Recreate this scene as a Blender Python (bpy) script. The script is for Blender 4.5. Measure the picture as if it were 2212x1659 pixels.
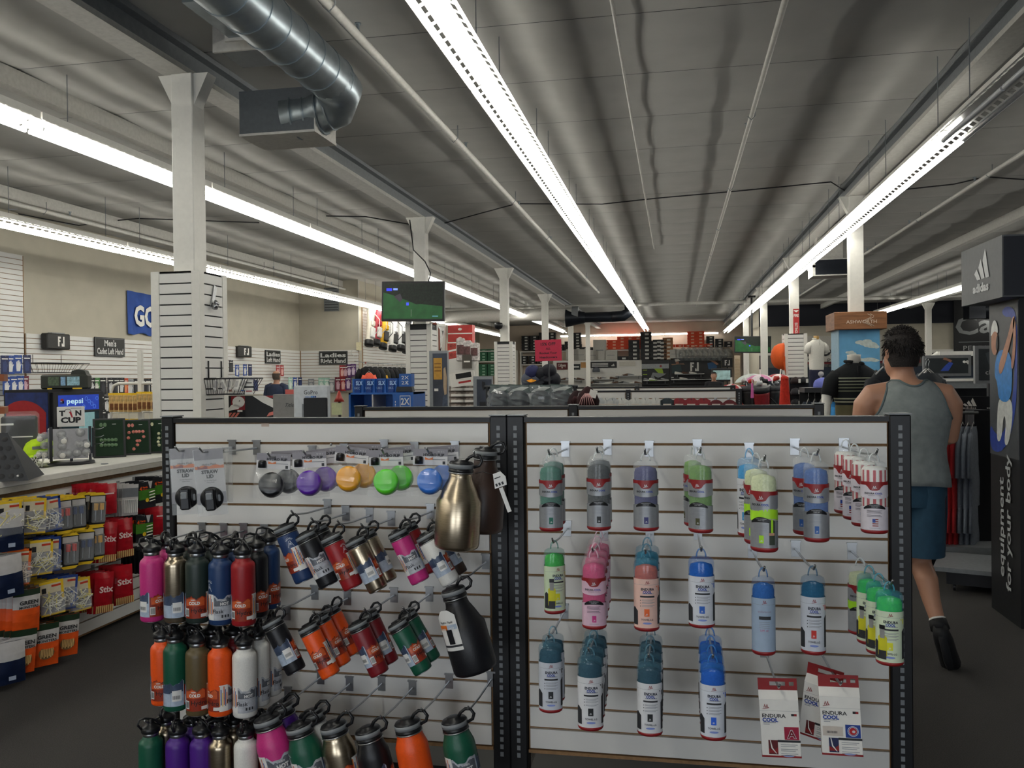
import bpy, math, random
from mathutils import Matrix, Vector
random.seed(7)
for o in list(bpy.data.objects): bpy.data.objects.remove(o)
SC=bpy.context.scene; COL=SC.collection
# ---------------- camera ----------------
FPX=1850.; ROLL=.012; HC=1.53
def _basis():
    u,v=354.,19.5
    up=u*math.cos(ROLL)+v*math.sin(ROLL); vp=-u*math.sin(ROLL)+v*math.cos(ROLL)
    th=math.atan2(vp,FPX); ps=math.atan2(up,math.hypot(FPX,vp))
    F=Vector((-math.sin(ps)*math.cos(th),math.cos(ps)*math.cos(th),-math.sin(th)))
    R0=Vector((math.cos(ps),math.sin(ps),0)); U0=R0.cross(F)
    return R0*math.cos(ROLL)-U0*math.sin(ROLL), R0*math.sin(ROLL)+U0*math.cos(ROLL), F
CR,CU,CF=_basis(); CPOS=Vector((0,0,HC))
cam=bpy.data.cameras.new('camera'); cam.sensor_width=36; cam.lens=36*FPX/2212; cam.clip_start=.05
co=bpy.data.objects.new('camera',cam); COL.objects.link(co); SC.camera=co
co.matrix_world=Matrix(((CR.x,CU.x,-CF.x,0),(CR.y,CU.y,-CF.y,0),(CR.z,CU.z,-CF.z,HC),(0,0,0,1)))
# measured point of the photograph -> room coordinates at a known depth Y / side X / height Z
def ray(x,y): return CF+CR*((x-1106)/FPX)+CU*((829.5-y)/FPX)
def WY(x,y,Y): d=ray(x,y); return CPOS+d*(Y/d.y)
def WX(x,y,X): d=ray(x,y); return CPOS+d*(X/d.x)
def WZ(x,y,Z): d=ray(x,y); return CPOS+d*((Z-HC)/d.z)
# ---------------- world, daylight, exposure ----------------
w=bpy.data.worlds.new('world'); SC.world=w; w.use_nodes=True
w.node_tree.nodes['Background'].inputs[0].default_value=(.55,.7,1,1); w.node_tree.nodes['Background'].inputs[1].default_value=.6
def daylight(x,z,sx,sz,e):
    l=bpy.data.lights.new('shopfront_daylight','AREA'); l.shape='RECTANGLE'; l.size=sx; l.size_y=sz; l.energy=e; l.color=(.88,.94,1)
    o=bpy.data.objects.new('shopfront_daylight',l); COL.objects.link(o); o.location=(x,-5.86,z); o.rotation_euler=(math.radians(90),0,0)
daylight(-2.2,1.45,2.6,2.3,85); daylight(1.6,1.45,2.6,2.3,85)
SC.view_settings.view_transform='Standard'; SC.view_settings.look='None'; SC.view_settings.exposure=0.06; SC.view_settings.gamma=1
TUBE_W=18.0
# ---------------- materials ----------------
def lin(h):
    h=h.lstrip('#'); r=[int(h[i:i+2],16)/255 for i in (0,2,4)]
    return [c/12.92 if c<=.04045 else ((c+.055)/1.055)**2.4 for c in r]
MATS={}
def mat(h,rough=.5,metal=0,amt=.08,sc=30,bump=0,em=0,alpha=1,name=None,spec=.5,stretch=None):
    key=(h,rough,metal,amt,sc,bump,em,alpha,spec,stretch)
    if key in MATS: return MATS[key]
    m=bpy.data.materials.new(name or 'm_'+h.lstrip('#')); m.use_nodes=True; nt=m.node_tree; N=nt.nodes; L=nt.links
    b=N['Principled BSDF']; c=lin(h)
    b.inputs['Roughness'].default_value=rough; b.inputs['Metallic'].default_value=metal
    b.inputs['Specular IOR Level'].default_value=spec
    tc=N.new('ShaderNodeTexCoord'); no=N.new('ShaderNodeTexNoise'); no.inputs['Scale'].default_value=sc; no.inputs['Detail'].default_value=3
    src=tc.outputs['Object']
    if stretch:
        mp=N.new('ShaderNodeMapping'); mp.inputs['Scale'].default_value=stretch; L.new(src,mp.inputs[0]); src=mp.outputs[0]
    L.new(src,no.inputs['Vector'])
    rp=N.new('ShaderNodeValToRGB'); rp.color_ramp.elements[0].position=.3; rp.color_ramp.elements[1].position=.7
    rp.color_ramp.elements[0].color=[max(0,x*(1-amt)) for x in c]+[1]; rp.color_ramp.elements[1].color=[min(1,x*(1+amt)) for x in c]+[1]
    L.new(no.outputs[0],rp.inputs[0]); L.new(rp.outputs[0],b.inputs['Base Color'])
    if bump:
        bp=N.new('ShaderNodeBump'); bp.inputs['Strength'].default_value=bump; bp.inputs['Distance'].default_value=.01
        L.new(no.outputs[0],bp.inputs['Height']); L.new(bp.outputs[0],b.inputs['Normal'])
    if em:
        b.inputs['Emission Color'].default_value=c+[1]; b.inputs['Emission Strength'].default_value=em
    if alpha<1:
        tr=N.new('ShaderNodeBsdfTransparent'); mx=N.new('ShaderNodeMixShader'); mx.inputs[0].default_value=alpha
        L.new(tr.outputs[0],mx.inputs[1]); L.new(b.outputs[0],mx.inputs[2]); L.new(mx.outputs[0],N['Material Output'].inputs[0])
    MATS[key]=m; return m
def film(h='#e8eef0',a=.16,rough=.08): return mat(h,rough,0,.05,20,0,0,a,spec=1.)
WHITE=mat('#dcdad3',.45,amt=.03); SLAT=mat('#d9d8d4',.38,amt=.02,sc=6); MDF=mat('#8a6a48',.8,amt=.15,sc=60)
BLACK=mat('#14151a',.4,amt=.1); BLACKM=mat('#0a0b0f',.45,amt=.1,name='black_powder_coat'); CHROME=mat('#a9abad',.34,1,amt=.05)
STEEL=mat('#b9ab94',.28,1,amt=.12,sc=40,stretch=(1,1,12),name='brushed_steel'); CAPBLK=mat('#16171a',.35,amt=.1)
GREYB=mat('#7d8184',.5); WALLP=mat('#b5af9f',.8,amt=.05,sc=3); CEIL=mat('#adaca8',.85,amt=.07,sc=2,bump=.15); PIPE=mat('#c2c0ba',.6)
DUCT=mat('#98a2a8',.35,.85,amt=.15,sc=8); PAPER=mat('#e6e4de',.7,amt=.03); DGREY=mat('#2b2d31',.6); INK=mat('#17181b',.6)
# ---------------- mesh builder ----------------
_txt={}
def text_mesh(s,bold=0.,sp=1.):
    k=(s,bold,sp)
    if k not in _txt:
        cu=bpy.data.curves.new('t','FONT'); cu.body=s; cu.size=1; cu.resolution_u=2; cu.offset=bold; cu.space_character=sp; cu.fill_mode='FRONT'
        o=bpy.data.objects.new('t',cu); me=o.to_mesh()
        vs=[(v.co.x,v.co.y) for v in me.vertices]; fs=[tuple(p.vertices) for p in me.polygons]
        o.to_mesh_clear(); bpy.data.objects.remove(o); bpy.data.curves.remove(cu)
        x0=min(v[0] for v in vs); x1=max(v[0] for v in vs); y0=min(v[1] for v in vs); y1=max(v[1] for v in vs)
        _txt[k]=(vs,fs,x0,x1,y0,y1)
    return _txt[k]
def flat(y=0.): return lambda x,z,l=0.: (x,y-l,z)
def cylmap(a,b=None,zs=0.,ang=0.):
    b=b or a
    def f(x,z,l=0.):
        t=x/a+ang; return ((a+l)*math.sin(t),-(b+l)*math.cos(t),z+zs)
    return f
class MB:
    def __init__(s): s.v=[]; s.f=[]; s.m=[]; s.sm=[]; s.mats=[]
    def mi(s,m):
        if m not in s.mats: s.mats.append(m)
        return s.mats.index(m)
    def add(s,vs,fs,m,smooth=False,M=None):
        b=len(s.v); i=s.mi(m)
        s.v+=[tuple(M@Vector(v)) for v in vs] if M else [tuple(v) for v in vs]
        for f in fs: s.f.append(tuple(b+k for k in f)); s.m.append(i); s.sm.append(smooth)
        return s
    def box(s,x0,x1,y0,y1,z0,z1,m,M=None,c=0.):
        if c<=0:
            vs=[(x0,y0,z0),(x1,y0,z0),(x1,y1,z0),(x0,y1,z0),(x0,y0,z1),(x1,y0,z1),(x1,y1,z1),(x0,y1,z1)]
            return s.add(vs,[(0,3,2,1),(4,5,6,7),(0,1,5,4),(1,2,6,5),(2,3,7,6),(3,0,4,7)],m,False,M)
        p=[(x0+c,y0),(x1-c,y0),(x1,y0+c),(x1,y1-c),(x1-c,y1),(x0+c,y1),(x0,y1-c),(x0,y0+c)]
        vs=[]
        for z,q in ((z0,c),(z0+c,0),(z1-c,0),(z1,c)):
            for (x,y) in p: vs.append((min(max(x,x0+q),x1-q),min(max(y,y0+q),y1-q),z))
        fs=[tuple(range(7,-1,-1)),tuple(range(24,32))]
        for r in range(3):
            for k in range(8): fs.append((r*8+k,r*8+(k+1)%8,r*8+8+(k+1)%8,r*8+8+k))
        return s.add(vs,fs,m,False,M)
    def cyl(s,p0,p1,r,m,n=10,r2=None,caps=True,M=None):
        p0=Vector(p0); p1=Vector(p1); d=(p1-p0).normalized(); r2=r if r2 is None else r2
        a=d.orthogonal().normalized(); b=d.cross(a); vs=[]
        for p,q in ((p0,r),(p1,r2)):
            for k in range(n):
                t=2*math.pi*k/n; vs.append(p+a*(q*math.cos(t))+b*(q*math.sin(t)))
        fs=[(k,(k+1)%n,n+(k+1)%n,n+k) for k in range(n)]
        s.add(vs,fs,m,True,M)
        if caps: s.add(vs,[tuple(range(n-1,-1,-1)),tuple(range(n,2*n))],m,False,M)
        return s
    def lathe(s,prof,m,n=20,sx=1.,sy=1.,M=None,c=(0,0)):
        vs=[]; fs=[]
        for r,z in prof:
            for k in range(n):
                t=2*math.pi*k/n; vs.append((c[0]+r*sx*math.cos(t),c[1]+r*sy*math.sin(t),z))
        for i in range(len(prof)-1):
            for k in range(n): fs.append((i*n+k,i*n+(k+1)%n,(i+1)*n+(k+1)%n,(i+1)*n+k))
        if prof[0][0]>1e-5: fs.append(tuple(range(n-1,-1,-1)))
        if prof[-1][0]>1e-5: fs.append(tuple((len(prof)-1)*n+k for k in range(n)))
        return s.add(vs,fs,m,True,M)
    def tube(s,path,r,m,n=6,M=None,closed=False,flatten=None):
        P=[Vector(p) for p in path]; N=len(P); vs=[]; fs=[]; a=None
        for i in range(N):
            if closed: d=(P[(i+1)%N]-P[i-1]).normalized()
            else: d=(P[min(i+1,N-1)]-P[max(i-1,0)]).normalized()
            a=(d.orthogonal() if a is None else a-d*a.dot(d)).normalized()
            b=d.cross(a); rr=r[i] if isinstance(r,(list,tuple)) else r
            for k in range(n):
                t=2*math.pi*k/n; vs.append(P[i]+a*(rr*math.cos(t))+b*(rr*math.sin(t)*(flatten or 1)))
        for i in range(N if closed else N-1):
            j=(i+1)%N
            for k in range(n): fs.append((i*n+k,i*n+(k+1)%n,j*n+(k+1)%n,j*n+k))
        if not closed: fs+=[tuple(range(n-1,-1,-1)),tuple((N-1)*n+k for k in range(n))]
        return s.add(vs,fs,m,True,M)
    def prism(s,pts,y0,y1,m,M=None):     # polygon in x,z extruded along y
        n=len(pts); vs=[(x,y0,z) for x,z in pts]+[(x,y1,z) for x,z in pts]
        ar=sum(pts[i][0]*pts[(i+1)%n][1]-pts[(i+1)%n][0]*pts[i][1] for i in range(n))
        f0=tuple(range(n)); f1=tuple(range(2*n-1,n-1,-1)); sd=[((i+1)%n,i,n+i,n+(i+1)%n) for i in range(n)]
        fs=[f0,f1]+sd
        if ar<0: fs=[tuple(reversed(f)) for f in fs]
        return s.add(vs,fs,m,False,M)
    def band(s,x0,x1,lo,hi,m,fn,l=.0004,n=8,M=None):
        vs=[];fs=[]
        L=lo if callable(lo) else (lambda t:lo); H=hi if callable(hi) else (lambda t:hi)
        for i in range(n+1):
            x=x0+(x1-x0)*i/n; vs+=[fn(x,L(x),l),fn(x,H(x),l)]
        for i in range(n): fs.append((2*i,2*i+2,2*i+3,2*i+1))
        return s.add(vs,fs,m,True,M)
    def poly(s,pts,m,fn,l=.0004,M=None):
        ar=sum(pts[i][0]*pts[(i+1)%len(pts)][1]-pts[(i+1)%len(pts)][0]*pts[i][1] for i in range(len(pts)))
        f=tuple(range(len(pts)))
        return s.add([fn(x,z,l) for x,z in pts],[f if ar>0 else tuple(reversed(f))],m,False,M)
    def text(s,st,x,z,h,m,fn,l=.0008,w=None,bold=.0,align='c',M=None,rot=0,shear=0.,sp=1.):
        if st=='~':      # print too small to read: a plain printed bar
            ww=(w or h*4)/2; return s.band(x-ww,x+ww,z-h*.3,z+h*.3,m,fn,l,3,M)
        vs,fs,x0,x1,y0,y1=text_mesh(st,bold,sp)
        cap=.69; k=h/cap if '\n' not in st else h/(y1-y0); kx=k if w is None else w/(x1-x0)
        ox={'c':(x0+x1)/2,'l':x0,'r':x1}[align]; zc=cap/2 if '\n' not in st else (y0+y1)/2
        out=[]
        for vx,vy in vs:
            a=(vx-ox)*kx+shear*(vy-zc)*k; b=(vy-zc)*k
            if rot: a,b=a*math.cos(rot)-b*math.sin(rot),a*math.sin(rot)+b*math.cos(rot)
            out.append(fn(x+a,z+b,l))
        return s.add(out,fs,m,False,M)
    def mesh(s,name):
        me=bpy.data.meshes.new(name); me.from_pydata(s.v,[],s.f)
        for m in s.mats: me.materials.append(m)
        me.polygons.foreach_set('material_index',s.m); me.polygons.foreach_set('use_smooth',s.sm); me.update(); return me
    def obj(s,name,parent=None): return link(name,s.mesh(name),parent)
def link(name,me,parent=None,M=None):
    o=bpy.data.objects.new(name,me); COL.objects.link(o)
    if parent: o.parent=parent
    if M is not None: o.matrix_world=M if not parent else o.matrix_world; 
    if M is not None and parent: o.matrix_local=M
    return o
def tag(o,label,cat,group=None):
    o['label']=label; o['category']=cat
    if group: o['group']=group
    return o
def struct(o,label=None):
    o['kind']='structure'
    if label: o['label']=label
    return o
def T(x=0,y=0,z=0): return Matrix.Translation((x,y,z))
def RZ(a): return Matrix.Rotation(a,4,'Z')
def RX(a): return Matrix.Rotation(a,4,'X')
def RY(a): return Matrix.Rotation(a,4,'Y')
class Kit:
    def __init__(s): s.p=[]
    def part(s,name,mb,parent=None,M=None,label=None): s.p.append((name,mb.mesh(name) if isinstance(mb,MB) else mb,parent,M,label)); return len(s.p)-1
    def put(s,name,label,cat,M,group=None):
        if len(s.p)==1: root=link(name,s.p[0][1]); root.matrix_world=M; return tag(root,label,cat,group)
        root=link(name,None); root.matrix_world=M; tag(root,label,cat,group); root.empty_display_size=.05
        os=[]
        for n,me,pa,ML,lb in s.p:
            o=link(n,me,root if pa is None else os[pa])
            if ML is not None: o.matrix_local=ML
            if lb: o['label']=lb
            os.append(o)
        return root
def chaikin(p,k=2):
    for _ in range(k):
        q=[]
        for i in range(len(p)):
            a,b=p[i],p[(i+1)%len(p)]; q+=[(a[0]*.75+b[0]*.25,a[1]*.75+b[1]*.25),(a[0]*.25+b[0]*.75,a[1]*.25+b[1]*.75)]
        p=q
    return p
def oval(x,z,a,b,n=16): return [(x+a*math.cos(2*math.pi*i/n),z+b*math.sin(2*math.pi*i/n)) for i in range(n)]
def fj(mb,x,z,h,m,fn,l=.003):
    t=h*.2; w=h*.42; g=h*.05
    for a in ((-w-g,-w-g+t,-.5*h,.5*h),(-w-g+t,-g,.5*h-t,.5*h),(-w-g+t,-g-t*.4,-.05*h,-.05*h+t*.9),(w+g-t,w+g,-.5*h,.5*h),(g,w+g-t,-.5*h,-.5*h+t),(g,g+t*.8,-.5*h+t,-.2*h)): mb.band(x+a[0],x+a[1],z+a[2],z+a[3],m,fn,l,1)
    return mb
ORD='first second third fourth fifth sixth seventh eighth ninth tenth eleventh twelfth thirteenth fourteenth fifteenth sixteenth seventeenth eighteenth nineteenth twentieth'.split()
# ================= room shell =================
XL,XR,YF,YB,ZC=-9.45,16.,-6.,41.,4.03
carpet=mat('#383634',.95,amt=.35,sc=220,bump=.4,name='charcoal_carpet')
struct(MB().box(XL-.2,XR+.2,YF-.2,YB+.2,-.1,0,carpet).obj('floor'))
roof=struct(MB().box(XL-.2,XR+.2,YF-.2,YB+.2,ZC+.1,ZC+.25,DGREY).obj('ceiling'))
cp=MB(); n=6; P=1.2
for i in range(n):
    a=i/n; b=(i+1)/n; za=ZC-.022*math.sin(math.pi*a)**.8; zb=ZC-.022*math.sin(math.pi*b)**.8
    cp.add([(XL,a*(P-.008),za),(XR,a*(P-.008),za),(XR,b*(P-.008),zb),(XL,b*(P-.008),zb)],[(3,2,1,0)],CEIL,True)
cm=cp.mesh('ceiling_panel')
y=YF
while y<YB: link('ceiling_panel',cm,roof,T(0,y,0)); y+=P
def slatwall(parent,mesh_name,length,axis,origin,z0,nsl,pitch=.0762,d=.012,backm=MDF,sm=SLAT):
    """long slats (children) on a brown core; axis 'x' faces -y, axis 'y' faces +x, '-y' faces -x"""
    s=MB(); h=pitch-.009
    if axis=='x': s.box(0,length,-d,0,0,h,sm)
    elif axis=='y': s.box(0,d,0,length,0,h,sm)
    else: s.box(-d,0,0,length,0,h,sm)
    me=s.mesh('slat')
    for k in range(nsl):
        link('slat',me,parent,T(origin[0],origin[1],z0+k*pitch+.0045))
def core(x0,x1,y0,y1,z0,z1,m): return MB().box(x0,x1,y0,y1,z0,z1,m)
# left wall, with a strip of slatwall along it and a full-height slatwall bay near the front
o=core(XL-.2,XL,YF,20.5,0,ZC,WALLP).obj('wall_left'); struct(o)
c=core(XL,XL+.006,3,20.5,1.2,2.26,MDF).obj('slatwall_core',o); slatwall(o,'s',9.4,'y',(XL+.006,11.1,0),1.2,14); 
c=core(XL,XL+.006,3,11.08,1.2,3.4,MDF).obj('slatwall_core',o); slatwall(o,'s',8,'y',(XL+.006,3.05,0),1.2,29)
o=core(XL,-7.84,20.5,20.7,0,ZC,WALLP).obj('wall_alcove'); struct(o)
core(XL,-7.84,20.494,20.5,1.2,2.26,MDF).obj('slatwall_core',o); slatwall(o,'s',1.55,'x',(XL+.05,20.494,0),1.2,14)
o=core(-8.04,-7.84,20.7,25,0,ZC,WALLP).obj('wall_bags'); struct(o)
core(-7.84,-7.834,20.7,25,.9,3.35,MDF).obj('slatwall_core',o); slatwall(o,'s',4.2,'y',(-7.834,20.75,0),.9,32)
o=core(XL-.2,XL,25,YB,0,ZC,WALLP).obj('wall_left_rear'); struct(o)
o=core(XL-.2,-8.04,25,25.2,0,ZC,WALLP).obj('wall_alcove_rear'); struct(o)
BACKW=mat('#d8c9b8',.8,amt=.05,sc=2)
o=core(XL-.2,3.2,YB,YB+.2,0,ZC,BACKW).obj('wall_back'); struct(o)
NAVY=mat('#171b26',.7,amt=.1)
o=core(3.0,XR,32.5,32.7,0,ZC,WALLP).obj('wall_right_back'); struct(o)
core(3.0,XR,32.47,32.5,3.25,ZC,NAVY).obj('navy_band',o); core(3.0,XR,32.44,32.5,2.2,2.32,WHITE).obj('ledge',o)
core(3.0,XR,32.47,32.5,0,1.75,mat('#26303f',.7)).obj('dado_panel',o); core(3.6,8.5,32.465,32.47,1.86,1.98,mat('#7a2028',.6)).obj('red_stripe',o)
core(3.0,XR,32.468,32.5,1.75,2.2,mat('#5b5a58',.7)).obj('grey_band',o)
o=core(3.0,3.2,32.7,YB,0,ZC,WALLP).obj('wall_partition'); struct(o)
o=core(XR,XR+.2,YF,32.7,0,ZC,mat('#3c3d42',.8)).obj('wall_right'); struct(o)
# shop front behind the viewer: wall with two windows
o=MB()
for a in ((XL-.2,-3.5,0,ZC),(-.9,.3,0,ZC),(2.9,XR,0,ZC),(-3.5,-.9,0,.3),(.3,2.9,0,.3),(-3.5,-.9,2.6,ZC),(.3,2.9,2.6,ZC)):
    o.box(a[0],a[1],YF-.2,YF,a[2],a[3],WALLP)
struct(o.obj('wall_front'))
for k,x in enumerate((-3.5,.3)):
    g=struct(MB().box(x,x+2.6,YF-.12,YF-.1,.3,2.6,film('#dfe9ee',.1)).obj('window_%d'%(k+1)))
    f=MB()
    for a in ((x,x+.06,.3,2.6),(x+2.54,x+2.6,.3,2.6),(x+1.27,x+1.33,.3,2.6),(x,x+2.6,.3,.36),(x,x+2.6,2.54,2.6)): f.box(a[0],a[1],YF-.16,YF-.06,a[2],a[3],GREYB)
    f.obj('window_frame',g)
# beams
for k,(x,wd) in enumerate(((-3.58,.2),(2.27,.2),(8.1,.2))):
    b=MB().box(x-wd/2,x+wd/2,YF,YB-.05,3.78,3.82,PIPE).box(x-.03,x+.03,YF,YB-.05,3.82,ZC+.02,GREYB).box(x-wd/2,x+wd/2,YF,YB-.05,ZC-.06,ZC-.02,GREYB)
    struct(b.obj('trim_%d'%(k+1)),'painted steel roof beam running the length of the shop')
for k,x in enumerate((-5.15,-8.3,5.2)):
    b=MB().box(x-.05,x+.05,YF,YB-.05,3.86,ZC-.02,PIPE); struct(b.obj('trim_%d'%(k+4)),'light grey roof purlin')
# columns with brackets
S=5.8
def column(x,y,label):
    k=Kit(); k.part('post',MB().box(-.085,.085,-.085,.085,0,3.78,WHITE,c=.006))
    br=MB().prism([(-.085,3.55),(-.085,3.78),(-.2,3.78)],-.06,.06,WHITE).prism([(.085,3.55),(.2,3.78),(.085,3.78)],-.06,.06,WHITE); k.part('bracket',br)
    return k.put('column',label,'column',T(x,y,0),'steel columns')
COLN=['square white column wrapped in slatwall beside the golf counter','white column behind the hanging television','white column with a dome camera and a slatwall wrap','slim white column behind the red sale sign','slim white column just right of the red sale sign','farthest white column of the left-hand row']
for i in range(6): column([-3.53,-3.5,-3.47,-3.5,-3.5,-3.5][i],S*(i+1),COLN[i])
COLR=['white column rising above the wooden Ashworth header','white column carrying a red fire extinguisher sign','white column in front of the small far television','farthest white column beside the far television']
for i in range(4): column(2.27,S*(i+2),COLR[i])
column(8.1,30,'white column beside the black wall with gothic lettering')
def colwrap(x,y,z0,z1,hw,label,pitch=.0762):
    k=Kit(); ns=int((z1-z0)/pitch); h=pitch-.010
    c=MB().box(-hw,hw,-hw,-hw+.01,z0,z1,INK).box(-hw,hw,hw-.01,hw,z0,z1,INK).box(-hw,-hw+.01,-hw,hw,z0,z1,INK).box(hw-.01,hw,-hw,hw,z0,z1,INK); k.part('panel_core',c)
    for sx in (-1,1):
        for sy in (-1,1): 
            a=sx*hw; b=sy*hw; k.part('corner_trim',MB().box(min(a-sx*.05,a+sx*.014),max(a-sx*.05,a+sx*.014),min(b-sy*.05,b+sy*.014),max(b-sy*.05,b+sy*.014),z0,z1,WHITE))
    mx=MB().box(-hw+.052,hw-.052,-hw-.012,-hw,0,h,SLAT).mesh('slat'); my=MB().box(-.012,0,-hw+.052,hw-.052,0,h,SLAT).mesh('slat')
    for i in range(ns):
        z=z0+i*pitch+.005
        k.part('slat',mx,None,T(0,0,z)); k.part('slat',my,None,T(-hw,0,z)); k.part('slat',my,None,T(hw+.012,0,z))
    k.part('cap',MB().box(-hw,hw,-hw,hw,z1-.01,z1,WHITE))
    return k.put('slatwall_wrap',label,'slatwall',T(x,y,0),'slatwall column wraps')
colwrap(-3.53,S-.01,.25,2.32,.178,'tall white slatwall wrap around the column beside the golf counter')
colwrap(-3.5,2*S,.3,2.28,.17,'white slatwall column wrap below the hanging television')
colwrap(-3.47,3*S,.3,2.26,.175,'white slatwall column wrap left of the red sale sign')
colwrap(2.27,3*S,.3,2.3,.195,'white slatwall column wrap with the giant orange cap')
# ================= fluorescent strips =================
LITW=mat('#fffdf4',.5,em=TUBE_W,name='lit_tube'); OFFT=mat('#b9bcc0',.3,name='dead_tube'); REFL=mat('#eceae4',.25,amt=.03)
def fixture(lit,ch=.5):
    k=Kit(); L=2.42
    h=MB().box(-.06,.06,0,L,.035,.095,REFL); hi=k.part('housing',h)
    for sx in (-1,1):
        r=MB(); pr=[(.045,.042),(.07,.03),(.1,.014),(.13,0)]
        def st(a,b,y0,y1):
            (xa,za),(xb,zb)=pr[a],pr[b]
            vs=[(sx*xa,y0,za),(sx*xb,y0,zb),(sx*xb,y1,zb),(sx*xa,y1,za)]; vs+=[(v[0],v[1],v[2]+.003) for v in vs]
            r.add(vs,[(0,1,2,3),(7,6,5,4),(0,4,5,1),(1,5,6,2),(2,6,7,3),(3,7,4,0)],REFL)
        st(0,1,0,L); st(2,3,0,L)
        for q in range(20): st(1,2,q*L/20,q*L/20+.035)
        k.part('reflector',r)
    for sx in (-1,1):
        for q in range(2):
            k.part('tube',MB().cyl((sx*.07,.02+q*1.21,-.045),(sx*.07,1.2+q*1.21,-.045),.018,LITW if lit else OFFT,8))
    for yy in (.35,2.05): k.part('chain',MB().cyl((0,yy,.095),(0,yy,ch),.004,GREYB,4))
    return k
FX={(l_,c_):fixture(l_,c_) for l_ in (True,False) for c_ in (.5,.64,.71)}; ZL=3.5
rows=[(-7.47,-4,17,'leftmost'),(-4.78,-4,17,'left-hand'),(-1.235,-4,17,'central'),(2.04,-2.86,16,'right-hand'),(6.55,6,10,'short right'),(10.75,8,10,'far right')]
for x,y0,n,nm in rows:
    for i in range(n):
        yy=y0+i*2.44; off=(nm=='right-hand' and yy<6.8)
        if off: lab='unlit fluorescent fixture, %s in the right-hand ceiling strip'%ORD[i]
        else: lab='lit fluorescent fixture, %s from the front in the %s ceiling strip'%(ORD[i],nm)
        FX[(not off,{'leftmost':.64,'right-hand':.71}.get(nm,.5))].put('strip_light',lab,'light',T(x,yy,{'leftmost':3.363,'right-hand':3.293}.get(nm,ZL)),nm+' light strip')
bt=Kit(); bt.part('channel',MB().box(-.61,.61,-.03,.04,0,.05,REFL)); bt.part('tube',MB().cyl((-.59,-.04,-.01),(.59,-.04,-.01),.024,LITW,8))
bx=WY(1210,727,40.6).x
for i in range(6): bt.put('wall_light','lit tube light on the back wall above the shoe boxes, %s from the left'%ORD[i],'light',T(bx+.62+i*1.225,40.6,3.44),'tube lights on the back wall')
# ================= pipes, cables, ducts =================
def pipe(x,y0,y1,z,r,label,heads=True,drops=()):
    k=Kit(); k.part('pipe_run',MB().cyl((0,y0,0),(0,y1,0),r,PIPE,8))
    yy=y0+.9
    while heads and yy<y1:
        k.part('hanger',MB().tube([(-r-.01,yy,0),(0,yy,-r-.012),(r+.01,yy,0),(r+.01,yy,.12)],.005,GREYB,4))
        k.part('sprinkler_head',MB().cyl((0,yy+.5,r),(0,yy+.5,r+.05),.012,DUCT,6).cyl((0,yy+.5,r+.05),(0,yy+.5,r+.056),.024,DUCT,8)); yy+=3.05
    return k.put('ceiling_pipe',label,'pipe',T(x,0,z),'ceiling pipes')
pipe(-2.1,-5,24,3.86,.032,'white sprinkler pipe left of the central light strip')
pipe(-.38,0,16.5,3.93,.012,'thin conduit just right of the central light strip',False)
pipe(.7,-5,30,3.88,.022,'white pipe between the central and right-hand light strips')
pipe(3.7,-5,30,3.88,.026,'white sprinkler pipe right of the right-hand light strip')
pipe(-8.2,3,30,3.8,.03,'sprinkler pipe above the leftmost light strip')
k=Kit(); k.part('pipe_run',MB().cyl((-8,0,0),(12,0,0),.055,PIPE,8)); k.part('elbow',MB().cyl((-8,0,0),(-8,0,.2),.055,PIPE,8)); k.put('ceiling_pipe','thick pipe crossing the shop from side to side near the back','pipe',T(0,27.5,3.78),'ceiling pipes')
def cable(pts,label,r=.009):
    tag(MB().tube(pts,r,BLACK,5).obj('cable'),label,'cable','ceiling cables')
cable([WZ(670,466,3.965),WZ(790,468,3.965),WZ(905,488,3.965),WZ(960,482,3.965),WZ(1115,440,3.965),WZ(1300,441,3.965),WZ(1420,428,3.965),WZ(1600,412,3.965),WZ(1795,393,3.965),WZ(1832,417,3.965)],'long black cable slung across the ceiling behind the central light strip')
cable([WZ(1930,412,3.965),WZ(2060,398,3.965),WZ(2130,382,3.965),WZ(2212,388,3.965),WZ(2300,380,3.965)],'black cable slung across the ceiling at the far right')
cable([WZ(40,462,3.965),WZ(170,487,3.965),WZ(255,476,3.965),WZ(300,472,3.965),WZ(560,481,3.965)],'black cable slung across the ceiling left of the square column')
cable([WY(885,475,11.4),WY(893,540,11.4),WY(918,565,11.4),WY(930,590,11.4),WY(925,612,11.35)],'black cable looping down the column to the television')
cable([(3.02,YB-8.6,2.3),(3.0,32.4,3.9)],'thin cable on the partition at the back',.01)
# big spiral duct with plenum boxes
k=Kit(); d=MB().cyl((0,-4,0),(0,5.85,0),.165,DUCT,20)
di=k.part('duct_barrel',d)
rm=MB().cyl((0,0,0),(0,.012,0),.171,DUCT,20).mesh('seam_ring')
for i in range(40): k.part('seam_ring',rm,di,T(0,-3.9+i*.25,0))
e=MB().tube([(0,5.8,0),(0,6.0,-.03),(-.1,6.14,-.1),(-.28,6.17,-.14),(-.5,6.15,-.16)],[.165,.168,.17,.168,.16],DUCT,18); ei=k.part('elbow',e)
for q in ((-.12,6.13,-.11),(-.2,6.16,-.13),(-.3,6.17,-.145),(-.4,6.16,-.155)): k.part('seam_ring',MB().cyl((q[0],q[1],q[2]),(q[0]-.012,q[1],q[2]-.001),.176,DUCT,18),ei)
k.put('spiral_duct','large galvanised spiral duct left of the central light strip','duct',T(-2.42,0,3.7))
GD=mat('#5b6064',.6,.2)
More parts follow.
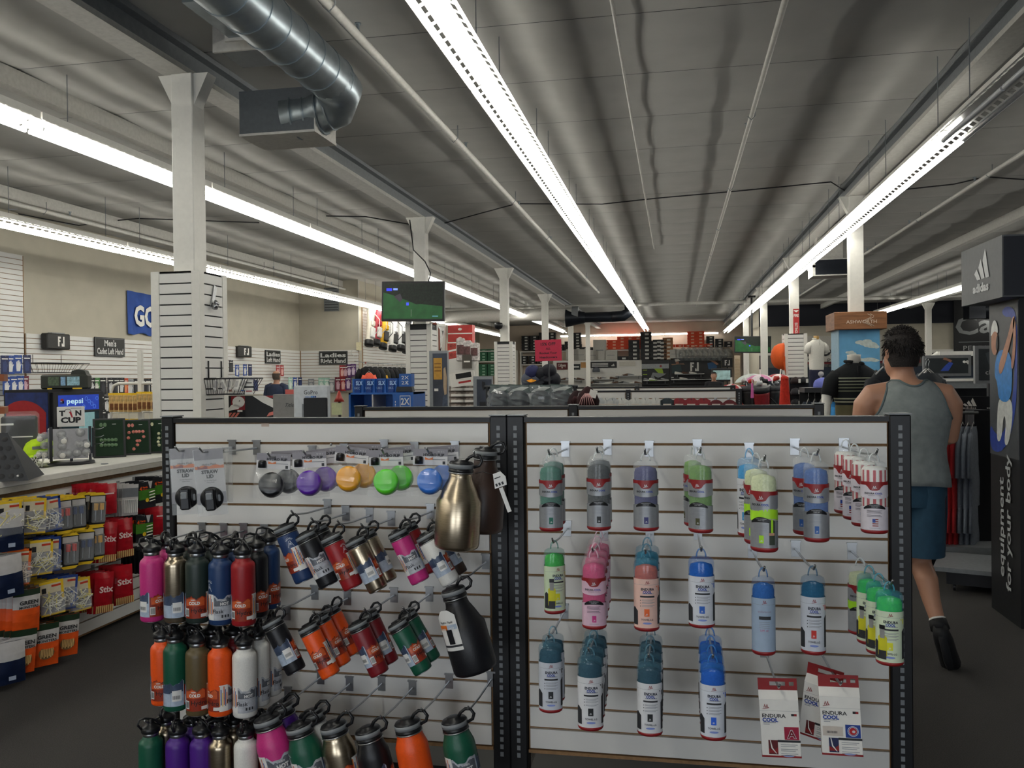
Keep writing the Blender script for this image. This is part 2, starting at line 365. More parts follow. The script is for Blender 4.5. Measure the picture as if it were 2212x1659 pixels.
k=Kit(); k.part('front_panel',MB().box(-.33,.33,-.2,-.19,-.16,.2,GD)); k.part('side_panel',MB().box(-.34,-.33,-.2,.24,-.16,.2,GD)); k.part('side_panel',MB().box(.33,.34,-.2,.24,-.16,.2,PIPE)); k.part('base_panel',MB().box(-.34,.34,-.21,.25,-.18,-.16,PIPE)); k.part('rear_panel',MB().box(-.33,.33,.23,.24,-.16,.2,GD))
k.put('diffuser_box','open grey diffuser box under the end of the spiral duct','vent',T(-2.93,6.2,3.54)@Matrix.Scale(.9,4))
k=Kit(); k.part('flat_duct',MB().box(-.13,.13,0,.55,-.06,.1,DUCT)); k.part('flange',MB().box(-.16,.16,.55,.57,-.08,.12,PIPE)); k.put('flat_duct_branch','flat rectangular duct branch beside the spiral duct','duct',T(-2.76,4.7,3.86))
k=Kit(); k.part('flat_duct',MB().box(-.16,.16,0,.35,-.05,.1,GD)); k.part('flange',MB().box(-.19,.19,-.02,0,-.07,.12,PIPE)); k.put('flat_duct_branch','short flat duct box behind the spiral duct','duct',T(-2.95,5.5,3.88))
DK=mat('#20242c',.35,.4)
k=Kit(); k.part('duct_barrel',MB().cyl((-1.6,0,0),(-.7,0,0),.16,DK,14)); k.part('reducer',MB().cyl((-2.2,0,0),(-1.6,0,0),.3,DK,14,.17)); k.part('elbow',MB().tube([(-.75,0,0),(-.4,0,.02),(-.2,0,.15),(-.2,0,.5)],.17,DK,12))
k.put('dark_duct','dark round duct crossing below the far ceiling','duct',T(-1.2,27,3.38))
k=Kit(); k.part('duct_barrel',MB().cyl((-3.2,0,0),(3,0,0),.2,PIPE,14)); k.part('end_collar',MB().cyl((3,0,0),(3.2,0,0),.24,GREYB,14)); k.put('pale_duct','pale round duct below the ceiling by the far left columns','duct',T(-6.2,27,3.5))
k=Kit(); k.part('duct_barrel',MB().cyl((-1,0,0),(1,0,0),.32,DK,14)); k.part('damper',MB().box(-1.5,-1,-.3,.3,-.3,.3,DK)); k.put('dark_duct','dark duct unit hanging below the ceiling near the gothic lettering','duct',T(10.9,30.5,3.55))
def grille(M,w,h,label,n=7):
    k=Kit(); k.part('frame',MB().box(-w/2,w/2,-.01,0,-h/2,h/2,GREYB))
    me=MB().box(-w/2+.02,w/2-.02,-.02,-.008,-.008,.008,DGREY).mesh('louvre')
    for i in range(n): k.part('louvre',me,None,T(0,0,-h/2+(i+.5)*h/n))
    k.put('vent_grille',label,'vent',M)
p=WX(709,662,XL); 
grille(T(-8.55,20.48,3.55),.4,.6,'pale louvred vent high on the alcove wall',9)
k=Kit(); k.part('frame',MB().box(-.3,.3,-.25,.25,-.02,.02,PIPE)); k.part('duct_opening',MB().box(-.25,.25,-.255,-.25,-.14,.1,DK)); k.part('housing',MB().box(-.29,.29,-.25,.25,-.16,.12,PIPE)); k.part('drop_duct',MB().box(-.2,.2,-.15,.15,.12,.7,PIPE)); k.put('air_outlet','small box air outlet with a dark opening near the right-hand strip','vent',T(*WY(1790,578,15)))
# ================= slatwall gondolas =================
PT=.0762
def post_kit(h,wd=.055,dp=.07):
    k=Kit(); k.part('upright',MB().box(-wd/2,wd/2,0,dp,0,h,BLACKM,c=.004))
    sl=MB(); z=.2
    while z<h-.04: sl.box(-.006,.006,-.0015,.002,z,z+.016,GREYB); z+=.026
    k.p.append(('slot_row',sl.mesh('slot_row'),0,None,None)); return k
def gondola(name,xs,Y,zt,ns,label,posts,feet=True,mdfgap=True):
    """xs: list of (x0,x1) sections, Y front plane, zt panel top"""
    root=link(name,None); root.location=((xs[0][0]+xs[-1][1])/2,Y,0); tag(root,label,'shelving'); R=root.location
    def pt(n,mb,par=None,M=None):
        o=link(n,mb.mesh(n) if isinstance(mb,MB) else mb,par or root); o.matrix_local=M if M is not None else (T(-R.x,-R.y,0) if par is None else Matrix()); return o
    zb=zt-ns*PT
    for (a,b) in xs:
        pn=pt('panel',MB().box(a,b,Y,Y+.02,zb,zt,MDF))
        s=MB().box(0,b-a-.012,-.012,0,0,PT-.009,SLAT).mesh('slat')
        for i in range(ns):
            o=link('slat',s,pn); o.matrix_local=T(a+.006,Y,zb+i*PT+.0045)
        pt('top_rail',MB().box(a-.01,b+.01,Y-.016,Y+.05,zt,zt+.017,BLACKM))
        pt('bottom_rail',MB().box(a,b,Y-.014,Y+.04,zb-.012,zb-.001,MDF))
        pt('base_shoe',MB().box(a,b,Y-.02,Y+.3,.02,.15,BLACKM))
    for x,wd in posts:
        pk=post_kit(zt+.022,wd); u=pt('upright',pk.p[0][1],None,T(x-R.x,-.02,0)); sr=link('slot_row',pk.p[1][1],u); sr['kind']='stuff'
        pt('end_cap',MB().box(x-wd/2-.002,x+wd/2+.002,Y-.022,Y+.052,zt+.022,zt+.026,GREYB))
        if feet: pt('foot',MB().box(x-.02,x+.02,Y-.3,Y,.02,.09,BLACKM))
    return root
G1Y=2.95; ZT=1.372
gondola('slatwall_gondola',[(-1.865,-.645)],G1Y,ZT,15,'black framed slatwall display hung with insulated flasks',[(-1.89,.05),(-.612,.062)])
gondola('slatwall_gondola',[(-.518,.672)],G1Y,ZT,15,'black framed slatwall display hung with cooling towels',[(-.552,.062),(.705,.066)])
gondola('slatwall_gondola',[(-1.73,-.57),(-.52,.69)],4.6,1.352,15,'second slatwall display directly behind the flask and towel displays',[(-1.76,.05),(-.545,.05),(.715,.05)])
a=WY(1120,848,9.5); b=WY(1357,848,9.5); c=WY(1590,846,9.5)
gondola('slatwall_gondola',[(a.x,b.x-.03),(b.x+.03,c.x)],9.5,1.35,12,'third slatwall display with red packs hanging on hooks',[(b.x,.05),(c.x+.03,.06)],False)
b=WY(1376,838,11); c=WY(1578,838,11)
gondola('slatwall_gondola',[(b.x-1.3,b.x-.03),(b.x+.03,c.x)],11,1.37,12,'fourth slatwall display behind the one with red packs',[(b.x,.05),(c.x+.03,.06)],False)
# chips and glue marks
tag(MB().box(-.015,.015,-.001,0,-.006,.006,mat('#b9a79a',.8)).obj('torn_sticker'),'torn scrap of tape on the top slat above the flip lids','sticker').matrix_world=T(*WY(573,918,G1Y-.0125))
# ---------------- hooks ----------------
_hk={}
def hook(x,z,ytip,label,plane=G1Y-.012):
    L=round(plane-ytip,2)
    if L not in _hk:
        k=Kit(); k.part('plate',MB().box(-.014,.014,-.003,.001,-.045,.006,CHROME).box(-.016,.016,-.009,.004,.004,.010,CHROME))
        k.part('wire_arm',MB().tube([(0,-.002,-.02),(0,-L*.6,-.014),(0,-L+.01,-.002),(0,-L-.012,.014)],.0034,CHROME,6)); _hk[L]=k
    return _hk[L].put('display_hook',label,'hook',T(x,plane,z),'slatwall hooks')
def axisM(pb,pt,spin,hk):
    z=(pt-pb); s=z.length/hk; z=z.normalized(); y=Vector((0,1,0)); x=y.cross(z).normalized(); y=z.cross(x)
    return Matrix(((x.x,y.x,z.x,pb.x),(x.y,y.y,z.y,pb.y),(x.z,y.z,z.z,pb.z),(0,0,0,1)))@RZ(spin)@Matrix.Scale(s,4)
# ---------------- flask colours and label ----------------
FC={'pink':'#c22f7c','steel':None,'slate':'#26332f','blue':'#1d3a66','red':'#971a20','orange':'#ea5514','green':'#12543e','olive':'#5d5034','white':'#dcdbd6','purple':'#4a1c83','black':'#121318','dark red':'#7c1720','navy':'#1c3763','brown':'#3c2a22'}
def fcol(c): return STEEL if FC[c] is None else mat(FC[c],.42,0,.06,260,.05,name='powder_coat_'+c.replace(' ','_'))
COLD=mat('#8d2f1b',.35,amt=.25,sc=60); COLD2=mat('#c2582c',.4,amt=.2,sc=80); HOTG=mat('#aeb1b8',.35,amt=.2,sc=70); HOTD=mat('#5d6169',.4,amt=.25,sc=90); ICE=mat('#3c4a63',.4,amt=.25,sc=60); ICEL=mat('#a9b7c9',.4,amt=.15,sc=60)
LWH=mat('#dfdedb',.4,amt=.02); LOR=mat('#d8722a',.4); LBL=mat('#3a5a94',.4); LYE=mat('#e8c24a',.4)
def tri(x,p): x=(x/p)%1.; return 1-abs(2*x-1)
def flask_label(R,z0,h):
    m=MB(); f=cylmap(R); C=math.pi*R*.998; k=R/.0365
    jag=lambda x: z0+h*(.78+.17*tri(x+.004*k,.05*k)+.08*tri(x,.018*k))
    jc=lambda x: z0+h*(.74+.12*tri(x,.034*k)+.06*tri(x,.011*k))
    m.band(-.075*k,-.004*k,z0,jc,COLD,f,.0004,14); m.band(-.07*k,-.01*k,lambda x:z0+h*.5,lambda x:jc(x)-.003,COLD2,f,.0006,8)
    m.band(-.004*k,.022*k,z0,lambda x:z0+h*1.02,LWH,f,.0004,5)
    for i,c in enumerate((LOR,LBL,LYE,COLD2,LBL,LOR)):
        xx=-.004*k+i*.0043*k; m.band(xx,xx+.0026*k,z0+h*.2+(i%2)*.004,lambda t,i=i:z0+h*(.97-.12*(i%3)),c,f,.0006,1)
    m.band(.022*k,.08*k,z0,jag,HOTG,f,.0004,12); m.band(.024*k,.078*k,lambda x:z0+h*.56,lambda x:jag(x)-.004-.006*tri(x,.013),HOTD,f,.0006,12)
    m.band(.08*k,C,z0,jag,ICEL,f,.0004,8); m.band(-C,-.075*k,z0,jag,ICEL,f,.0004,9)
    m.band(.082*k,C,z0+h*.5,lambda x:jag(x),ICE,f,.0006,8); m.band(-C,-.078*k,z0+h*.55,jag,ICE,f,.0006,9)
    m.band(-C+.004,-.083*k,z0+h*.2,z0+h*.62,LWH,f,.0009,6)
    for i in range(9): m.band(-.108*k+i*.0024*k,-.108*k+i*.0024*k+.0011,z0+h*.28,z0+h*.42,INK,f,.0012,1)
    m.band(-.073*k,-.058*k,z0+h*.08,z0+h*.4,LWH,f,.0009,3)
    for i in range(7): m.band(-.071*k+i*.0018*k,-.071*k+i*.0018*k+.0009,z0+h*.12,z0+h*.36,INK,f,.0012,1)
    m.text('KEEPS',-.044*k,z0+h*.74,.0036*k,LWH,f,.0009,bold=.03); m.text('COLD',-.041*k,z0+h*.61,.0085*k,LWH,f,.0009,bold=.05)
    m.text('Hydro',-.028*k,z0+h*.33,.0125*k,INK,f,.001,bold=.012); m.text('Flask',.036*k,z0+h*.36,.0115*k,INK,f,.001,bold=.012)
    m.text('KEEPS',.056*k,z0+h*.78,.0034*k,LWH,f,.0009,bold=.03); m.text('HOT',.056*k,z0+h*.65,.0085*k,LWH,f,.0009,bold=.05)
    m.band(-.022*k,.02*k,z0+h*.05,z0+h*.18,LWH,f,.0009,5)
    for i in range(3): m.band(.046*k+i*.009*k,.046*k+i*.009*k+.005*k,z0+h*.1,z0+h*.21,DGREY,f,.0009,1)
    return m
LOGOC=mat('#d9dde4',.4)
def flask_logo(R,z,k,x0=0.):
    m=MB(); f=cylmap(R)
    def ln(a,b,wd=.0011):
        dx,dz=b[0]-a[0],b[1]-a[1]; L=math.hypot(dx,dz); nx,nz=-dz/L*wd*k/2,dx/L*wd*k/2
        m.poly([(x0+a[0]*k+nx,z+a[1]*k+nz),(x0+a[0]*k-nx,z+a[1]*k-nz),(x0+b[0]*k-nx,z+b[1]*k-nz),(x0+b[0]*k+nx,z+b[1]*k+nz)],LOGOC,f,.0005)
    ln((-.003,.0),(-.008,-.012)); ln((.003,.0),(.008,-.012)); ln((-.003,0),(.003,-.006)); ln((.003,0),(-.003,-.006)); ln((-.003,0),(-.0015,.006)); ln((.003,0),(.0015,.006))
    for i in range(7):
        a=math.radians(20+i*23.3); ln((.006*math.cos(a),.006+.004*math.sin(a)),(.011*math.cos(a),.006+.009*math.sin(a)))
    return m
_fk={}
def narrow_kit(c,logo):
    if (c,logo) in _fk: return _fk[(c,logo)]
    k=Kit(); R=.0365
    b=k.part('body',MB().lathe([(.03,0),(.0345,.002),(R,.007),(R,.176),(.0358,.184),(.033,.1905),(.0275,.1955),(.0238,.199),(.0232,.206)],fcol(c),28))
    k.part('neck_ring',MB().lathe([(.0228,.206),(.0236,.207),(.0236,.217),(.0228,.218)],CHROME,24))
    cp=MB().lathe([(.027,.217),(.0285,.219),(.0285,.231),(.026,.234),(.014,.241),(.009,.247),(.0085,.256),(.004,.258)],CAPBLK,20); ci=k.part('cap',cp)
    st=MB().tube([(.0,-.026,.225),(.0,-.028,.235),(.0,-.018,.246),(.0,0,.257),(.0,.018,.263),(.0,.034,.26),(.0,.038,.246),(.0,.027,.23)],.0055,CAPBLK,6,flatten=.6); k.part('strap',st,ci)
    k.part('paper_label',flask_label(R,.018,.078),b)
    if logo: k.part('logo',flask_logo(R,.122,1.3,.004),b)
    k.part('base',MB().lathe([(.02,-.001),(.03,-.001),(.0335,.0015)],CHROME,20)); _fk[(c,logo)]=k; return k
def wide_kit(c,kind,lab=True,logo=False):
    key=(c,kind,lab,logo)
    if key in _fk: return _fk[key]
    k=Kit()
    if kind=='tumbler': R=.038; H=.176; prof=[(.03,0),(.0355,.003),(R-.001,.01),(R,.1),(R,H-.008),(.0365,H)]; lr=.0385
    elif kind=='wide': R=.046; H=.2; prof=[(.038,0),(.0435,.003),(R,.01),(R,H-.05),(.045,H-.036),(.0385,H-.018),(.0355,H-.008),(.035,H)]; lr=.037
    else: R=.066; H=.222; prof=[(.055,0),(.063,.004),(R,.013),(R,H-.085),(.057,H-.07),(.047,H-.045),(.036,H-.022),(.0335,H-.01),(.033,H)]; lr=.0365
    b=k.part('body',MB().lathe(prof,fcol(c),30))
    li=k.part('lid',MB().lathe([(lr-.002,H-.001),(lr,H+.002),(lr,H+.008),(lr-.002,H+.010),(lr-.001,H+.026),(lr-.004,H+.030),(.02,H+.032),(.019,H+.036),(.008,H+.037)],CAPBLK,28))
    k.part('lid_band',MB().lathe([(lr+.0006,H+.012),(lr+.0006,H+.024)],GREYB,28),li)
    k.part('lid_ring',MB().lathe([(lr-.001,H-.003),(lr+.0012,H-.001),(lr-.001,H+.001)],CHROME,24),li)
    hp=[(lr+.001,0,H+.016),(lr+.017,0,H+.022),(lr+.024,0,H+.036),(lr+.017,0,H+.05),(lr+.002,0,H+.053),(lr-.014,0,H+.044),(lr-.022,0,H+.034)]
    k.part('loop_handle',MB().tube(hp,.0048,CAPBLK,6),li)
    if lab: k.part('paper_label',flask_label(R,.04,.082 if kind!='wide' else .095),b)
    if logo: k.part('logo',flask_logo(R,.142 if kind=='tumbler' else .145,1.25),b)
    k.part('base',MB().lathe([(.02,-.001),(.03,-.001),(.036,.0015)],CHROME,20)); k.H=H+.037; _fk[key]=k; return k
def camang(p): return math.atan2(-p.x,p.y)   # turn that faces the viewer
SIDE={'cold':-.03,'mid':.0,'hot':.045,'ice':-.1,'bar':-.066}
# rows of narrow-neck flasks: (colour, centre x, cap top, bottom, label side, logo), then colours behind
NR=[('top',[('pink',330,1163,1339,'bar',0,['pink']),('steel',381,1165,1341,'ice',0,['slate']),('slate',428,1165,1342,'cold',0,['slate']),('blue',478,1168,1346,'hot',1,['navy']),('red',527,1168,1348,'cold',0,['black','blue'])]),
 ('middle',[('orange',352,1350,1518,'cold',1,[]),('green',380,1350,1530,'ice',0,['black']),('olive',429,1358,1540,'cold',0,['black']),('orange',477,1360,1541,'mid',0,['dark red']),('white',530,1363,1544,'hot',0,['white','white'])]),
 ('bottom',[('green',328,1552,1730,'bar',0,['steel']),('purple',386,1554,1732,'ice',0,['purple']),('purple',438,1554,1732,'cold',1,['purple']),('steel',478,1557,1735,'bar',0,['steel']),('white',533,1557,1735,'ice',0,['dark red'])])]
pos={'pink':1}
for rn,row in NR:
    for i,(c,cx,yt,yb,side,logo,back) in enumerate(row):
        Y=2.62; pb=WY(cx,yb,Y); pt=WY(cx,yt,Y); s=(pt.z-pb.z)/.258; k=narrow_kit(c,logo)
        sp=camang(pb)-SIDE[side]/.0365
        nm='%s flask with black sport cap, %s from left in the %s row, in front'%(c if c!='steel' else 'bare steel',ORD[i],rn)
        k.put('sport_flask',nm,'bottle',T(pb.x,Y,pb.z)@RZ(sp)@Matrix.Scale(s,4),'narrow-neck flasks')
        yy=Y
        for j,c2 in enumerate(back):
            yy+=.082
            narrow_kit(c2,0).put('sport_flask','%s sport cap flask %s behind the %s one, %s in the %s row'%(c2 if c2!='steel' else 'steel',['directly','two places'][j],c,ORD[i],rn),'bottle',T(pb.x+.004*(j+1),yy,pb.z+.006*(j+1))@RZ(sp+.9)@Matrix.Scale(s,4),'narrow-neck flasks')
        hook(pb.x,pb.z+.25*s,Y-.02,'chrome hook holding the %s flask, %s in the %s sport cap row'%(c,ORD[i],rn))
# tilted wide-mouth flasks: colour, lid top centre, bottom centre, side, logo, Y, behind
WR=[('upper','tumbler',[('navy',(611,1131),(660,1254),'mid',1,[]),('black',(656,1148),(712,1264),'hot',0,['black']),('red',(711,1152),(764,1269),'cold',1,[]),('steel',(763,1160),(818,1274),'ice',0,['steel']),('pink',(855,1143),(909,1256),'hot',0,['red']),('white',(915,1150),(975,1259),'ice',0,['brown'])]),
 ('lower','tumbler',[('black',(584,1335),(641,1450),'ice',0,[]),('orange',(661,1347),(716,1459),'cold',0,['orange','orange']),('dark red',(769,1340),(821,1455),'bar',0,['dark red']),('green',(854,1340),(915,1450),'bar',0,['green'])]),
 ('lowest','wide',[('pink',(574,1542),(622,1725),'hot',0,['purple']),('green',(643,1558),(690,1738),'hot',1,['white']),('steel',(718,1557),(760,1740),'cold',0,[]),('black',(792,1568),(836,1748),'ice',0,[]),('orange',(878,1551),(914,1735),None,0,[]),('green',(979,1547),(1016,1728),'hot',0,[])])]
for rn,kind,row in WR:
    for i,(c,t,b,side,logo,back) in enumerate(row):
        Y=2.66 if kind=='tumbler' else 2.62
        k=wide_kit(c,kind,side is not None,bool(logo)); pb=WY(*b,Y); pt=WY(*t,Y); R=.038 if kind=='tumbler' else .046
        sp=camang(pb)-(SIDE[side]*R/.0365/R if side else 0)
        M=axisM(pb,pt,0,k.H)
        # the loop handle has to stay on the right, so only the label turns
        root=k.put('wide_flask','tilted %s flask with loop lid, %s from left in the %s wide-mouth row'%(c if c!='steel' else 'bare steel',ORD[i],rn),'bottle',M,'wide-mouth flasks')
        for ch in root.children:
            if ch.name.startswith('body'): ch.matrix_local=RZ(sp)
        tip=M@Vector((.052,0,k.H+.012)); yy=Y
        for j,c2 in enumerate(back):
            yy+=.088
            r2=wide_kit(c2,kind,True,False).put('wide_flask','tilted %s flask %s behind the %s one in the %s wide-mouth row'%(c2,['directly','two places'][j],c,rn),'bottle',T(.004,yy-Y,.006*(j+1))@M,'wide-mouth flasks')
            for ch in r2.children:
                if ch.name.startswith('body'): ch.matrix_local=RZ(sp+1.1)
        hook(tip.x,tip.z+.004,Y-.015,'chrome hook holding the %s flask, %s in the %s wide-mouth row'%(c,ORD[i],rn))
# growlers
for c,t,b,lab,Y in (('steel',(997,992),(986,1183),'large bare steel growler flask with a paper tag at top right',2.62),('black',(976,1265),(1029,1448),'large black growler flask with white card label, below the steel one',2.62)):
    k=wide_kit(c,'growler',False); pb=WY(*b,Y); pt=WY(*t,Y); M=axisM(pb,pt,camang(pb)*.3,k.H); r=k.put('growler',lab,'bottle',M,'growler flasks')
    hook((M@Vector((.045,0,k.H+.02))).x,(M@Vector((0.04,0,k.H+.016))).z,Y-.03,'chrome hook holding the large %s growler flask'%c)
    if c=='black':
        m=MB(); f=cylmap(.062,ang=-.75)
        m.band(-.036,.03,.085,lambda x:.205-.9*max(0,abs(x)-.012),LWH,cylmap(.067,ang=-.45),.001,10)
        g=cylmap(.0675,ang=-.45)
        m.text('Hydro Flask',-.003,.17,.0065,INK,g,.0016,bold=.01); m.band(-.034,-.004,.148,.162,LOR,g,.0014,4); m.band(-.004,.028,.148,.162,ICEL,g,.0014,4)
        m.text('COLD',-.02,.15,.005,LWH,g,.002,bold=.05); m.text('HOT',.012,.151,.005,LWH,g,.002,bold=.05); m.band(-.01,.01,.105,.148,BLACK,g,.0018,3); m.band(-.036,.03,.096,.102,DGREY,g,.0014,8)
        o=link('card_label',m.mesh('card_label'),r)
    else:
        k2=wide_kit('brown','growler',False); k2.put('growler','dark brown growler half hidden behind the steel growler','bottle',T(.05,.13,.03)@M,'growler flasks')
        tg=Kit(); m=MB().prism([(-.016,-.02),(.016,-.02),(.02,.0),(.012,.016),(-.008,.016)],-.001,.001,LWH); f=flat(-.001)
        for i in range(3): m.band(-.011+i*.008,-.006+i*.008,-.016,-.009,DGREY,f,.0006,1)
        m.text('~',0,.004,.004,INK,f,.0006); tg.part('card',m); tg.part('string',MB().tube([(-.005,0,.012),(-.03,0,.03),(-.05,0,.033)],.001,INK,4)); tg.part('long_tag',MB().box(-.006,.004,-.001,.001,-.085,-.022,LWH))
        p=WY(1076,1035,2.58); tg.put('hang_tag','white paper hang tag dangling beside the steel growler','tag',T(p.x,2.58,p.z)@RY(-.35)@Matrix.Scale(1.25,4))
# ---------------- straw lid blister cards ----------------
CLR=film('#dfe3e4',.22); CARD=mat('#d5d3d2',.5,amt=.04); CARDG=mat('#8d8a90',.5)
def straw_card():
    k=Kit(); c=MB().box(-.037,.037,-.001,.001,-.145,.0,CARD); f=flat(-.001)
    c.band(-.037,.037,-.028,0,CARDG,f,.0004,1); c.band(-.037,.037,-.145,-.115,CARDG,f,.0004,1)
    ci=k.part('card',c); g=MB()
    g.band(-.037,.037,lambda x:-.052,lambda x:-.046+.005*tri(x,.03),LOR,f,.0008,8)
    g.band(-.03,-.005,lambda x:-.052,lambda x:-.049+.006*tri(x,.02),COLD,f,.001,6)
    k.part('mountain_print',g,ci)
    t=MB().text('Hydro Flask',0,-.04,.0052,INK,f,.0008).text('STRAW',0,-.060,.0085,INK,f,.0008,bold=.045).text('LID',0,-.072,.0085,INK,f,.0008,bold=.045).text('For All Wide Mouth',0,-.083,.0026,DGREY,f,.0008).text('Hydro Flasks',0,-.088,.0026,DGREY,f,.0008); k.part('lettering',t,ci)
    l=MB().lathe([(.03,-.012),(.03,0),(.026,.004),(.01,.006)],CAPBLK,22,M=T(0,-.004,-.13)@RX(math.pi/2)); li=k.part('straw_lid',l)
    k.part('mouthpiece',MB().box(-.013,.013,-.03,-.008,-.16,-.103,CAPBLK,c=.004).box(-.009,.009,-.036,-.03,-.132,-.112,GREYB,c=.003),li)
    k.part('side_window',MB().box(.017,.024,-.013,-.009,-.139,-.121,GREYB,c=.002),li)
    k.part('clear_blister',MB().box(-.0385,.0385,-.004,-.0012,-.175,.001,CLR)); return k
sk=straw_card()
for i,(x,y,yb,Y,l) in enumerate(((398,968,1111,2.62,'straw lid blister card, outer left of the pair on the top hook'),(449,970,1113,2.6,'straw lid blister card, right of the pair on the top hook'))):
    p=WY(x,y,Y); q=WY(x,yb,Y); s=(p.z-q.z)/.175; sk.put('lid_card',l,'package',T(p.x,Y,p.z)@RZ(camang(p)*.6)@RY(-.04-.03*i)@Matrix.Scale(s,4),'straw lid cards')
    hook(p.x,p.z-.005,Y-.045,'chrome hook holding the %s straw lid card'%['left','right'][i])
p=WY(488,966,2.68); e=Kit(); e.part('clear_blister',MB().box(-.038,.038,-.006,0,-.19,0,CLR)); e.part('hang_slot',MB().box(-.012,.012,-.007,-.006,-.015,-.01,GREYB)); e.part('ridge',MB().box(.018,.024,-.012,-.006,-.185,-.004,CLR))
e.put('empty_blister','empty clear blister pack behind the straw lid cards','package',T(p.x-.03,2.7,p.z)@RZ(.3))
# ---------------- flip lid bags ----------------
def flip_bag(h):
    k=Kit(); f=flat(-.0012); c=MB().box(-.039,.039,-.0012,.0012,-.036,0,CARDG); c.band(-.039,.039,-.036,-.016,CARD,f,.0004,1); ci=k.part('header_card',c)
    g=MB().lathe([(.0105,0),(.0105,.014),(.009,.018),(.004,.019)],CAPBLK,14,M=T(-.025,-.006,-.033)@Matrix.Scale(.9,4)); k.part('lid_picture',g,ci)
    t=MB().text('HYDRO FLIP',.008,-.013,.0058,INK,f,.0008,w=.047,bold=.04).text('W  O  S',.024,-.0055,.003,CARD,f,.0008); t.band(-.012,.006,lambda x:-.024,lambda x:-.022+.004*tri(x+.003,.018),LOR,f,.0008,6); t.band(.005,.034,-.024,-.0225,GREYB,f,.0008,1); t.band(.028,.034,-.034,-.027,DGREY,f,.0008,1); k.part('lettering',t,ci)
    m=mat(h,.3,0,.06,40,.05)
    l=MB().lathe([(.0,.014),(.023,.014),(.0275,.011),(.028,-.010),(.026,-.012),(.0,-.012)],m,22,M=T(.003,-.024,-.07)@RX(math.radians(68))@RZ(.4)); k.part('flip_lid',l)
    b=MB(); n=8; vs=[];
    for i in range(n+1):
        a=i/n; z=-.036-.07*a; wd=.039+.006*math.sin(a*2.4); dp=.004+.03*math.sin(min(1,a*1.25)*math.pi*.8)*(1-a**6)
        vs+= [(-wd,0,z),(-wd*.5,-dp*1.5-.004*((i*7)%3),z),(wd*.45,-dp*1.55-.003*((i*5)%3),z),(wd,0,z)]
    fs=[(i*4+j,i*4+4+j,i*4+5+j,i*4+1+j) for i in range(n) for j in range(3)]
    b.add(vs,fs,film('#eef2f4',.14,.05),False); k.part('clear_bag',b); return k
FB=[('black','#17181b',592,980,1070),('purple','#5b22a4',668,976,1075),('yellow','#f0a81c',762,966,1062),('green','#5fdc32',834,972,1075),('blue','#2f76d6',930,970,1062)]
fk={c:flip_bag(h) for c,h,*_ in FB}
for i,(c,h,x,y,yb) in enumerate(FB):
    for j in range(2):
        Y=2.64+.07*j; p=WY(x+2*j,y,2.64); 
        fk[c].put('flip_lid_bag','%s bottle flip lid in a clear bag%s'%(c,'' if j==0 else ' hanging behind another %s one'%c),'package',T(p.x+.012*j,Y,p.z+.004*j)@RZ(camang(p)*.5)@RY([.06,-.02,.12,-.01,.03][i]-.1*j)@Matrix.Scale(1.42,4),'flip lid bags')
    hook(p.x,p.z-.006,2.6,'chrome hook holding the %s flip lid bag'%c)
# spare empty hook plates low on the flask panel and a round screw
for x,y in ((655,1478),(724,1480),(803,1482),(872,1484),(943,1486)): pass
p=WY(715,960,G1Y-.013); tag(MB().lathe([(.005,0),(.0045,.002),(.002,.003)],CHROME,10,M=RX(math.pi/2)).obj('screw'),'round chrome screw head on the second slat above the purple lid','screw').matrix_world=T(*p)
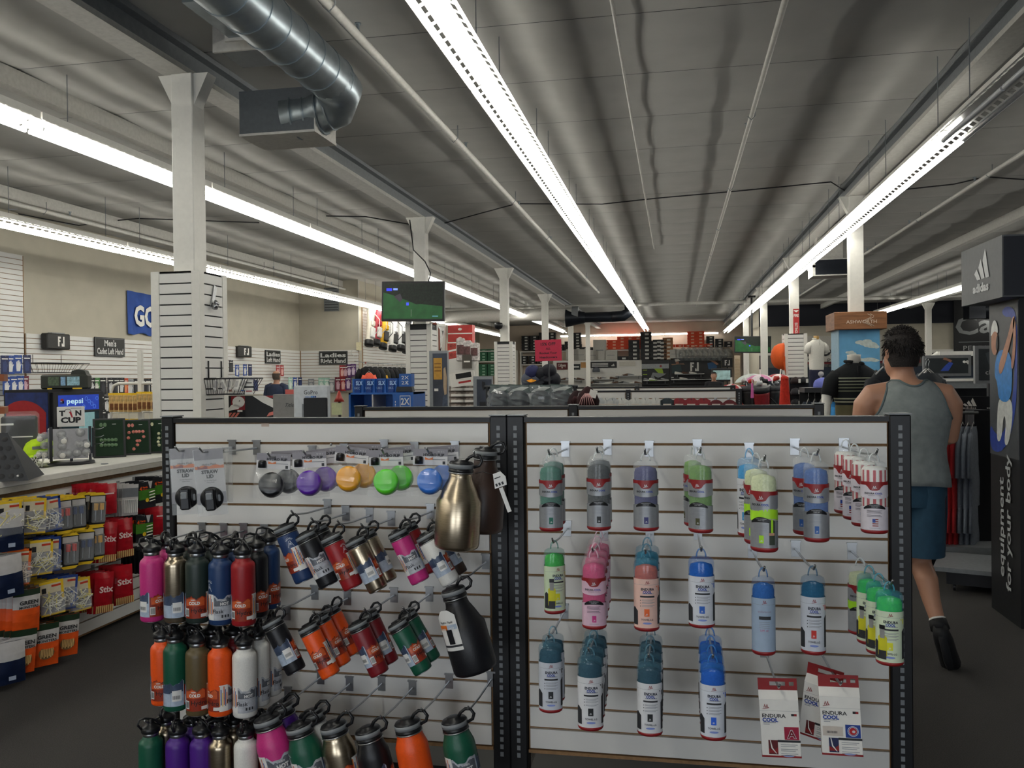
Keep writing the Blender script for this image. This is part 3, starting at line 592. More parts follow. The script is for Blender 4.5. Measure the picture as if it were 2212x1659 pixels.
# ================= cooling towel tubes =================
TRED=mat('#8d1f22',.4); SILV=mat('#9a9da1',.35,.35,.06,60); TWH=mat('#d8d9dd',.4,amt=.03); BLUE1=mat('#23439c',.4); GTX=mat('#8f9298',.5)
_tk={}
def swoosh(m,x,z,k,c,f,l=.0008):
    for dx in (-.0022,.0022): m.poly([(x+(dx-.0026)*k,z),(x+(dx-.0012)*k,z),(x+dx*k,z+.005*k),(x+(dx+.0012)*k,z),(x+(dx+.0026)*k,z),(x+(dx+.0002)*k,z+.0075*k),(x+(dx-.0002)*k,z+.0075*k)],c,f,l)
    m.band(x-.007*k,x+.006*k,lambda t:z-.003*k+.0025*k*((t-x)/(.006*k)*.5+.5),lambda t:z-.002*k+.0028*k*((t-x)/(.006*k)*.5+.5),c,f,l,4)
def tube_kit(style,tow,cap='#e4eaea',label=None,swatch=None,flag=False,stripes=False,person=False):
    key=(style,tow,cap,label,swatch,flag,stripes,person)
    if key in _tk: return _tk[key]
    k=Kit(); a,b=.0355,.027; A=1.; f=cylmap(a,b); tm=mat(tow,.9,0,.12,160,.3,name='towel_cloth'); sw=mat(swatch or tow,.5)
    shell=MB().lathe([(.03,.002),(.0345,.006),(.0355,.012),(.0355,.196),(.033,.207),(.024,.213),(.012,.215)],film(cap,.15 if style!='white' else .24),28,1,b/a); si=k.part('clear_tube',shell)
    t=MB()
    if stripes:
        t.lathe([(.031,.012),(.0325,.02),(.0325,.19),(.028,.198),(.0,.2)],PAPER,24,1,b/a)
        for j in range(-4,5,2): t.band(j*.0085-.004,j*.0085+.004,.07,.19,mat('#b8283a',.9),cylmap(.0326,b*.92),.0004,3)
    else: t.lathe([(.031,.012),(.0325,.02),(.0325,.178),(.029,.19),(.012,.196),(0,.197)],tm,24,1,b/a)
    k.part('rolled_towel',t)
    k.part('base_cap',MB().lathe([(.029,0),(.034,.003),(.0362,.007),(.0362,.012)],TRED,24,1,b/a))
    lp=[]
    for i in range(11):
        q=math.pi*i/10; lp.append((.013*math.cos(q),0,.212+.026*math.sin(q)))
    k.part('hanger_loop',MB().tube(lp,.0028,film(cap,.55),6,flatten=.7),si)
    m=MB(); C=math.pi*a*.999
    if style=='silver':
        lm=mat(label,.35,.3 if label=='#9a9da1' else 0,.05,60) if label else SILV
        arc=lambda x:.104-.012*math.cos(min(1.4,abs(x)/a*1.1)); 
        m.band(-C,C,.012,lambda x:.078+.006*math.cos(min(1.5,abs(x)/a)),lm,f,.0004,28)
        m.band(-C,C,lambda x:.112-.007*math.cos(min(1.5,abs(x)/a)),.152,lm,f,.0004,28)
        m.band(-C,C,lambda x:.146 if abs(x)>.022 else (.146-(.022-abs(x))*1.4 if abs(x)>.0105 else .130),.156,TRED,f,.0007,36)
        m.band(-.031,.031,lambda x:.0775-.004*(abs(x)/.031)**2,lambda x:.0905-.012*(abs(x)/.031)**2,BLACK,f,.0007,10)
        m.text('COOLS INSTANTLY',0,.0855,.0022,TWH,f,.0011); m.text('WHEN WET',0,.0815,.0022,TWH,f,.0011)
        swoosh(m,0,.137,1.,TWH,f,.0011)
        m.text('ENDURA',-.0005,.1215,.0052,INK,f,.0009,w=.027,bold=.03,align='r'); m.text('COOL',.0008,.1215,.0052,BLUE1,f,.0009,w=.02,bold=.04,align='l'); m.text('COOLING TOWEL',0,.1155,.0022,GTX if not label else DGREY,f,.0009,w=.034)
        for i,z in enumerate((.070,.0665,.063,.056,.0525)): m.band(-.021,.019-.004*(i%2),z,z+.0012,GTX if not label else DGREY,f,.0008,6)
        if flag:
            m.band(-.006,.009,.024,.046,TWH,f,.0009,3)
            for i in range(4): m.band(-.006,.009,.024+i*.0063,.0272+i*.0063,TRED,f,.0012,3)
            m.band(-.006,.0015,.035,.046,BLUE1,f,.0015,2)
        else:
            m.band(-.0055,.0065,.024,.044,sw,f,.0009,3); swoosh(m,.001,.029,.5,TWH,f,.0013)
        m.band(-.014,.014,.018,.019,GTX,f,.0008,4)
        if person:
            m.band(.021,.038,.02,lambda x:.085-.5*abs(x-.029),mat('#3a4438',.6),f,.0009,6); m.band(.026,.032,.05,.085,sw,f,.0012,3); m.band(.02,.036,.044,.051,mat('#c79a7f',.6),f,.0013,4)
            m.band(-C,C,lambda x:.083+.004*math.sin(x*60),lambda x:.108+.003*math.sin(x*60),mat(swatch,.4),f,.0006,20)
    else:
        lm=mat(label or '#d8d9dd',.4,0,.04,40)
        m.band(-C,C,.012,.158,lm,f,.0004,28); m.band(-C,C,.1405,.1412,GTX,f,.0006,24)
        swoosh(m,.003,.1455,1.05,TRED,f,.0009)
        if style=='mist':
            m.text('enduracool',.003,.122,.0055,mat('#8f6f86',.5),f,.0009,w=.04); m.band(-.014,.022,.1,.109,DGREY,f,.0009,6); m.text('UPF 40',.002,.07,.006,mat('#b05a80',.5),f,.0009)
            for i in range(4): m.band(-.014,.018,.092-i*.005,.0932-i*.005,GTX,f,.0008,5)
        else:
            m.text('ENDURA',.004,.128,.0072,mat('#1d2233',.5),f,.0009,w=.038,bold=.04); m.text('COOL',.003,.1195,.0072,BLUE1,f,.0009,w=.025,bold=.05); m.band(-.012,.022,.1135,.1155,GTX,f,.0008,6)
            m.band(-.018,.024,.1035,.1085,DGREY,f,.0009,8)
            for i,z in enumerate((.096,.093,.088,.085,.079,.076)): m.band(-.013,.024-.006*(i%2),z,z+.0013,GTX,f,.0008,6)
            for z in (.0945,.0865,.0775): m.band(-.018,-.0155,z-.0012,z+.0012,DGREY,f,.0008,1)
            m.band(-.006,.0085,.047,.069,sw,f,.0009,3); swoosh(m,.001,.052,.55,TWH,f,.0013)
            m.text('TOWEL-LG',.002,.037,.0052,INK,f,.0009,w=.034,bold=.02); m.band(-.011,.015,lambda x:.0265-.003*math.sqrt(max(0,1-((x-.002)/.013)**2)),lambda x:.0265+.003*math.sqrt(max(0,1-((x-.002)/.013)**2)),mat('#7d8fd0',.5),f,.0009,10)
            m.poly([(.03,.137),(.045,.137),(.045,.12)],sw,f,.0009)
            m.band(-.05,-.026,.02,lambda x:.075-.9*abs(x+.04),DGREY,f,.0007,6); m.band(.036,.052,.022,lambda x:.11-.9*abs(x-.046),DGREY,f,.0007,6)
            if person:
                m.band(-.032,-.006,.03,lambda x:.098-1.2*abs(x+.019),mat('#c8c41f',.6),f,.0012,8); m.band(-.026,-.012,.08,.112,mat('#8f8f8d',.6),f,.0015,5); m.band(-.027,-.011,.106,.118,BLACK,f,.0018,5); m.band(-.03,-.008,.02,.045,DGREY,f,.0017,5)
    li=k.part('printed_sleeve',m); k.H=.215; _tk[key]=k; return k
CB='#4f9ab8'; CL='#e4eaea'; CG='#5f93a8'
RC={'top':0,'middle':0,'bottom':0}
def put_tube(kit,cx,yt,yb,Y,lab,behind=(),hookl=None,turn=0.,wpx=None,dx=0.):
    pb=WY(cx,yb,Y); pt=WY(cx,yt,Y); sz=(pt.z-pb.z)/.215; sx=1.0
    if wpx: sx=(WY(cx+wpx/2,yb,Y).x-WY(cx-wpx/2,yb,Y).x)/.071
    S=Matrix.Diagonal((sx,sx,sz,1)); spin=camang(pb)*.8+turn
    kit.put('towel_tube',lab,'package',T(pb.x,Y,pb.z)@RZ(spin)@S,'cooling towel tubes')
    yy=Y
    for j,(kk,l2,t2) in enumerate(behind):
        yy+=.062; kk.put('towel_tube',l2,'package',T(pb.x+dx*(j+1),yy,pb.z+.008*(j+1))@RZ(spin+t2)@S,'cooling towel tubes')
    rw='top' if yt<1100 else ('middle' if yt<1300 else 'bottom'); RC[rw]+=1
    hook(pb.x,pt.z+.022,Y-.03,'chrome hook, %s from the middle post in the %s towel row'%(ORD[RC[rw]-1],rw))
sil=lambda t,s=None,**q: tube_kit('silver',t,swatch=s or t,**q)
wht=lambda t,lab,s,cap=CB,**q: tube_kit('white',t,cap,lab,s,**q)
kt=sil('#0f6b57'); put_tube(kt,1191,994,1146,2.58,'teal cooling towel tube with silver label, top row next to the middle post',[(kt,'teal cooling towel tube behind another teal one in the top row',.3)],wpx=50)
kt=sil('#23282c'); put_tube(kt,1294,990,1144,2.58,'charcoal cooling towel tube with silver label, second in the top row',[(kt,'charcoal cooling towel tube behind another in the top row',.4)],wpx=51)
kt=sil('#33336f'); put_tube(kt,1396,994,1145,2.58,'indigo cooling towel tube with silver label, third in the top row',wpx=54)
kt=sil('#5d8f2c','#4a4a2c'); put_tube(kt,1514,991,1149,2.58,'olive green cooling towel tube with silver label, fourth in the top row',[(kt,'olive green cooling towel tube behind another in the top row',-.9)],wpx=54,turn=-.35,dx=-.02)
kt=tube_kit('silver','#ccd6a8','#e4eaea',None,'#a9e22c',person=True); kb=tube_kit('white','#4aa0d8','#67b7e6','#d8d9dd','#4aa0d8'); put_tube(kt,1651,1009,1190,2.46,'lime cooling towel tube with a printed figure, lowest hanging in the top row',[(kt,'lime cooling towel tube behind the lowest hanging lime one',-.3),(kb,'sky blue capped towel tube behind the lime towel tubes',-.3)],wpx=60,turn=-.3,dx=-.014)
kt=sil('#2d5fa8'); put_tube(kt,1764,996,1169,2.5,'blue cooling towel tube with silver label in the top row',[(kt,'blue cooling towel tube behind another silver labelled one',-.4)],wpx=55,dx=-.022)
kt=tube_kit('silver','#d8d8d8','#e4eaea','#d6cfd6','#b8283a',True,True); put_tube(kt,1889,996,1151,2.5,'red and white striped towel tube with a small flag, rightmost of the top row',[(kt,'striped flag towel tube second on the rightmost top hook',-.2),(kt,'striped flag towel tube third on the rightmost top hook',-.4),(kt,'striped flag towel tube last on the rightmost top hook',-.4)],wpx=58,dx=-.013)
kt=wht('#45c22a','#c9d9b8','#d8d81f','#5fb0a0',person=True); put_tube(kt,1199,1183,1323,2.62,'bright green towel tube with pale green label, middle row next to the middle post',wpx=46,turn=.35)
kt=tube_kit('silver','#c82a6e','#f0d0dc','#d9b7c8','#c2287c'); put_tube(kt,1284,1203,1356,2.56,'hot pink towel tube with pink label in the middle row',[(kt,'hot pink towel tube second on the middle row hook',.3),(kt,'hot pink towel tube third on the middle row hook',.3),(kt,'hot pink towel tube last on the middle row hook',.3)],wpx=52)
kt=wht('#d9613a','#e3bdb0','#e8641c',CB); k2=wht('#2f7f9c','#d8d9dd','#2f7f9c',CB); put_tube(kt,1397,1206,1360,2.56,'coral towel tube with salmon label in the middle row',[(k2,'teal capped towel tube right behind the coral one',0),(k2,'teal capped towel tube last on the coral hook',0)],wpx=54)
kt=wht('#1d5fc0','#d2d6de','#1d5fc0','#2f7fd0'); put_tube(kt,1516,1201,1353,2.56,'royal blue towel tube with white label, fourth in the middle row',wpx=56)
kt=tube_kit('mist','#2a62b0','#4b8fd0','#9fb2c8','#2a62b0'); put_tube(kt,1650,1244,1412,2.58,'misty blue towel tube without swatch in the middle row',wpx=51)
kt=wht('#1f5f86','#c9ced8','#c8281e','#3f7fa8'); put_tube(kt,1757,1241,1411,2.58,'white labelled towel tube with a red swatch in the middle row',wpx=53)
kt=wht('#3fd02a','#cfdcc0','#d8d81f','#4fb0c8',person=True); kq=tube_kit('silver','#ccd6a8','#e4eaea',None,'#a9e22c',person=True)
put_tube(kt,1922,1274,1434,2.44,'neon green towel tube with a printed face, frontmost on the rightmost hook',[(kt,'neon green towel tube second on the rightmost middle row hook',-.1),(kt,'neon green towel tube third on the rightmost middle row hook',-.1),(kq,'silver and lime towel tube last on the rightmost middle hook',-.1)],wpx=59,turn=-.05,dx=-.012)
kt=wht('#1d3f52','#c6cbd4','#20262b',CG); put_tube(kt,1190,1387,1535,2.6,'dark teal towel tube with black swatch, bottom row next to the middle post',[(kt,'dark teal towel tube behind the bottom row one by the middle post',.4)],wpx=50)
kt2=wht('#1f3a4c','#d8d9dc','#15191c',CG)
for cx,yt,yb,nm in ((1276,1416,1573,'second'),(1404,1429,1585,'third')):
    put_tube(kt2,cx,yt,yb,2.54,'slate capped towel tube with black swatch, %s in the bottom row'%nm,[(kt2,'slate capped towel tube second on the %s bottom row hook'%nm,.2),(kt2,'slate capped towel tube third on the %s bottom row hook'%nm,.2),(kt2,'slate capped towel tube last on the %s bottom row hook'%nm,.2)],wpx=54)
kt=wht('#1b56c4','#d4d9e2','#1d5fd8','#3f8fe0'); put_tube(kt,1541,1431,1594,2.52,'bright blue towel tube with blue swatch at the right of the bottom row',[(kt,'bright blue towel tube second on the bottom row hook',-.1),(kt,'bright blue towel tube third on the bottom row hook',-.1),(kt,'bright blue towel tube last on the bottom row hook',-.1)],wpx=55)
# ---------------- cartons with red headers ----------------
def carton(sq,emblem,emc):
    k=Kit(); W=.05; H=.175; f=flat(0.)
    bd=k.part('box',MB().box(-W,W,0,.034,-H,-.022,PAPER,c=.001))
    k.part('gable',MB().add([(-W,0,-.022),(W,0,-.022),(W,.034,-.022),(-W,.034,-.022),(-W,.015,0),(W,.015,0)],[(0,1,5,4),(2,3,4,5),(1,2,5),(3,0,4)],PAPER))
    h=MB().prism([(-W,-.002),(W,-.002),(W,.028),(.038,.028),(.036,.014),(.030,.014),(.028,.028),(.02,.028),(.012,.012),(-.018,.012),(-.01,.022),(-.0,.024),(.008,.028),(-W,.028)],.014,.016,TRED); h=MB()
    h.box(-W,W,.014,.016,-.002,.010,TRED).box(-W,W,.014,.016,.021,.03,TRED).box(-W,-.02,.014,.016,.010,.021,TRED).box(.02,.03,.014,.016,.010,.021,TRED).box(.042,W,.014,.016,.010,.021,TRED)
    k.part('header_tab',h)
    p=MB(); swoosh(p,-.033,-.044,1.3,TRED,f); p.band(-W,W,-.0525,-.052,GTX,f,.0004,1)
    p.text('ENDURA',-.044,-.065,.0095,INK,f,w=.06,bold=.02,align='l'); p.text('COOL',-.044,-.0765,.0095,BLUE1,f,w=.04,bold=.05,align='l'); p.band(-.042,-.01,-.0845,-.0825,GTX,f,.0004,1); p.band(-.042,-.026,-.089,-.087,GTX,f,.0004,1)
    p.band(.03,.037,-.065,-.059,INK,f,.0005,1); p.band(.037,.044,-.065,-.059,TRED,f,.0005,1)
    p.band(.01,.047,-.128,-.094,mat(sq,.4),f,.0005,1)
    if emblem=='C':
        for r,c in ((.0135,'#d8d8dc'),(.012,sq),(.0105,'#d8d8dc'),(.0095,'#b8242c'),(.0055,'#d8d8dc')): 
            p.poly([(.0285+r*math.cos(i*math.pi/10),-.111+r*math.sin(i*math.pi/10)) for i in range(20)],mat(c,.4),f,.0006+.0002*(.0135-r)*1000/4)
        p.text('C',.0285,-.111,.012,mat('#b8242c',.4),f,.0022,bold=.05)
    else: p.text(emblem,.0285,-.113,.02,mat('#d8d8dc',.4),f,.0008,bold=.06); p.text(emblem,.0285,-.113,.02,mat('#7c1220',.4),f,.001,bold=.02)
    p.band(-.032,-.008,-.168,-.13,mat(emc,.5),f,.0005,1); p.poly([(-.032,-.152),(-.02,-.158),(-.008,-.148),(-.008,-.164),(-.032,-.164)],TRED,f,.0008); p.poly([(-.026,-.13),(-.022,-.15),(-.012,-.165),(-.014,-.165),(-.025,-.152),(-.028,-.13)],PAPER,f,.001)
    p.band(-.008,W,-.135,-.129,DGREY,f,.0006,1)
    for i in range(6): p.band(-.001,.042-.006*(i%2),-.142-i*.0045-(i//2)*.003,-.1405-i*.0045-(i//2)*.003,GTX,f,.0006,1)
    if emblem=='C': p.band(-.046,.004,-.125,-.1,mat('#c9bfb4',.6),f,.0006,1); [p.band(-.036+i*.003,-.0345+i*.003,-.118,-.112,INK,f,.0009,1) for i in range(9)]
    p.poly([(.018+.014*math.cos(i*math.pi/8),-.171+.0028*math.sin(i*math.pi/8)) for i in range(16)],mat('#9aa5d0',.5),f,.0006)
    k.part('print',p,bd); k.part('base_stripe',MB().box(-W-.0005,W+.0005,-.0005,.0345,-H-.001,-H+.004,TRED)); return k
ka=carton('#a01c3c','A','#5c1418'); kc=carton('#1f3f8f','C','#1c2550')
for kk,cx,yt,yb,Y,lab,ry in ((ka,1680,1469,1636,2.56,'white towel carton with red emblem, hanging alone at the bottom right',-.05),(kc,1812,1462,1632,2.54,'white towel carton with blue round emblem at the bottom right corner',-.045)):
    p=WY(cx,yt,Y); q=WY(cx+14,yb,Y); s=(p.z-q.z)/.205; kk.put('towel_carton',lab,'box',T(p.x,Y,p.z-.03*s)@RZ(camang(p)*.5)@RY(ry)@Matrix.Scale(s,4),'towel cartons')
    hook(p.x,p.z-.012,Y-.03,'chrome hook holding the %s'%lab.split(',')[0].replace(' at the bottom right corner',''))
p=WY(1783,1446,2.63); ka.put('towel_carton','white towel carton tucked behind the one with the blue emblem','box',T(p.x-.005,2.64,p.z-.032)@RZ(-.45)@RY(.12)@Matrix.Scale(1.05,4),'towel cartons')
# ================= golf counter on the left =================
CX=-3.46
k=Kit(); k.part('worktop',MB().box(CX-.72,CX+.03,2.3,5.45,.985,1.02,WHITE,c=.004)); k.part('worktop_edge',MB().box(CX,CX+.034,2.3,5.45,.955,.985,mat('#a9a59b',.5)))
ci=k.part('carcass',MB().box(CX-.7,CX-.02,2.32,5.43,.02,.98,MDF)); sm=MB().box(-.012,0,2.32,5.43,0,.0655,SLAT).mesh('slat')
for i in range(12): k.part('slat',sm,ci,T(CX,0,.04+i*.0745))
k.put('golf_counter','long white counter with a slatwall front hung with golf tee packs','counter',T(0,0,0)); 
YEL=mat('#e8c024',.5); TEEW=mat('#e6e2d2',.5); WOOD=mat('#c9a468',.6); ORG=mat('#e4561a',.35,amt=.1); DGRN=mat('#122a16',.35,amt=.2); RDP=mat('#a81420',.22,amt=.15); GRN=mat('#3f7a1c',.4); LGR=mat('#b9b6b4',.4)
BAGF=film('#f0f2f2',.14,.1)
def sticks(n,x0,x1,z0,z1,mats,seed,L=.055,y=-.006):
    r=random.Random(seed); m=MB()
    for i in range(n):
        a=r.uniform(-.9,.9); cx=r.uniform(x0,x1); cz=r.uniform(z0,z1); dx=math.sin(a)*L/2; dz=math.cos(a)*L/2
        if r.random()<.5: dx,dz=dz,dx*.6
        yy=y-r.uniform(0,.008); q=r.choice(mats); m.cyl((cx-dx,yy,cz-dz),(cx+dx,yy,cz+dz),.0024,q,5,caps=False); m.cyl((cx+dx,yy,cz+dz),(cx+dx*1.08,yy,cz+dz*1.08),.005,q,5)
    return m
def tee_bag(hc,seed,tees=None,acc='#c23a22'):
    k=Kit(); f=flat(-.001); h=mat(hc,.45)
    c=MB().box(-.055,.055,-.001,.001,-.165,0,CARDG); c.band(-.055,.055,-.012,0,h,f,.0004,1); c.band(.043,.055,-.1,0,h,f,.0004,1); c.band(-.055,.043,-.058,-.012,mat('#cfc4a8',.6),f,.0004,1); c.band(.0,.043,-.03,-.02,mat(acc,.5),f,.0006,1); c.band(-.055,.055,-.165,-.155,h,f,.0004,1); c.band(-.045,-.025,-.055,-.03,INK,f,.0006,1)
    k.part('card',c); k.part('tees',sticks(26,-.035,.035,-.14,-.075,tees or [TEEW],seed)); k.part('clear_bag',MB().box(-.053,.053,-.022,-.0015,-.158,-.06,BAGF,c=.008)); return k
def pen_card(c1,seed):
    k=Kit(); f=flat(-.001); c=MB().box(-.045,.045,-.001,.001,-.16,-.01,BLACK)
    c.prism([(-.045,-.01),(.045,-.01),(.03,.004),(-.03,.004)],-.001,.001,YEL); c.prism([(.045,-.16),(-.045,-.16),(-.03,-.174),(.03,-.174)],-.001,.001,YEL); c.band(-.04,.04,-.045,-.015,LGR,f,.0004,1)
    k.part('card',c)
    for x in (-.016,.016): k.part('divot_tool',MB().cyl((x,-.012,-.085),(x,-.012,-.05),.011,mat(c1,.35),8).cyl((x,-.012,-.14),(x,-.012,-.085),.004,CHROME,6))
    k.part('clear_blister',MB().box(-.036,.036,-.026,-.0015,-.15,-.04,BAGF,c=.006)); return k
def pouch(lines,hc,wc,bc,win,h=.2,w=.06,tc=INK,seed=1):
    k=Kit(); n=7; vs=[]; fs=[]
    for i in range(n+1):
        a=i/n; dp=.002+.016*math.sin(math.pi*min(1,a*1.02))
        vs+=[(-w,0,-h*a),(-w*.5,-dp*1.1-.002*(i%2),-h*a),(0,-dp*1.25,-h*a),(w*.5,-dp*1.1-.0015*((i+1)%2),-h*a),(w,0,-h*a)]
    m=MB()
    for i in range(n):
        a=(i+.5)/n; q=hc if a<.2 else (wc if a<.44 else bc)
        m.add([vs[i*5+j] for j in range(5)]+[vs[i*5+5+j] for j in range(5)],[(j,j+5,j+6,j+1) for j in range(4)],q,True)
    m.add([(-w,.001,0),(w,.001,0),(w,.001,-h),(-w,.001,-h)],[(0,1,2,3)],bc)
    b=k.part('pouch',m); f=flat(-.021); t=MB()
    for s,z,sz,wd in lines: t.text(s,0,z,sz,tc,f,.001,w=wd,bold=.03)
    k.part('lettering',t,b)
    if win=='oval': k.part('window',MB().poly([(.0+.036*math.cos(i*math.pi/8),-h*.68+.03*math.sin(i*math.pi/8)) for i in range(16)],mat('#7d5f38',.6),flat(-.0195),.001),b); s=MB(); [s.cyl((-.026+i*.0075,-.022,-h*.68-.022+.006*(i%2)),(-.024+i*.0075,-.022,-h*.68+.02),.0028,WOOD,5) for i in range(8)]; k.part('tees',s)
    elif win=='base': s=MB(); [s.cyl((-.045+i*.0115,-.012,-h+.004),(-.045+i*.0115,-.014,-h+.04),.004,WOOD,5) for i in range(9)]; k.part('tees',s)
    return k
def yards(seed):
    k=Kit(); f=flat(-.001); c=MB().box(-.055,.055,-.001,.001,-.15,0,BLACK); c.band(-.055,.055,-.1,-.045,GRN,f,.0004,1); c.poly([(.01,0),(.04,0),(.028,-.04),(.02,-.04)],LGR,f,.0006); c.poly([(.0+.012*math.cos(i*.785),-.105+.012*math.sin(i*.785)) for i in range(8)],YEL,f,.0008)
    k.part('card',c); k.part('lettering',MB().text('4',-.04,-.035,.02,ORG,f,.001,bold=.04).text('Yards',-.012,-.03,.009,ORG,f,.001,bold=.04,w=.036).text('More',-.012,-.042,.007,ORG,f,.001,w=.03))
    s=MB(); [s.cyl((.01,-.008,-.062-i*.017),(.046,-.008,-.058-i*.017),.0035,TEEW,5) for i in range(4)]; k.part('tees',s); return k
def silver_card():
    k=Kit(); f=flat(-.001); c=MB().box(-.045,.045,-.001,.001,-.17,0,LGR); c.band(-.045,.045,-.07,-.02,mat('#6d7074',.4),f,.0004,1); k.part('card',c)
    s=MB(); [s.cyl((-.034+i*.0115,-.008,-.085),(-.03+i*.0115,-.008,-.155),.003,PAPER,5).cyl((-.034+i*.0115,-.008,-.085),(-.034+i*.0115,-.008,-.082),.006,PAPER,6) for i in range(7)]; k.part('tees',s); return k
GM=pouch([('GREEN',-.057,.017,.085),('MONSTERS',-.078,.011,.088)],DGRN,LGR,ORG,'oval',.2,.062); GM2=pouch([('GREEN',-.057,.017,.085),('MONSTERS',-.078,.011,.088)],DGRN,LGR,ORG,None,.2,.062)
SX=pouch([('Stix',-.085,.03,.08)],RDP,RDP,RDP,'base',.21,.055,mat('#e8c9c4',.4)); RED=pouch([('~',-.05,.012,.06)],RDP,RDP,RDP,None,.16,.06,mat('#e8c9c4',.4))
NVY=pouch([('~',-.16,.03,.03)],LGR,LGR,mat('#14203c',.3,amt=.2),None,.19,.062,mat('#a9b4c8',.4))
OT=tee_bag('#e0641c',5,[mat('#e9d9c9',.5)]); YT=[tee_bag('#e8c024',i,[TEEW,TEEW,mat('#e0d27a',.5)]) for i in range(3)]; BT=tee_bag('#23428c',11,[PAPER,PAPER,mat('#4060a8',.5)]); YARD=yards(1); SLV=silver_card()
PG=pen_card('#d8a23c',1); PR=pen_card('#c4382c',2); PB=pen_card('#1f3a6c',3)
_ck={}
def chook(Y,z,n,lab):
    k=Kit(); k.part('plate',MB().box(-.014,.014,-.003,.001,-.03,.006,CHROME)); k.part('wire_arm',MB().tube([(0,-.002,-.012),(0,-.14,-.01),(0,-.2,.004)],.003,CHROME,5)); return k.put('display_hook',lab,'hook',T(CX+.001,Y,z)@RZ(math.pi/2),'counter hooks')
PK=[ # kit, px, py of the front pack's top centre, how many, name, turn, row
 (YT[0],20,1083,2,'yellow headed tee bag','top'),(YT[1],76,1076,4,'yellow headed tee bag with pale tees','top'),(BT,106,1075,3,'blue headed tee bag','top'),(PR,136,1076,3,'divot tool card with red handles','top'),(PB,166,1072,5,'divot tool card with navy handles','top'),(PG,212,1066,3,'divot tool card with gold handles','top'),(RED,230,1046,5,'glossy red tee pouch','top'),(SLV,282,1046,6,'silver tee card with black edges','top'),(YARD,316,1040,4,'green and black long tee card','top'),(YARD,349,1030,4,'long green tee card beside the flask display','top'),
 (NVY,22,1100,3,'navy tee pouch with a grey top','second'),(OT,42,1186,3,'orange edged tee bag','second'),(YT[2],90,1166,4,'yellow headed tee bag','second'),(BT,108,1160,3,'blue headed tee bag','second'),(PR,152,1152,5,'divot tool card with red handles','second'),(PB,186,1146,4,'divot tool card with dark handles','second'),(PG,207,1136,2,'divot tool card with gold handles','second'),(SX,234,1128,3,'red tee pouch with script lettering','second'),(SX,266,1120,4,'red script tee pouch next to the green card','second'),(YARD,312,1114,4,'green and black long tee card','second'),(RED,344,1096,4,'dark red tee pouch','second'),
 (GM2,58,1272,5,'orange and white tee pouch','third'),(YT[0],110,1256,5,'yellow headed tee bag','third'),(BT,146,1244,5,'blue headed tee bag','third'),(YT[1],172,1250,2,'yellow edged bag of wooden tees','third'),(SX,226,1236,4,'red tee pouch with script lettering','third'),(SX,264,1222,3,'red tee pouch with script lettering at the end','third'),
 (GM,52,1360,2,'orange tee pouch with oval window','bottom'),(GM,98,1346,2,'orange tee pouch with oval window, middle one','bottom'),(GM,145,1328,3,'orange tee pouch with oval window, right-hand one','bottom'),(NVY,14,1200,3,'navy tee pouch at the picture edge','third'),(NVY,22,1385,2,'navy tee pouch behind the orange one','bottom')]
for i,(kk,x,y,n,nm,row) in enumerate(PK):
    XT=CX+.2; p=WX(x,y,XT); rr=random.Random(i)
    n=min(6,n+1)
    for j in range(n):
        lab='%s, frontmost on its %s row hook'%(nm,row) if j==0 else '%s, %s on its %s row hook'%(nm,ORD[j],row)
        kk.put('tee_pack',lab,'package',T(XT-.034*j,p.y+.004*j,p.z+rr.uniform(-.003,.003))@RZ(math.pi/2-.42+rr.uniform(-.12,.12))@RY(rr.uniform(-.06,.1))@Matrix.Scale(1.1,4),'tee packs')
    chook(p.y,p.z-.006,n,'counter hook of the %s, %s row'%(nm,row))
# dark comb-like rows of slim boxes near the flask display
sb=Kit(); sb.part('slim_box',MB().box(-.03,.03,-.008,.008,-.14,0,BLACK)); sb.part('hang_tab',MB().box(-.02,.02,-.001,.001,0,.025,DGREY))
p=WX(318,1190,CX+.2)
for j in range(6): sb.put('slim_black_pack','slim black pack on the counter beside the pink flask, %s from the front'%ORD[j],'package',T(CX+.2-.03*j,p.y,p.z)@RZ(math.pi/2-.3),'slim black packs')
# ---------------- on the counter ----------------
# sloping ball tray
k=Kit(); W0,W1,HH=.30,.12,.34
pl=MB().add([(-W0,0,0),(W0,0,0),(W1,.18,HH),(-W1,.18,HH),(-W0,.42,0),(W0,.42,0)],[(0,1,2,3),(1,5,2),(4,0,3),(5,4,3,2),(0,4,5,1)],DGREY); k.part('tray_body',pl)
nv=Vector((0,-HH,.18)).normalized()
for r in range(5):
    t=.1+r*.19; wd=W0+(W1-W0)*t; n=9-r
    for c in range(n):
        x=-wd+.04+(2*wd-.08)*c/(n-1); q=Vector((x,.18*t,HH*t)); 
        k.part('ball_cup',MB().lathe([(.0205,.0008),(.02,.0012),(.0,.0016)],INK,12,M=T(*q)@Matrix(((1,0,0,0),(0,.469,-.883,0),(0,.883,.469,0),(0,0,0,1)))))
k.part('price_dot',MB().lathe([(.009,.002),(0,.003)],PAPER,10,M=T(W0-.075,.18*.1,HH*.1)@Matrix(((1,0,0,0),(0,.469,-.883,0),(0,.883,.469,0),(0,0,0,1)))))
q=WZ(66,1038,1.02); k.put('ball_tray','sloping black golf ball tray with rows of round cups on the counter','tray',T(q.x-.2,q.y-.1,1.021)@RZ(.45)@Matrix.Scale(.72,4))
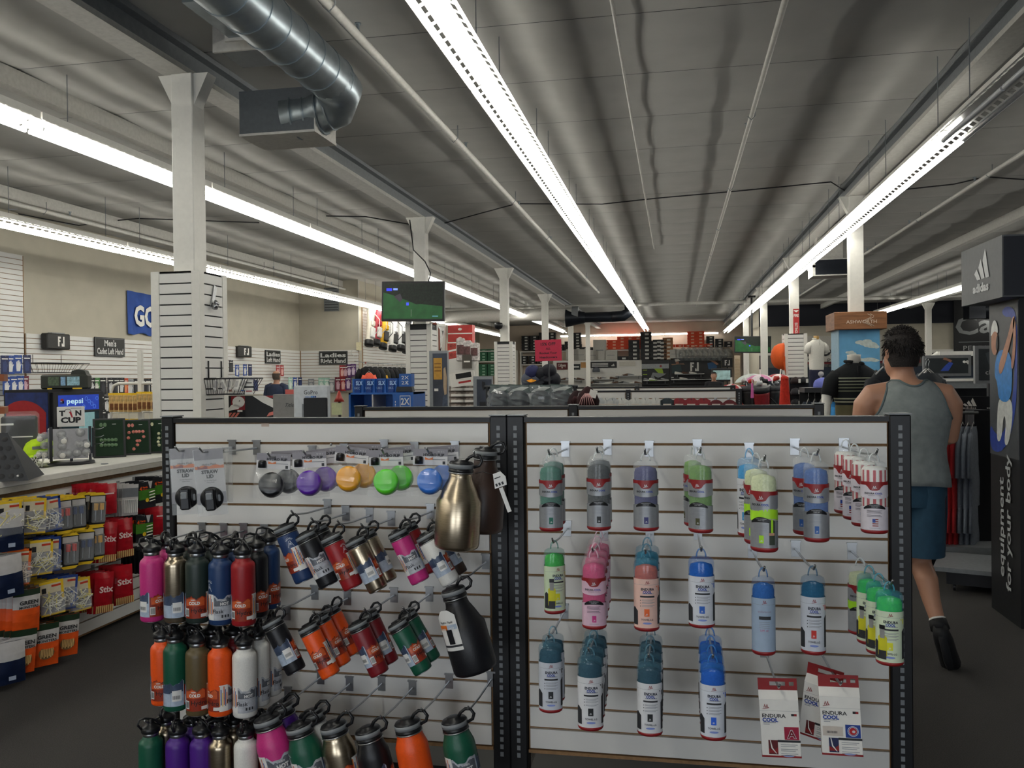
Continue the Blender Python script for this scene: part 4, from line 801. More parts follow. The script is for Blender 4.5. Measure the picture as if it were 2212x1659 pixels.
def cap_kit(h,logo=None,peak=None):
    m=mat(h,.8,0,.06,80); k=Kit(); prof=[(.088,0),(.09,.02),(.086,.05),(.072,.078),(.045,.096),(.015,.103),(0,.104)]
    c=k.part('crown',MB().lathe(prof,m,20,1,1.08)); pm=mat(peak,.8) if peak else m
    vs=[];fs=[]
    for i in range(9):
        a=math.pi*(-1+i/8); vs+=[(.086*math.cos(a),.092*math.sin(a),.006),(.082*math.cos(a),.095*math.sin(a)-.075*math.sin(-a)**.7 if math.sin(-a)>0 else .095*math.sin(a),-.006)]
    for i in range(8): fs.append((2*i,2*i+1,2*i+3,2*i+2))
    b=MB().add(vs,fs,pm,True).add([(v[0],v[1],v[2]-.004) for v in vs],[tuple(reversed(f)) for f in fs],pm,True); k.part('peak',b); k.part('button',MB().lathe([(.008,.103),(.006,.108),(0,.109)],m,8),c)
    if logo: k.part('badge',MB().text(logo,0,.045,.03,GREYB,cylmap(.0885,.094),.003,bold=.03),c)
    return k
p=WZ(95,990,1.03); cap_kit('#c8f01e','~').put('cap','neon yellow cap on the counter beside the ball marker spinner','cap',T(*WX(88,985,-3.95))@RZ(.9)@RX(-.1)@Matrix.Scale(1.1,4))
MB_=MB()
k=Kit(); k.part('glove_pile',sticks(14,-.06,.06,-.02,.03,[PAPER],3,.07,0)); k.part('tray',MB().box(-.1,.1,-.06,.06,-.06,-.03,BLACK)); k.put('white_tee_tray','small black tray heaped with loose white tees','tray',T(*WX(78,998,-3.8)))
# ball marker spinner
k=Kit(); k.part('base',MB().lathe([(.16,0),(.155,.018),(.03,.022)],BLACK,24)); k.part('spine',MB().box(-.01,.01,-.01,.01,.02,.24,BLACK))
pan=k.part('front_board',MB().box(-.115,.115,-.1,-.09,.045,.265,mat('#a7a7ab',.5))); k.part('side_board',MB().box(-.15,-.14,-.08,.08,.045,.265,mat('#a7a7ab',.5))); k.part('side_board',MB().box(.14,.15,-.08,.08,.045,.265,BLACK))
for sx in (-.128,.128): k.part('frame_bar',MB().box(sx-.01,sx+.01,-.102,-.088,.03,.28,BLACK))
dome=MB().lathe([(.034,0),(.031,.012),(.02,.022),(0,.027)],film('#eef0f2',.3,.05),14,M=RX(math.pi/2)).lathe([(.02,0),(.018,.012),(0,.016)],CHROME,12,M=RX(math.pi/2)).mesh('dome'); disc=MB().lathe([(.02,.0),(.02,.003),(0,.003)],PAPER,14,M=RX(math.pi/2)).mesh('price_disc')
for i,(x,z) in enumerate(((-.06,.225),(-.05,.185),(.065,.235),(-.055,.14),(.055,.15),(-.06,.08),(-.02,.085),(.04,.085),(.1,.15),(.1,.09))):
    d=k.part('marker_dome',dome,None,T(x,-.1,z)); 
    if i in (1,5,8): k.part('price_disc',disc,d,T(.008,-.03,-.008))
for i,(x,z) in enumerate(((-.17,.21),(-.19,.2),(-.17,.15),(-.16,.08),(-.2,.08))): d=k.part('marker_dome',dome,None,T(x,-.03,z)); k.part('price_disc',disc,d,T(-.012,-.03,-.004)) if i in (1,3,4) else 0
for i,z in enumerate((.25,.19,.14)): k.part('side_hook',MB().tube([(.15,-.02,z),(.2,-.03,z+.004),(.22,-.03,z+.015)],.003,CHROME,5))
sg=MB().box(-.092,.092,-.006,0,.275,.425,PAPER,c=.003); si=k.part('sign_board',sg); t=MB(); f=flat(-.006)
t.text('T',-.058,.376,.036,INK,f,.001,w=.04,bold=.05).text('N',.05,.376,.036,INK,f,.001,w=.04,bold=.05).text('CUP',.0,.325,.038,INK,f,.001,w=.135,bold=.05); t.poly([(-.012,.385),(.002,.39),(.014,.345),(.006,.34)],mat('#b0202c',.5),f,.0012); t.tube([(-.02+.022*math.cos(q),-.008,.385+.022*math.sin(q)) for q in [i*.4 for i in range(9)]],.002,INK,4); t.band(.0,.07,.41,.413,GTX,f,.001,1); k.part('lettering',t,si)
q=WX(155,1012,-3.72); k.put('marker_spinner','ball marker spinner with clear domes under a white TIN CUP sign','display',T(q.x,q.y,1.021)@RZ(.62)@Matrix.Scale(.84,4))
# three framed green boards with markers
def marker_board(mc,pts,seed):
    k=Kit(); k.part('frame',MB().box(-.1,.1,0,.012,0,.27,BLACK,c=.003)); b=k.part('felt',MB().box(-.085,.085,-.003,0,.012,.258,mat('#16301c',.9))); mm=mat(mc,.4)
    for x,z in pts: k.part('marker',MB().lathe([(.012,0),(.011,.004),(0,.005)],mm,12,1,1,M=T(x,-.003,z)@RX(math.pi/2)))
    t=MB().text('~',.03,.228,.006,PAPER,flat(-.003),.001); [t.poly([(-.05+.024*q+.011*math.cos(i*.785),.225+.015*math.sin(i*.785)) for i in range(8)],mm,flat(-.003),.001) for q in range(2)]; k.part('heading',t,b)
    k.part('easel_leg',MB().box(-.006,.006,0,.006,-.2,0,BLACK,M=T(0,.012,.2)@RX(.62))); return k
g1=[(x*.022-.05,.05+z*.035) for x in range(5) for z in range(4) if (x*3+z)%3]; 
for i,(x,yb,X,mc,pts,rz,lab) in enumerate(((238,1004,-3.74,'#5d7c5a',g1,.55,'dark framed marker board with green markers, tilted on an easel'),(296,992,-3.68,'#d87f72',[(-.05,.17),(-.02,.175),(0,.175),(.02,.175),(.045,.175),(-.055,.13),(.05,.135),(.005,.105),(.02,.105),(.005,.075),(-.02,.045)],.3,'dark framed marker board with pink markers'),(338,986,-3.62,'#dcdcb4',[(-.05,.175),(.05,.175),(.02,.15),(-.05,.12),(.02,.115),(.05,.118),(-.055,.09),(.015,.085),(.02,.06)],.05,'dark framed marker board with cream markers, beside the flask display'))):
    q=WX(x,yb,X); k=marker_board(mc,pts,i); k.put('marker_board',lab,'display board',T(q.x,q.y,1.021)@RZ(.62+rz*.1)@RX(-.26)@Matrix.Scale([1,.93,.93][i],4),'marker boards')
k=Kit(); k.part('disc',MB().lathe([(.02,0),(.02,.004),(0,.005)],PAPER,14)); k.part('rim',MB().lathe([(.021,0),(.022,.003),(.02,.005)],GREYB,14)); k.put('loose_marker','single loose ball marker lying on the counter edge','marker',T(-3.475,WX(226,1010,-3.475).y,1.021))
# boxed range bag and price sticker in front of the fridge
k=Kit(); k.part('pack',MB().box(-.1,.1,0,.04,0,.3,INK,c=.01)); k.part('clear_wrap',MB().box(-.11,.11,-.012,.05,-.01,.33,film('#eef2f4',.1,.05),c=.02)); k.part('price_sticker',MB().band(-.03,.03,.06,.085,PAPER,flat(0),.001,1)); k.part('green_sticker',MB().band(-.02,.01,.03,.06,mat('#22d84a',.5),flat(0),.001,1)); k.part('lettering',MB().text('~',0,.17,.012,PAPER,flat(0),.001,w=.15).text('~',-.07,.25,.02,PAPER,flat(0),.001,bold=.04))
q=WX(42,958,-4.05); k.put('boxed_bag','black pack in clear wrap with a green sticker, in front of the drinks fridge','package',T(q.x,q.y,1.021)@RZ(.6))
k=Kit(); k.part('post',MB().cyl((0,0,0),(0,0,.7),.012,CHROME,8)); k.part('upper_shelf',MB().box(-.25,.1,-.06,.1,.52,.56,mat('#8a4a22',.6))); k.part('lower_shelf',MB().box(-.25,.1,-.06,.1,.33,.37,mat('#8a4a22',.6))); k.part('foot',MB().box(-.06,.06,-.06,.06,0,.01,BLACK)); q=WX(-105,1000,-3.95); k.put('wooden_shelf_stand','small wooden shelf stand at the left picture edge on the counter','shelf',T(q.x,q.y+.25,1.021)@RZ(.6))
# ================= drinks fridge and things behind the counter =================
def stampM(px,py,Y): p=WY(px,py,Y); return p
fx0=WY(8,845,8).x; fx1=WY(105,841,8).x; fz=1.455
PB1=mat('#1c2f66',.35,amt=.5,sc=9); PRED=mat('#a01c24',.4); PWH=mat('#cfc9bd',.4); PBL=mat('#1a2a72',.4)
k=Kit(); k.part('cabinet',MB().box(fx0,fx1,8,8.85,.1,fz,BLACK)); si=k.part('side_panel',MB().box(fx0+.02,fx1-.01,7.995,8,.15,fz-.03,PB1))
g=MB(); f=flat(7.995); cx,cz,R=fx0+.24,.98,.36
def arcband(a0,a1,lo,hi,m,l): g.band(a0,a1,lo,hi,m,f,l,16)
circ=lambda x: math.sqrt(max(0,R*R-(x-cx)**2))
x1=fx1-.03; x0=fx0+.03
g.band(x0,x1,lambda x:cz+.06-.25*(x-cx)**2-.05*math.sin((x-cx)*5),lambda x:cz+circ(x),PRED,f,.002,16); g.band(x0,x1,lambda x:cz-.06-.06*math.sin((x-cx)*5),lambda x:cz+.06-.25*(x-cx)**2-.05*math.sin((x-cx)*5),PWH,f,.003,16); g.band(x0,x1,lambda x:cz-circ(x),lambda x:cz-.06-.06*math.sin((x-cx)*5),PBL,f,.002,16)
k.part('globe_emblem',g,si)
fxm=lambda x,z,l=0.: (fx1+.03+l,x,z)
d=k.part('door',MB().box(fx1,fx1+.03,8.03,8.83,.2,1.42,BLACK)); gl=MB().band(8.1,8.76,.3,1.2,mat('#20343c',.1,amt=.4,sc=5),fxm,.001,1); k.part('door_glass',gl,d)
k.part('inner_light',MB().band(8.42,8.68,.8,1.19,mat('#7fa8ac',.3,em=.25),fxm,.003,1),d)
h=MB().band(8.1,8.76,1.22,1.39,mat('#1d3fb0',.3,amt=.2,sc=8,em=.35),fxm,.002,1); hi=k.part('lit_header',h,d)
t=MB().text('pepsi',8.36,1.325,.055,mat('#bfe6f4',.4,em=.5),fxm,.004,w=.26,bold=.02,); 
for i in range(6):
    y=8.5+.045*i; z=1.3+.03*((i*7)%4-1.5)
    k.part('bubble_print',MB().tube([fxm(y+.022*math.cos(q*.7),z+.022*math.sin(q*.7),.004) for q in range(9)],.002,mat('#6fa0e8',.4,em=.3),4,closed=True),d)
t2=MB()
for c0,lo,hi2 in ((PRED,.0,.028),(PWH,-.01,.004),(PBL,-.028,-.008)): t2.band(8.125,8.185,lambda y,lo=lo:1.325+lo-.01*math.sin((y-8.155)*60)*(lo>-.02),lambda y,h2=hi2:1.325+min(h2,math.sqrt(max(0,.03**2-(y-8.155)**2))),c0,fxm,.005,8)
k.part('header_lettering',t,hi); k.part('header_globe',t2,hi); k.part('handle',MB().cyl((fx1+.05,8.1,.6),(fx1+.05,8.1,1.1),.012,DGREY,6),d)
[k.part('foot',MB().box(x_,x_+.06,y_,y_+.06,0,.1,BLACK)) for x_ in (fx0+.03,fx1-.1) for y_ in (8.03,8.75)]; k.put('drinks_fridge','black drinks fridge with blue globe side panel and lit pepsi header','fridge',T(0,0,0))
k=Kit(); DG=mat('#23281f',.5); k.part('body',MB().box(-.3,.3,0,.2,0,.2,DG,c=.02)); k.part('header_arch',MB().prism([(.08,.2),(.1,.25),(.18,.27),(.26,.25),(.28,.2)],.02,.18,DG))
for x0,x1,c in ((-.2,-.06,'#4a5a44'),(-.04,.02,'#7fa4c4'),(.04,.2,'#8fb4c0')): k.part('picture',MB().box(x0,x1,-.004,0,.05,.17,mat(c,.5,amt=.4,sc=40)))
for x in (-.18,.14,.2): k.part('price_tab',MB().box(x-.03,x+.03,-.006,0,0,.018,YEL))
k.put('counter_display','dark green display box with small pictures on top of the drinks fridge','display',T((fx0+fx1)/2+.26,8.25,fz)@RZ(.35)@Matrix.Scale(.8,4))
# ---------------- packs on the left wall ----------------
def glove_pack(bg,gl):
    k=Kit(); f=flat(-.002); k.part('card',MB().box(-.055,.055,-.002,.002,-.24,0,mat(bg,.45,amt=.25,sc=20)))
    g=MB(); m=mat(gl,.6); g.poly([(-.025,-.21),(.025,-.21),(.032,-.15),(.03,-.11),(-.028,-.11),(-.03,-.15)],m,f,.001)
    for i in range(4): g.band(-.028+i*.0148,-.028+i*.0148+.012,-.115,-.085+.01*(i%3),m,f,.0012,1)
    g.poly([(.028,-.15),(.046,-.12),(.04,-.11),(.028,-.13)],m,f,.0012); k.part('glove_print',g); k.part('heading',MB().band(-.04,.04,-.05,-.035,PAPER,f,.001,1)); k.part('peg',MB().cyl((0,-.02,-.012),(0,.17,-.012),.004,CHROME,5)); return k
GK={n:glove_pack(*c) for n,c in {'blue':('#23468f','#d9d9d9'),'navy':('#1b2550','#33406f'),'black':('#1a1b20','#cfcfcf'),'jet':('#15161a','#3a3b40'),'green':('#3f7a3a','#d9d9d0'),'lime':('#a8bf6a','#e4e4dc'),'orange':('#c84a1e','#e08a5a'),'grey':('#8d9094','#c9c9c9'),'purple':('#5a2f6e','#d9c4d8'),'maroon':('#6d2438','#cfa8b4'),'red':('#a02428','#e0b0a8'),'white':('#d8d6cf','#a9a9a4'),'brown':('#4a2a1e','#d9d0c4'),'mint':('#9cc4b4','#dfe8e0')}.items()}
def wallpacks(lst,X,label,sc=1.,face='x'):
    for i,(c,px,py) in enumerate(lst):
        if face=='x': p=WX(px,py,X); M=T(p.x,p.y,p.z)@RZ(math.pi/2-.25)
        else: p=WY(px,py,X); M=T(p.x,p.y,p.z)
        GK[c].put('glove_pack','%s glove pack, %s in the row %s'%(c,ORD[i],label),'package',M@Matrix.Scale(sc,4),'glove packs '+label)
wallpacks([('navy',10,768),('blue',22,768),('blue',39,767),('navy',58,767)],-9.25,'at the left picture edge',1.1)
wallpacks([('blue',14,814),('blue',30,813),('blue',44,812),('maroon',54,812)],-9.25,'under the blue ones at the picture edge',1.05)
wallpacks([('lime',164,815),('navy',176,815),('jet',187,816),('black',198,816),('green',208,816),('jet',222,816),('black',239,816),('jet',252,816),('black',262,816),('orange',270,817),('grey',281,820),('jet',295,818),('jet',308,818),('jet',320,818)],-9.25,'behind the fridge and yellow packs',1.15)
wallpacks([('jet',218,852),('black',230,855),('jet',222,885),('black',236,880)],-9.25,'in the lower tier beside the fridge',1.2)
wallpacks([('jet',499,778),('blue',512,788),('blue',529,787),('navy',540,787)],-9.2,'left of the bald shopper, upper tier',1.05)
wallpacks([('brown',495,815),('white',509,813),('blue',520,815),('blue',530,815),('blue',540,815),('navy',552,815)],-9.2,'above the wire basket',1.25)
wallpacks([('mint',627,815),('blue',637,815),('navy',648,815)],-9.25,'right of the bald shopper',1.3)
wallpacks([('grey',672,818),('mint',694,816),('mint',706,816),('grey',716,818),('maroon',730,815),('red',741,815),('purple',752,813)],20.38,'under the Ladies Right Hand sign',1.45,'y')
wallpacks([('red',739,789),('maroon',746,789),('purple',754,787),('purple',763,786)],20.36,'below right of the Ladies Right Hand sign',1.3,'y')
wallpacks([('red',600,789),('red',609,789)],-9.25,'below the Ladies Left Hand sign',1.1)
# ---------------- signs on the left walls ----------------
def wallsign(lines,w,h,M,label):
    k=Kit(); b=k.part('board',MB().box(-w/2,w/2,-.02,0,-h/2,h/2,mat('#191b1a',.5))); f=flat(-.02); t=MB(); n=len(lines)
    for i,s in enumerate(lines): t.text(s,0,h*(.2-.42*i),h*.3,mat('#c9cac8',.5),f,.002,w=w*(.4+.5*(len(s)>5)) if len(s)<9 else w*.88,bold=.03)
    k.part('lettering',t,b); e=MB(); q=.03*h
    for a in ((-w/2+q,w/2-q,h/2-2*q,h/2-1.5*q),(-w/2+q,w/2-q,-h/2+1.5*q,-h/2+2*q),(-w/2+q,-w/2+1.5*q,-h/2+q,h/2-q),(w/2-1.5*q,w/2-q,-h/2+q,h/2-q)): e.box(a[0],a[1],-.022,-.02,a[2],a[3],GREYB)
    k.part('border_line',e,b); k.put('wall_sign',label,'sign',M,'department signs')
p=WX(235,750,XL+.02); a=WX(203,750,XL+.02); b=WX(267,750,XL+.02); wallsign(["Men's",'Cadet Left Hand'],abs(b.y-a.y),.32,T(XL+.03,p.y,p.z)@RZ(math.pi/2),"black wall sign reading Men's Cadet Left Hand")
p=WX(588,771,XL+.02); a=WX(572,771,XL+.02); b=WX(604,771,XL+.02); wallsign(['Ladies','Left Hand'],abs(b.y-a.y),.31,T(XL+.03,p.y,p.z)@RZ(math.pi/2),'black wall sign reading Ladies Left Hand')
p=WY(720,773,20.46); wallsign(['Ladies','Right Hand'],.76,.34,T(p.x,20.47,p.z),'black wall sign reading Ladies Right Hand')
def fjbox(M,label,w=.55):
    k=Kit(); b=k.part('box',MB().box(-w/2,w/2,-.12,0,-.12,.12,mat('#22221f',.5),c=.015)); k.part('lettering',fj(MB(),.04,0,.15,PAPER,flat(-.12)),b); k.part('lid',MB().box(-w*.25,w*.3,-.1,-.02,.12,.135,GREYB)); k.put('brand_box',label,'sign',M,'FJ wall boxes')
p=WX(112,738,XL+.02); fjbox(T(XL+.03,p.y,p.z)@RZ(math.pi/2),'dark box sign with white FJ, left of the cadet sign',.5)
p=WX(520,760,XL+.02); fjbox(T(XL+.03,p.y,p.z)@RZ(math.pi/2-.3),'dark box sign with white FJ, left of the Ladies Left Hand sign',.42)
# flag
m=MB(); a=WX(275,675,XL+.03); b=WX(352,675,XL+.03); zt=WX(275,627,XL+.03).z; zb=WX(275,720,XL+.03).z; n=14; FL=mat('#2c4f9c',.8,amt=.15,sc=6); vs=[];fs=[]
for i in range(n+1):
    y=a.y+(b.y-a.y)*i/n; d=.02+.02*math.sin(i*1.3); vs+=[(XL+.02+d,y,zb-.02*math.sin(i*.9)),(XL+.02+d*.5,y,zt-.03*i/n)]
fs=[(2*i,2*i+2,2*i+3,2*i+1) for i in range(n)]; k=Kit(); fi=k.part('cloth',m.add(vs,fs,FL,True).add([(v[0]-.004,v[1],v[2]) for v in vs],[tuple(reversed(q)) for q in fs],FL,True))
k.part('lettering',MB().text('GO',WX(310,675,XL+.03).y,(zt+zb)/2-.05,.34,PAPER,lambda x,z,l=0.:(XL+.062+l,x,z),.004,w=WX(333,675,XL+.03).y-WX(287,675,XL+.03).y,bold=.04),fi); k.put('wall_flag','blue cloth flag with white letters GO hanging high on the wall','flag',T())
# wire baskets on wall and column
def wirebasket(M,w,d,h,label,items=None,cat='basket'):
    k=Kit(); r=.004
    def loop(z,s): return [(-w/2*s,0,z),(w/2*s,0,z),(w/2*s,-d*s,z),(-w/2*s,-d*s,z)]
    k.part('rim',MB().tube(loop(h,1),r*1.5,BLACK,5,closed=True)); k.part('base_ring',MB().tube(loop(0,.8),r,BLACK,5,closed=True))
    for i in range(9):
        x=-w/2+w*i/8; k.part('wire',MB().tube([(x,-d,h),(x*.8,-d*.8,0),(x*.8,0,0),(x,0,h)],r*.7,BLACK,4))
    for q in (.33,.66): k.part('side_wire',MB().tube([(-w/2,-d*q,h),(-w/2*.8,-d*q*.8,0),(w/2*.8,-d*q*.8,0),(w/2,-d*q,h)],r*.7,BLACK,4))
    for x in (-w*.3,w*.3): k.part('bracket',MB().tube([(x,.0,h),(x,0,h+.13)],r*1.3,BLACK,4))
    return k.put('wire_basket',label,cat,M)
q=WX(447,850,-3.58+.25); BX=-3.335; by=WX(447,850,BX).y
wirebasket(T(BX,5.79,WX(460,852,BX).z)@RZ(math.pi/2),.3,.3,.115,'black wire basket of white putter grips on the slatwall column')
gm=MB().box(-.016,.016,-.01,.01,-.05,.05,PAPER,c=.006).box(-.012,.012,-.013,-.01,-.03,.02,LGR).mesh('grip_roll'); r=random.Random(4)
for i in range(12):
    o=link('grip_roll',gm); o.matrix_world=T(BX+.03+.02*i,5.8+r.uniform(-.09,.09),WX(460,852,BX).z+.07+r.uniform(0,.02))@RY(r.uniform(-.5,.5))@RX(r.uniform(-.6,.3)); tag(o,'white rolled pack in the black wire basket, %s from the column'%ORD[i],'package','rolls in the wire basket')
k=Kit(); k.part('card',MB().box(-.032,.032,-.002,0,-.055,.055,PAPER)); k.part('lettering',MB().text('~',0,.03,.012,INK,flat(-.002),.001).text('~',0,0,.02,INK,flat(-.002),.001).text('~',0,-.03,.012,mat('#a8323a',.5),flat(-.002),.001)); p=WY(538,836,5.75); k.put('price_card','small white price card hooked on the wire basket','sign',T(*p))
k=Kit(); k.part('bracket_plate',MB().box(-.02,.02,-.01,0,-.08,.08,CHROME)); k.part('ring',MB().lathe([(.02,0),(.025,.01),(.02,.02)],CHROME,12,M=T(0,-.03,-.06)@RX(.9))); k.part('cup',MB().lathe([(.02,0),(.024,.04)],CHROME,12,M=T(0,-.03,-.1))); k.put('club_holder','chrome bracket with rings high on the slatwall column side','bracket',T(*WX(460,640,-3.338))@RZ(math.pi/2)@RY(.3))
wirebasket(T(XL+.02,WX(100,800,XL).y,WX(100,805,XL).z)@RZ(math.pi/2),1.0,.35,.14,'dark wire basket on the wall slats under the FJ box')
# white wire rack with yellow packs
k=Kit(); a=WY(242,985,7.4); W=.55
fr=[(0,0,0),(0,0,.62),(.03,0,.68),(.08,0,.70),(W,0,.70)]
k.part('frame_tube',MB().tube(fr,.014,WHITE,8)); k.part('post',MB().box(.30,.34,-.02,.02,0,1.02,WHITE)); k.part('back_post',MB().box(W,W+.03,.2,.23,0,1.02,WHITE))
for i in range(7): k.part('wire_shelf',MB().tube([(0,0,.08+i*.085),(W,0,.08+i*.085)],.005,WHITE,5))
for i in range(5): k.part('upright_wire',MB().tube([(.08+i*.11,0,.02),(.08+i*.11,0,.68)],.004,WHITE,5))
k.part('leg',MB().box(0,.03,-.02,.02,-a.z,0,WHITE)); k.part('leg',MB().box(W-.03,W,-.02,.02,-a.z,0,WHITE)); k.put('wire_rack','white wire rack holding a row of yellow packs beside the fridge','rack',T(a.x,7.4,a.z))
yp=Kit(); yp.part('pouch',MB().box(-.045,.045,-.008,.008,-.2,-.02,mat('#d8b87c',.5,amt=.3,sc=30),c=.003)); yp.part('header',MB().box(-.05,.05,-.002,.002,-.03,0,YEL)); yp.part('contents',MB().box(-.04,.04,-.011,-.008,-.18,-.11,mat('#8a5a34',.6,amt=.3)))
for i in range(10):
    p=WY(249+i*10,849-(i>5)*3,7.35); yp.put('yellow_pack','yellow headed pack on the white wire rack, %s from left'%ORD[i],'package',T(p.x,7.32,p.z)@RZ(.9)@Matrix.Scale(.9,4),'yellow packs')
for i in range(5):
    p=WY(260+i*18,905,7.45); yp.put('yellow_pack','yellow headed pack in the lower tier of the wire rack, %s from left'%ORD[i],'package',T(p.x,7.47,p.z)@RZ(.7)@Matrix.Scale(.8,4),'yellow packs')
# ---------------- low counter behind the flask display ----------------
k=Kit(); x0=-3.3; x1=WY(745,905,6.2).x; k.part('top',MB().box(x0,x1,5.75,6.6,1.13,1.17,WHITE)); k.part('body',MB().box(x0+.03,x1-.03,5.8,6.55,0,1.13,GREYB)); k.put('display_table','grey display counter standing behind the flask display','counter',T()); DT=1.17
def onT(px,Y): return T(WY(px,900,Y).x,Y,DT)
GP=mat('#c4c9cc',.4); k=Kit(); w=.125; k.part('housing',MB().box(-w,w,0,.12,0,.315,GP,c=.008)); t=MB().text('GoPro',0,.265,.03,INK,flat(0),.002,w=.1).text('HERO',-.02,.232,.011,mat('#5a8ad0',.5),flat(0),.002); [t.band(.002+i*.013,.013+i*.013,.226,.239,mat(c,.5),flat(0),.002,1) for i,c in enumerate(('#4a90d8','#2f68b8','#1d3f86'))]; k.part('lettering',t); sc=k.part('screen',MB().box(-.045,.122,-.05,0,.0,.225,mat('#0e1114',.6),c=.006)); k.part('screen_stand',MB().box(-.06,-.04,-.03,0,0,.18,GREYB),sc); k.put('camera_display','pale GoPro display stand with a dark screen on the display counter','display',onT(672,5.9)@RZ(.25))
k=Kit(); k.part('housing',MB().box(-.08,.085,0,.14,0,.25,mat('#85837f',.5),c=.004)); k.part('lettering',MB().text('Titleist',.062,.17,.028,INK,flat(0),.002,w=.1,shear=.4)); k.part('top_card',MB().box(.0,.085,.05,.06,.25,.285,mat('#c85a50',.5))); k.put('ball_display','plain grey display box with script lettering beside the GoPro stand','display',onT(613,6.0)@RZ(.2))
# black graphic boards behind
k=Kit(); f=flat(0); b=k.part('board',MB().box(-.14,.17,0,.02,0,.235,INK)); g=MB(); g.band(-.09,.03,.12,.23,mat('#8d1e26',.5),f,.001,1); g.poly([(-.03+.05*math.cos(i*.45),.185+.045*math.sin(i*.45)) for i in range(14)],PAPER,f,.002); g.poly([(-.13,.11),(-.03,.13),(-.02,.15),(-.06,.17),(-.09,.16)],PAPER,f,.002); [g.poly([(-.13+.03*i,.06),(-.11+.03*i,.06),(-.08+.03*i,.1),(-.1+.03*i,.1)],mat('#d8786a',.5),f,.003) for i in range(3)]; g.poly([(-.03,.19),(-.02,.2),(-.015,.19)],INK,f,.003); g.band(-.04,.0,.105,.12,PAPER,f,.002,1); k.part('print',g,b); k.put('graphic_board','black board with a white shoe print on a red square','display board',onT(524,6.35)@RZ(.2))
k=Kit(); b=k.part('board',MB().box(-.14,.14,0,.02,0,.235,INK)); g=MB(); g.poly([(-.08,.235),(.0,.18),(.12,.12),(.13,.15),(.12,.19),(.05,.22),(.02,.235)],PAPER,f,.002); g.poly([(.02,.235),(.05,.22),(.13,.21),(.13,.235)],mat('#a01c24',.5),f,.002); [g.band(-.01+.035*i,.015+.035*i,.02+.02*(i%2),.04+.02*(i%2),PAPER,f,.002,1) for i in range(3)]; g.poly([(.03,.07),(.12,.09),(.12,.12),(.05,.1)],mat('#d8786a',.5),f,.003); k.part('print',g,b); k.put('graphic_board','black board with a large white and red shoe print','display board',onT(568,6.3)@RZ(.2))
def blob(M,cols,label,cat='ball sleeve',name='soft_accessory'):
    k=Kit()
    for i,(c,x,z,r) in enumerate(cols): k.part('fold',MB().lathe([(0,-r*.6),(r*.8,-r*.5),(r,0),(r*.75,r*.5),(0,r*.62)],mat(c,.5,amt=.15),12,M=T(x,.01*(i%2),z)))
    k.put(name,label,cat,M)
blob(onT(518,5.85),[('#127a94',0,.025,.04),('#1a93ab',.04,.025,.03)],'teal soft pouch on the display counter','pouch')
blob(onT(560,5.85),[('#c0447c',-.03,.04,.035),('#f0661c',-.01,.03,.03),('#c0447c',.04,.035,.035),('#f0661c',.03,.03,.032)],'pink and orange soft pouch on the display counter','pouch')
blob(onT(588,5.85),[('#7a2f74',0,.025,.03),('#8f3a86',.01,.04,.02)],'purple soft pouch on the display counter','pouch')
# light grey post beside column
k=Kit(); k.part('panel',MB().box(-.03,.03,-.01,.02,0,1.33,mat('#b4b3ae',.5))); k.part('foot',MB().box(-.08,.08,-.1,.1,0,.02,BLACK)); k.put('grey_stand','narrow grey upright panel right of the slatwall column','stand',T(WY(491,870,6.9).x,6.9,0))
# small shelf of cups and notes right of the GoPro stand
k=Kit(); p=WY(733,895,7.5); k.part('rack_body',MB().box(-.09,.09,0,.1,0,1.16,GREYB))
for r_ in range(4):
    for c_ in range(4): k.part('mini_box',MB().box(-.085+c_*.043,-.05+c_*.043,-.03,0,1.0+r_*.045,1.035+r_*.045,mat(['#8d5a5c','#d8cfc8','#7a4648'][(r_+c_)%3],.6)))
k.part('note',MB().box(-.06,.04,-.035,-.03,1.2,1.31,mat('#c9cda0',.6))); k.part('trophy_top',MB().lathe([(.05,1.32),(.03,1.36),(.008,1.42)],mat('#a83228',.4),10)); k.part('header_post',MB().box(-.01,.01,0,.02,1.16,1.33,BLACK)); k.put('mini_box_rack','narrow rack of small maroon and white boxes beside the blue display','rack',T(p.x,7.5,0))
# ---------------- blue boxed devices ----------------
BL=mat('#1d5aa8',.4,amt=.08); BLD=mat('#163f86',.4); k=Kit(); x0=WY(753,850,6.4).x; x1=WY(893,850,6.4).x; w=x1-x0; zt=WY(820,848,6.4).z
k.part('back_panel',MB().box(0,w,.3,.32,0,zt,BL)); k.part('side_panel',MB().box(0,.015,0,.3,0,zt,BL)); k.part('top_panel',MB().box(0,w,0,.3,zt-.015,zt,BL)); k.part('divider',MB().box(w*.36,w*.36+.012,0,.3,zt-.3,zt-.015,LGR)); rp=k.part('right_panel',MB().box(w*.69,w,-.01,.3,0,zt,BL))
t=MB().text('2X',w*.88,zt-.07,.05,PAPER,flat(-.01),.002,w=.07,bold=.02); f=flat(-.01)
for a in ((w*.80,w*.96,zt-.03,zt-.025),(w*.80,w*.96,zt-.115,zt-.11),(w*.80,w*.807,zt-.115,zt-.025),(w*.953,w*.96,zt-.115,zt-.025)): t.band(a[0],a[1],a[2],a[3],PAPER,f,.002,1)
for i in range(4): t.band(w*.725,w*.735,zt-.08-i*.022,zt-.066-i*.022,PAPER,f,.002,1)
k.part('lettering',t,rp); k.part('shelf',MB().box(.015,w*.69,0,.3,zt-.25,zt-.235,BL)); k.put('blue_display','blue cardboard display with white 2X lettering','display',T(x0,6.4,0))
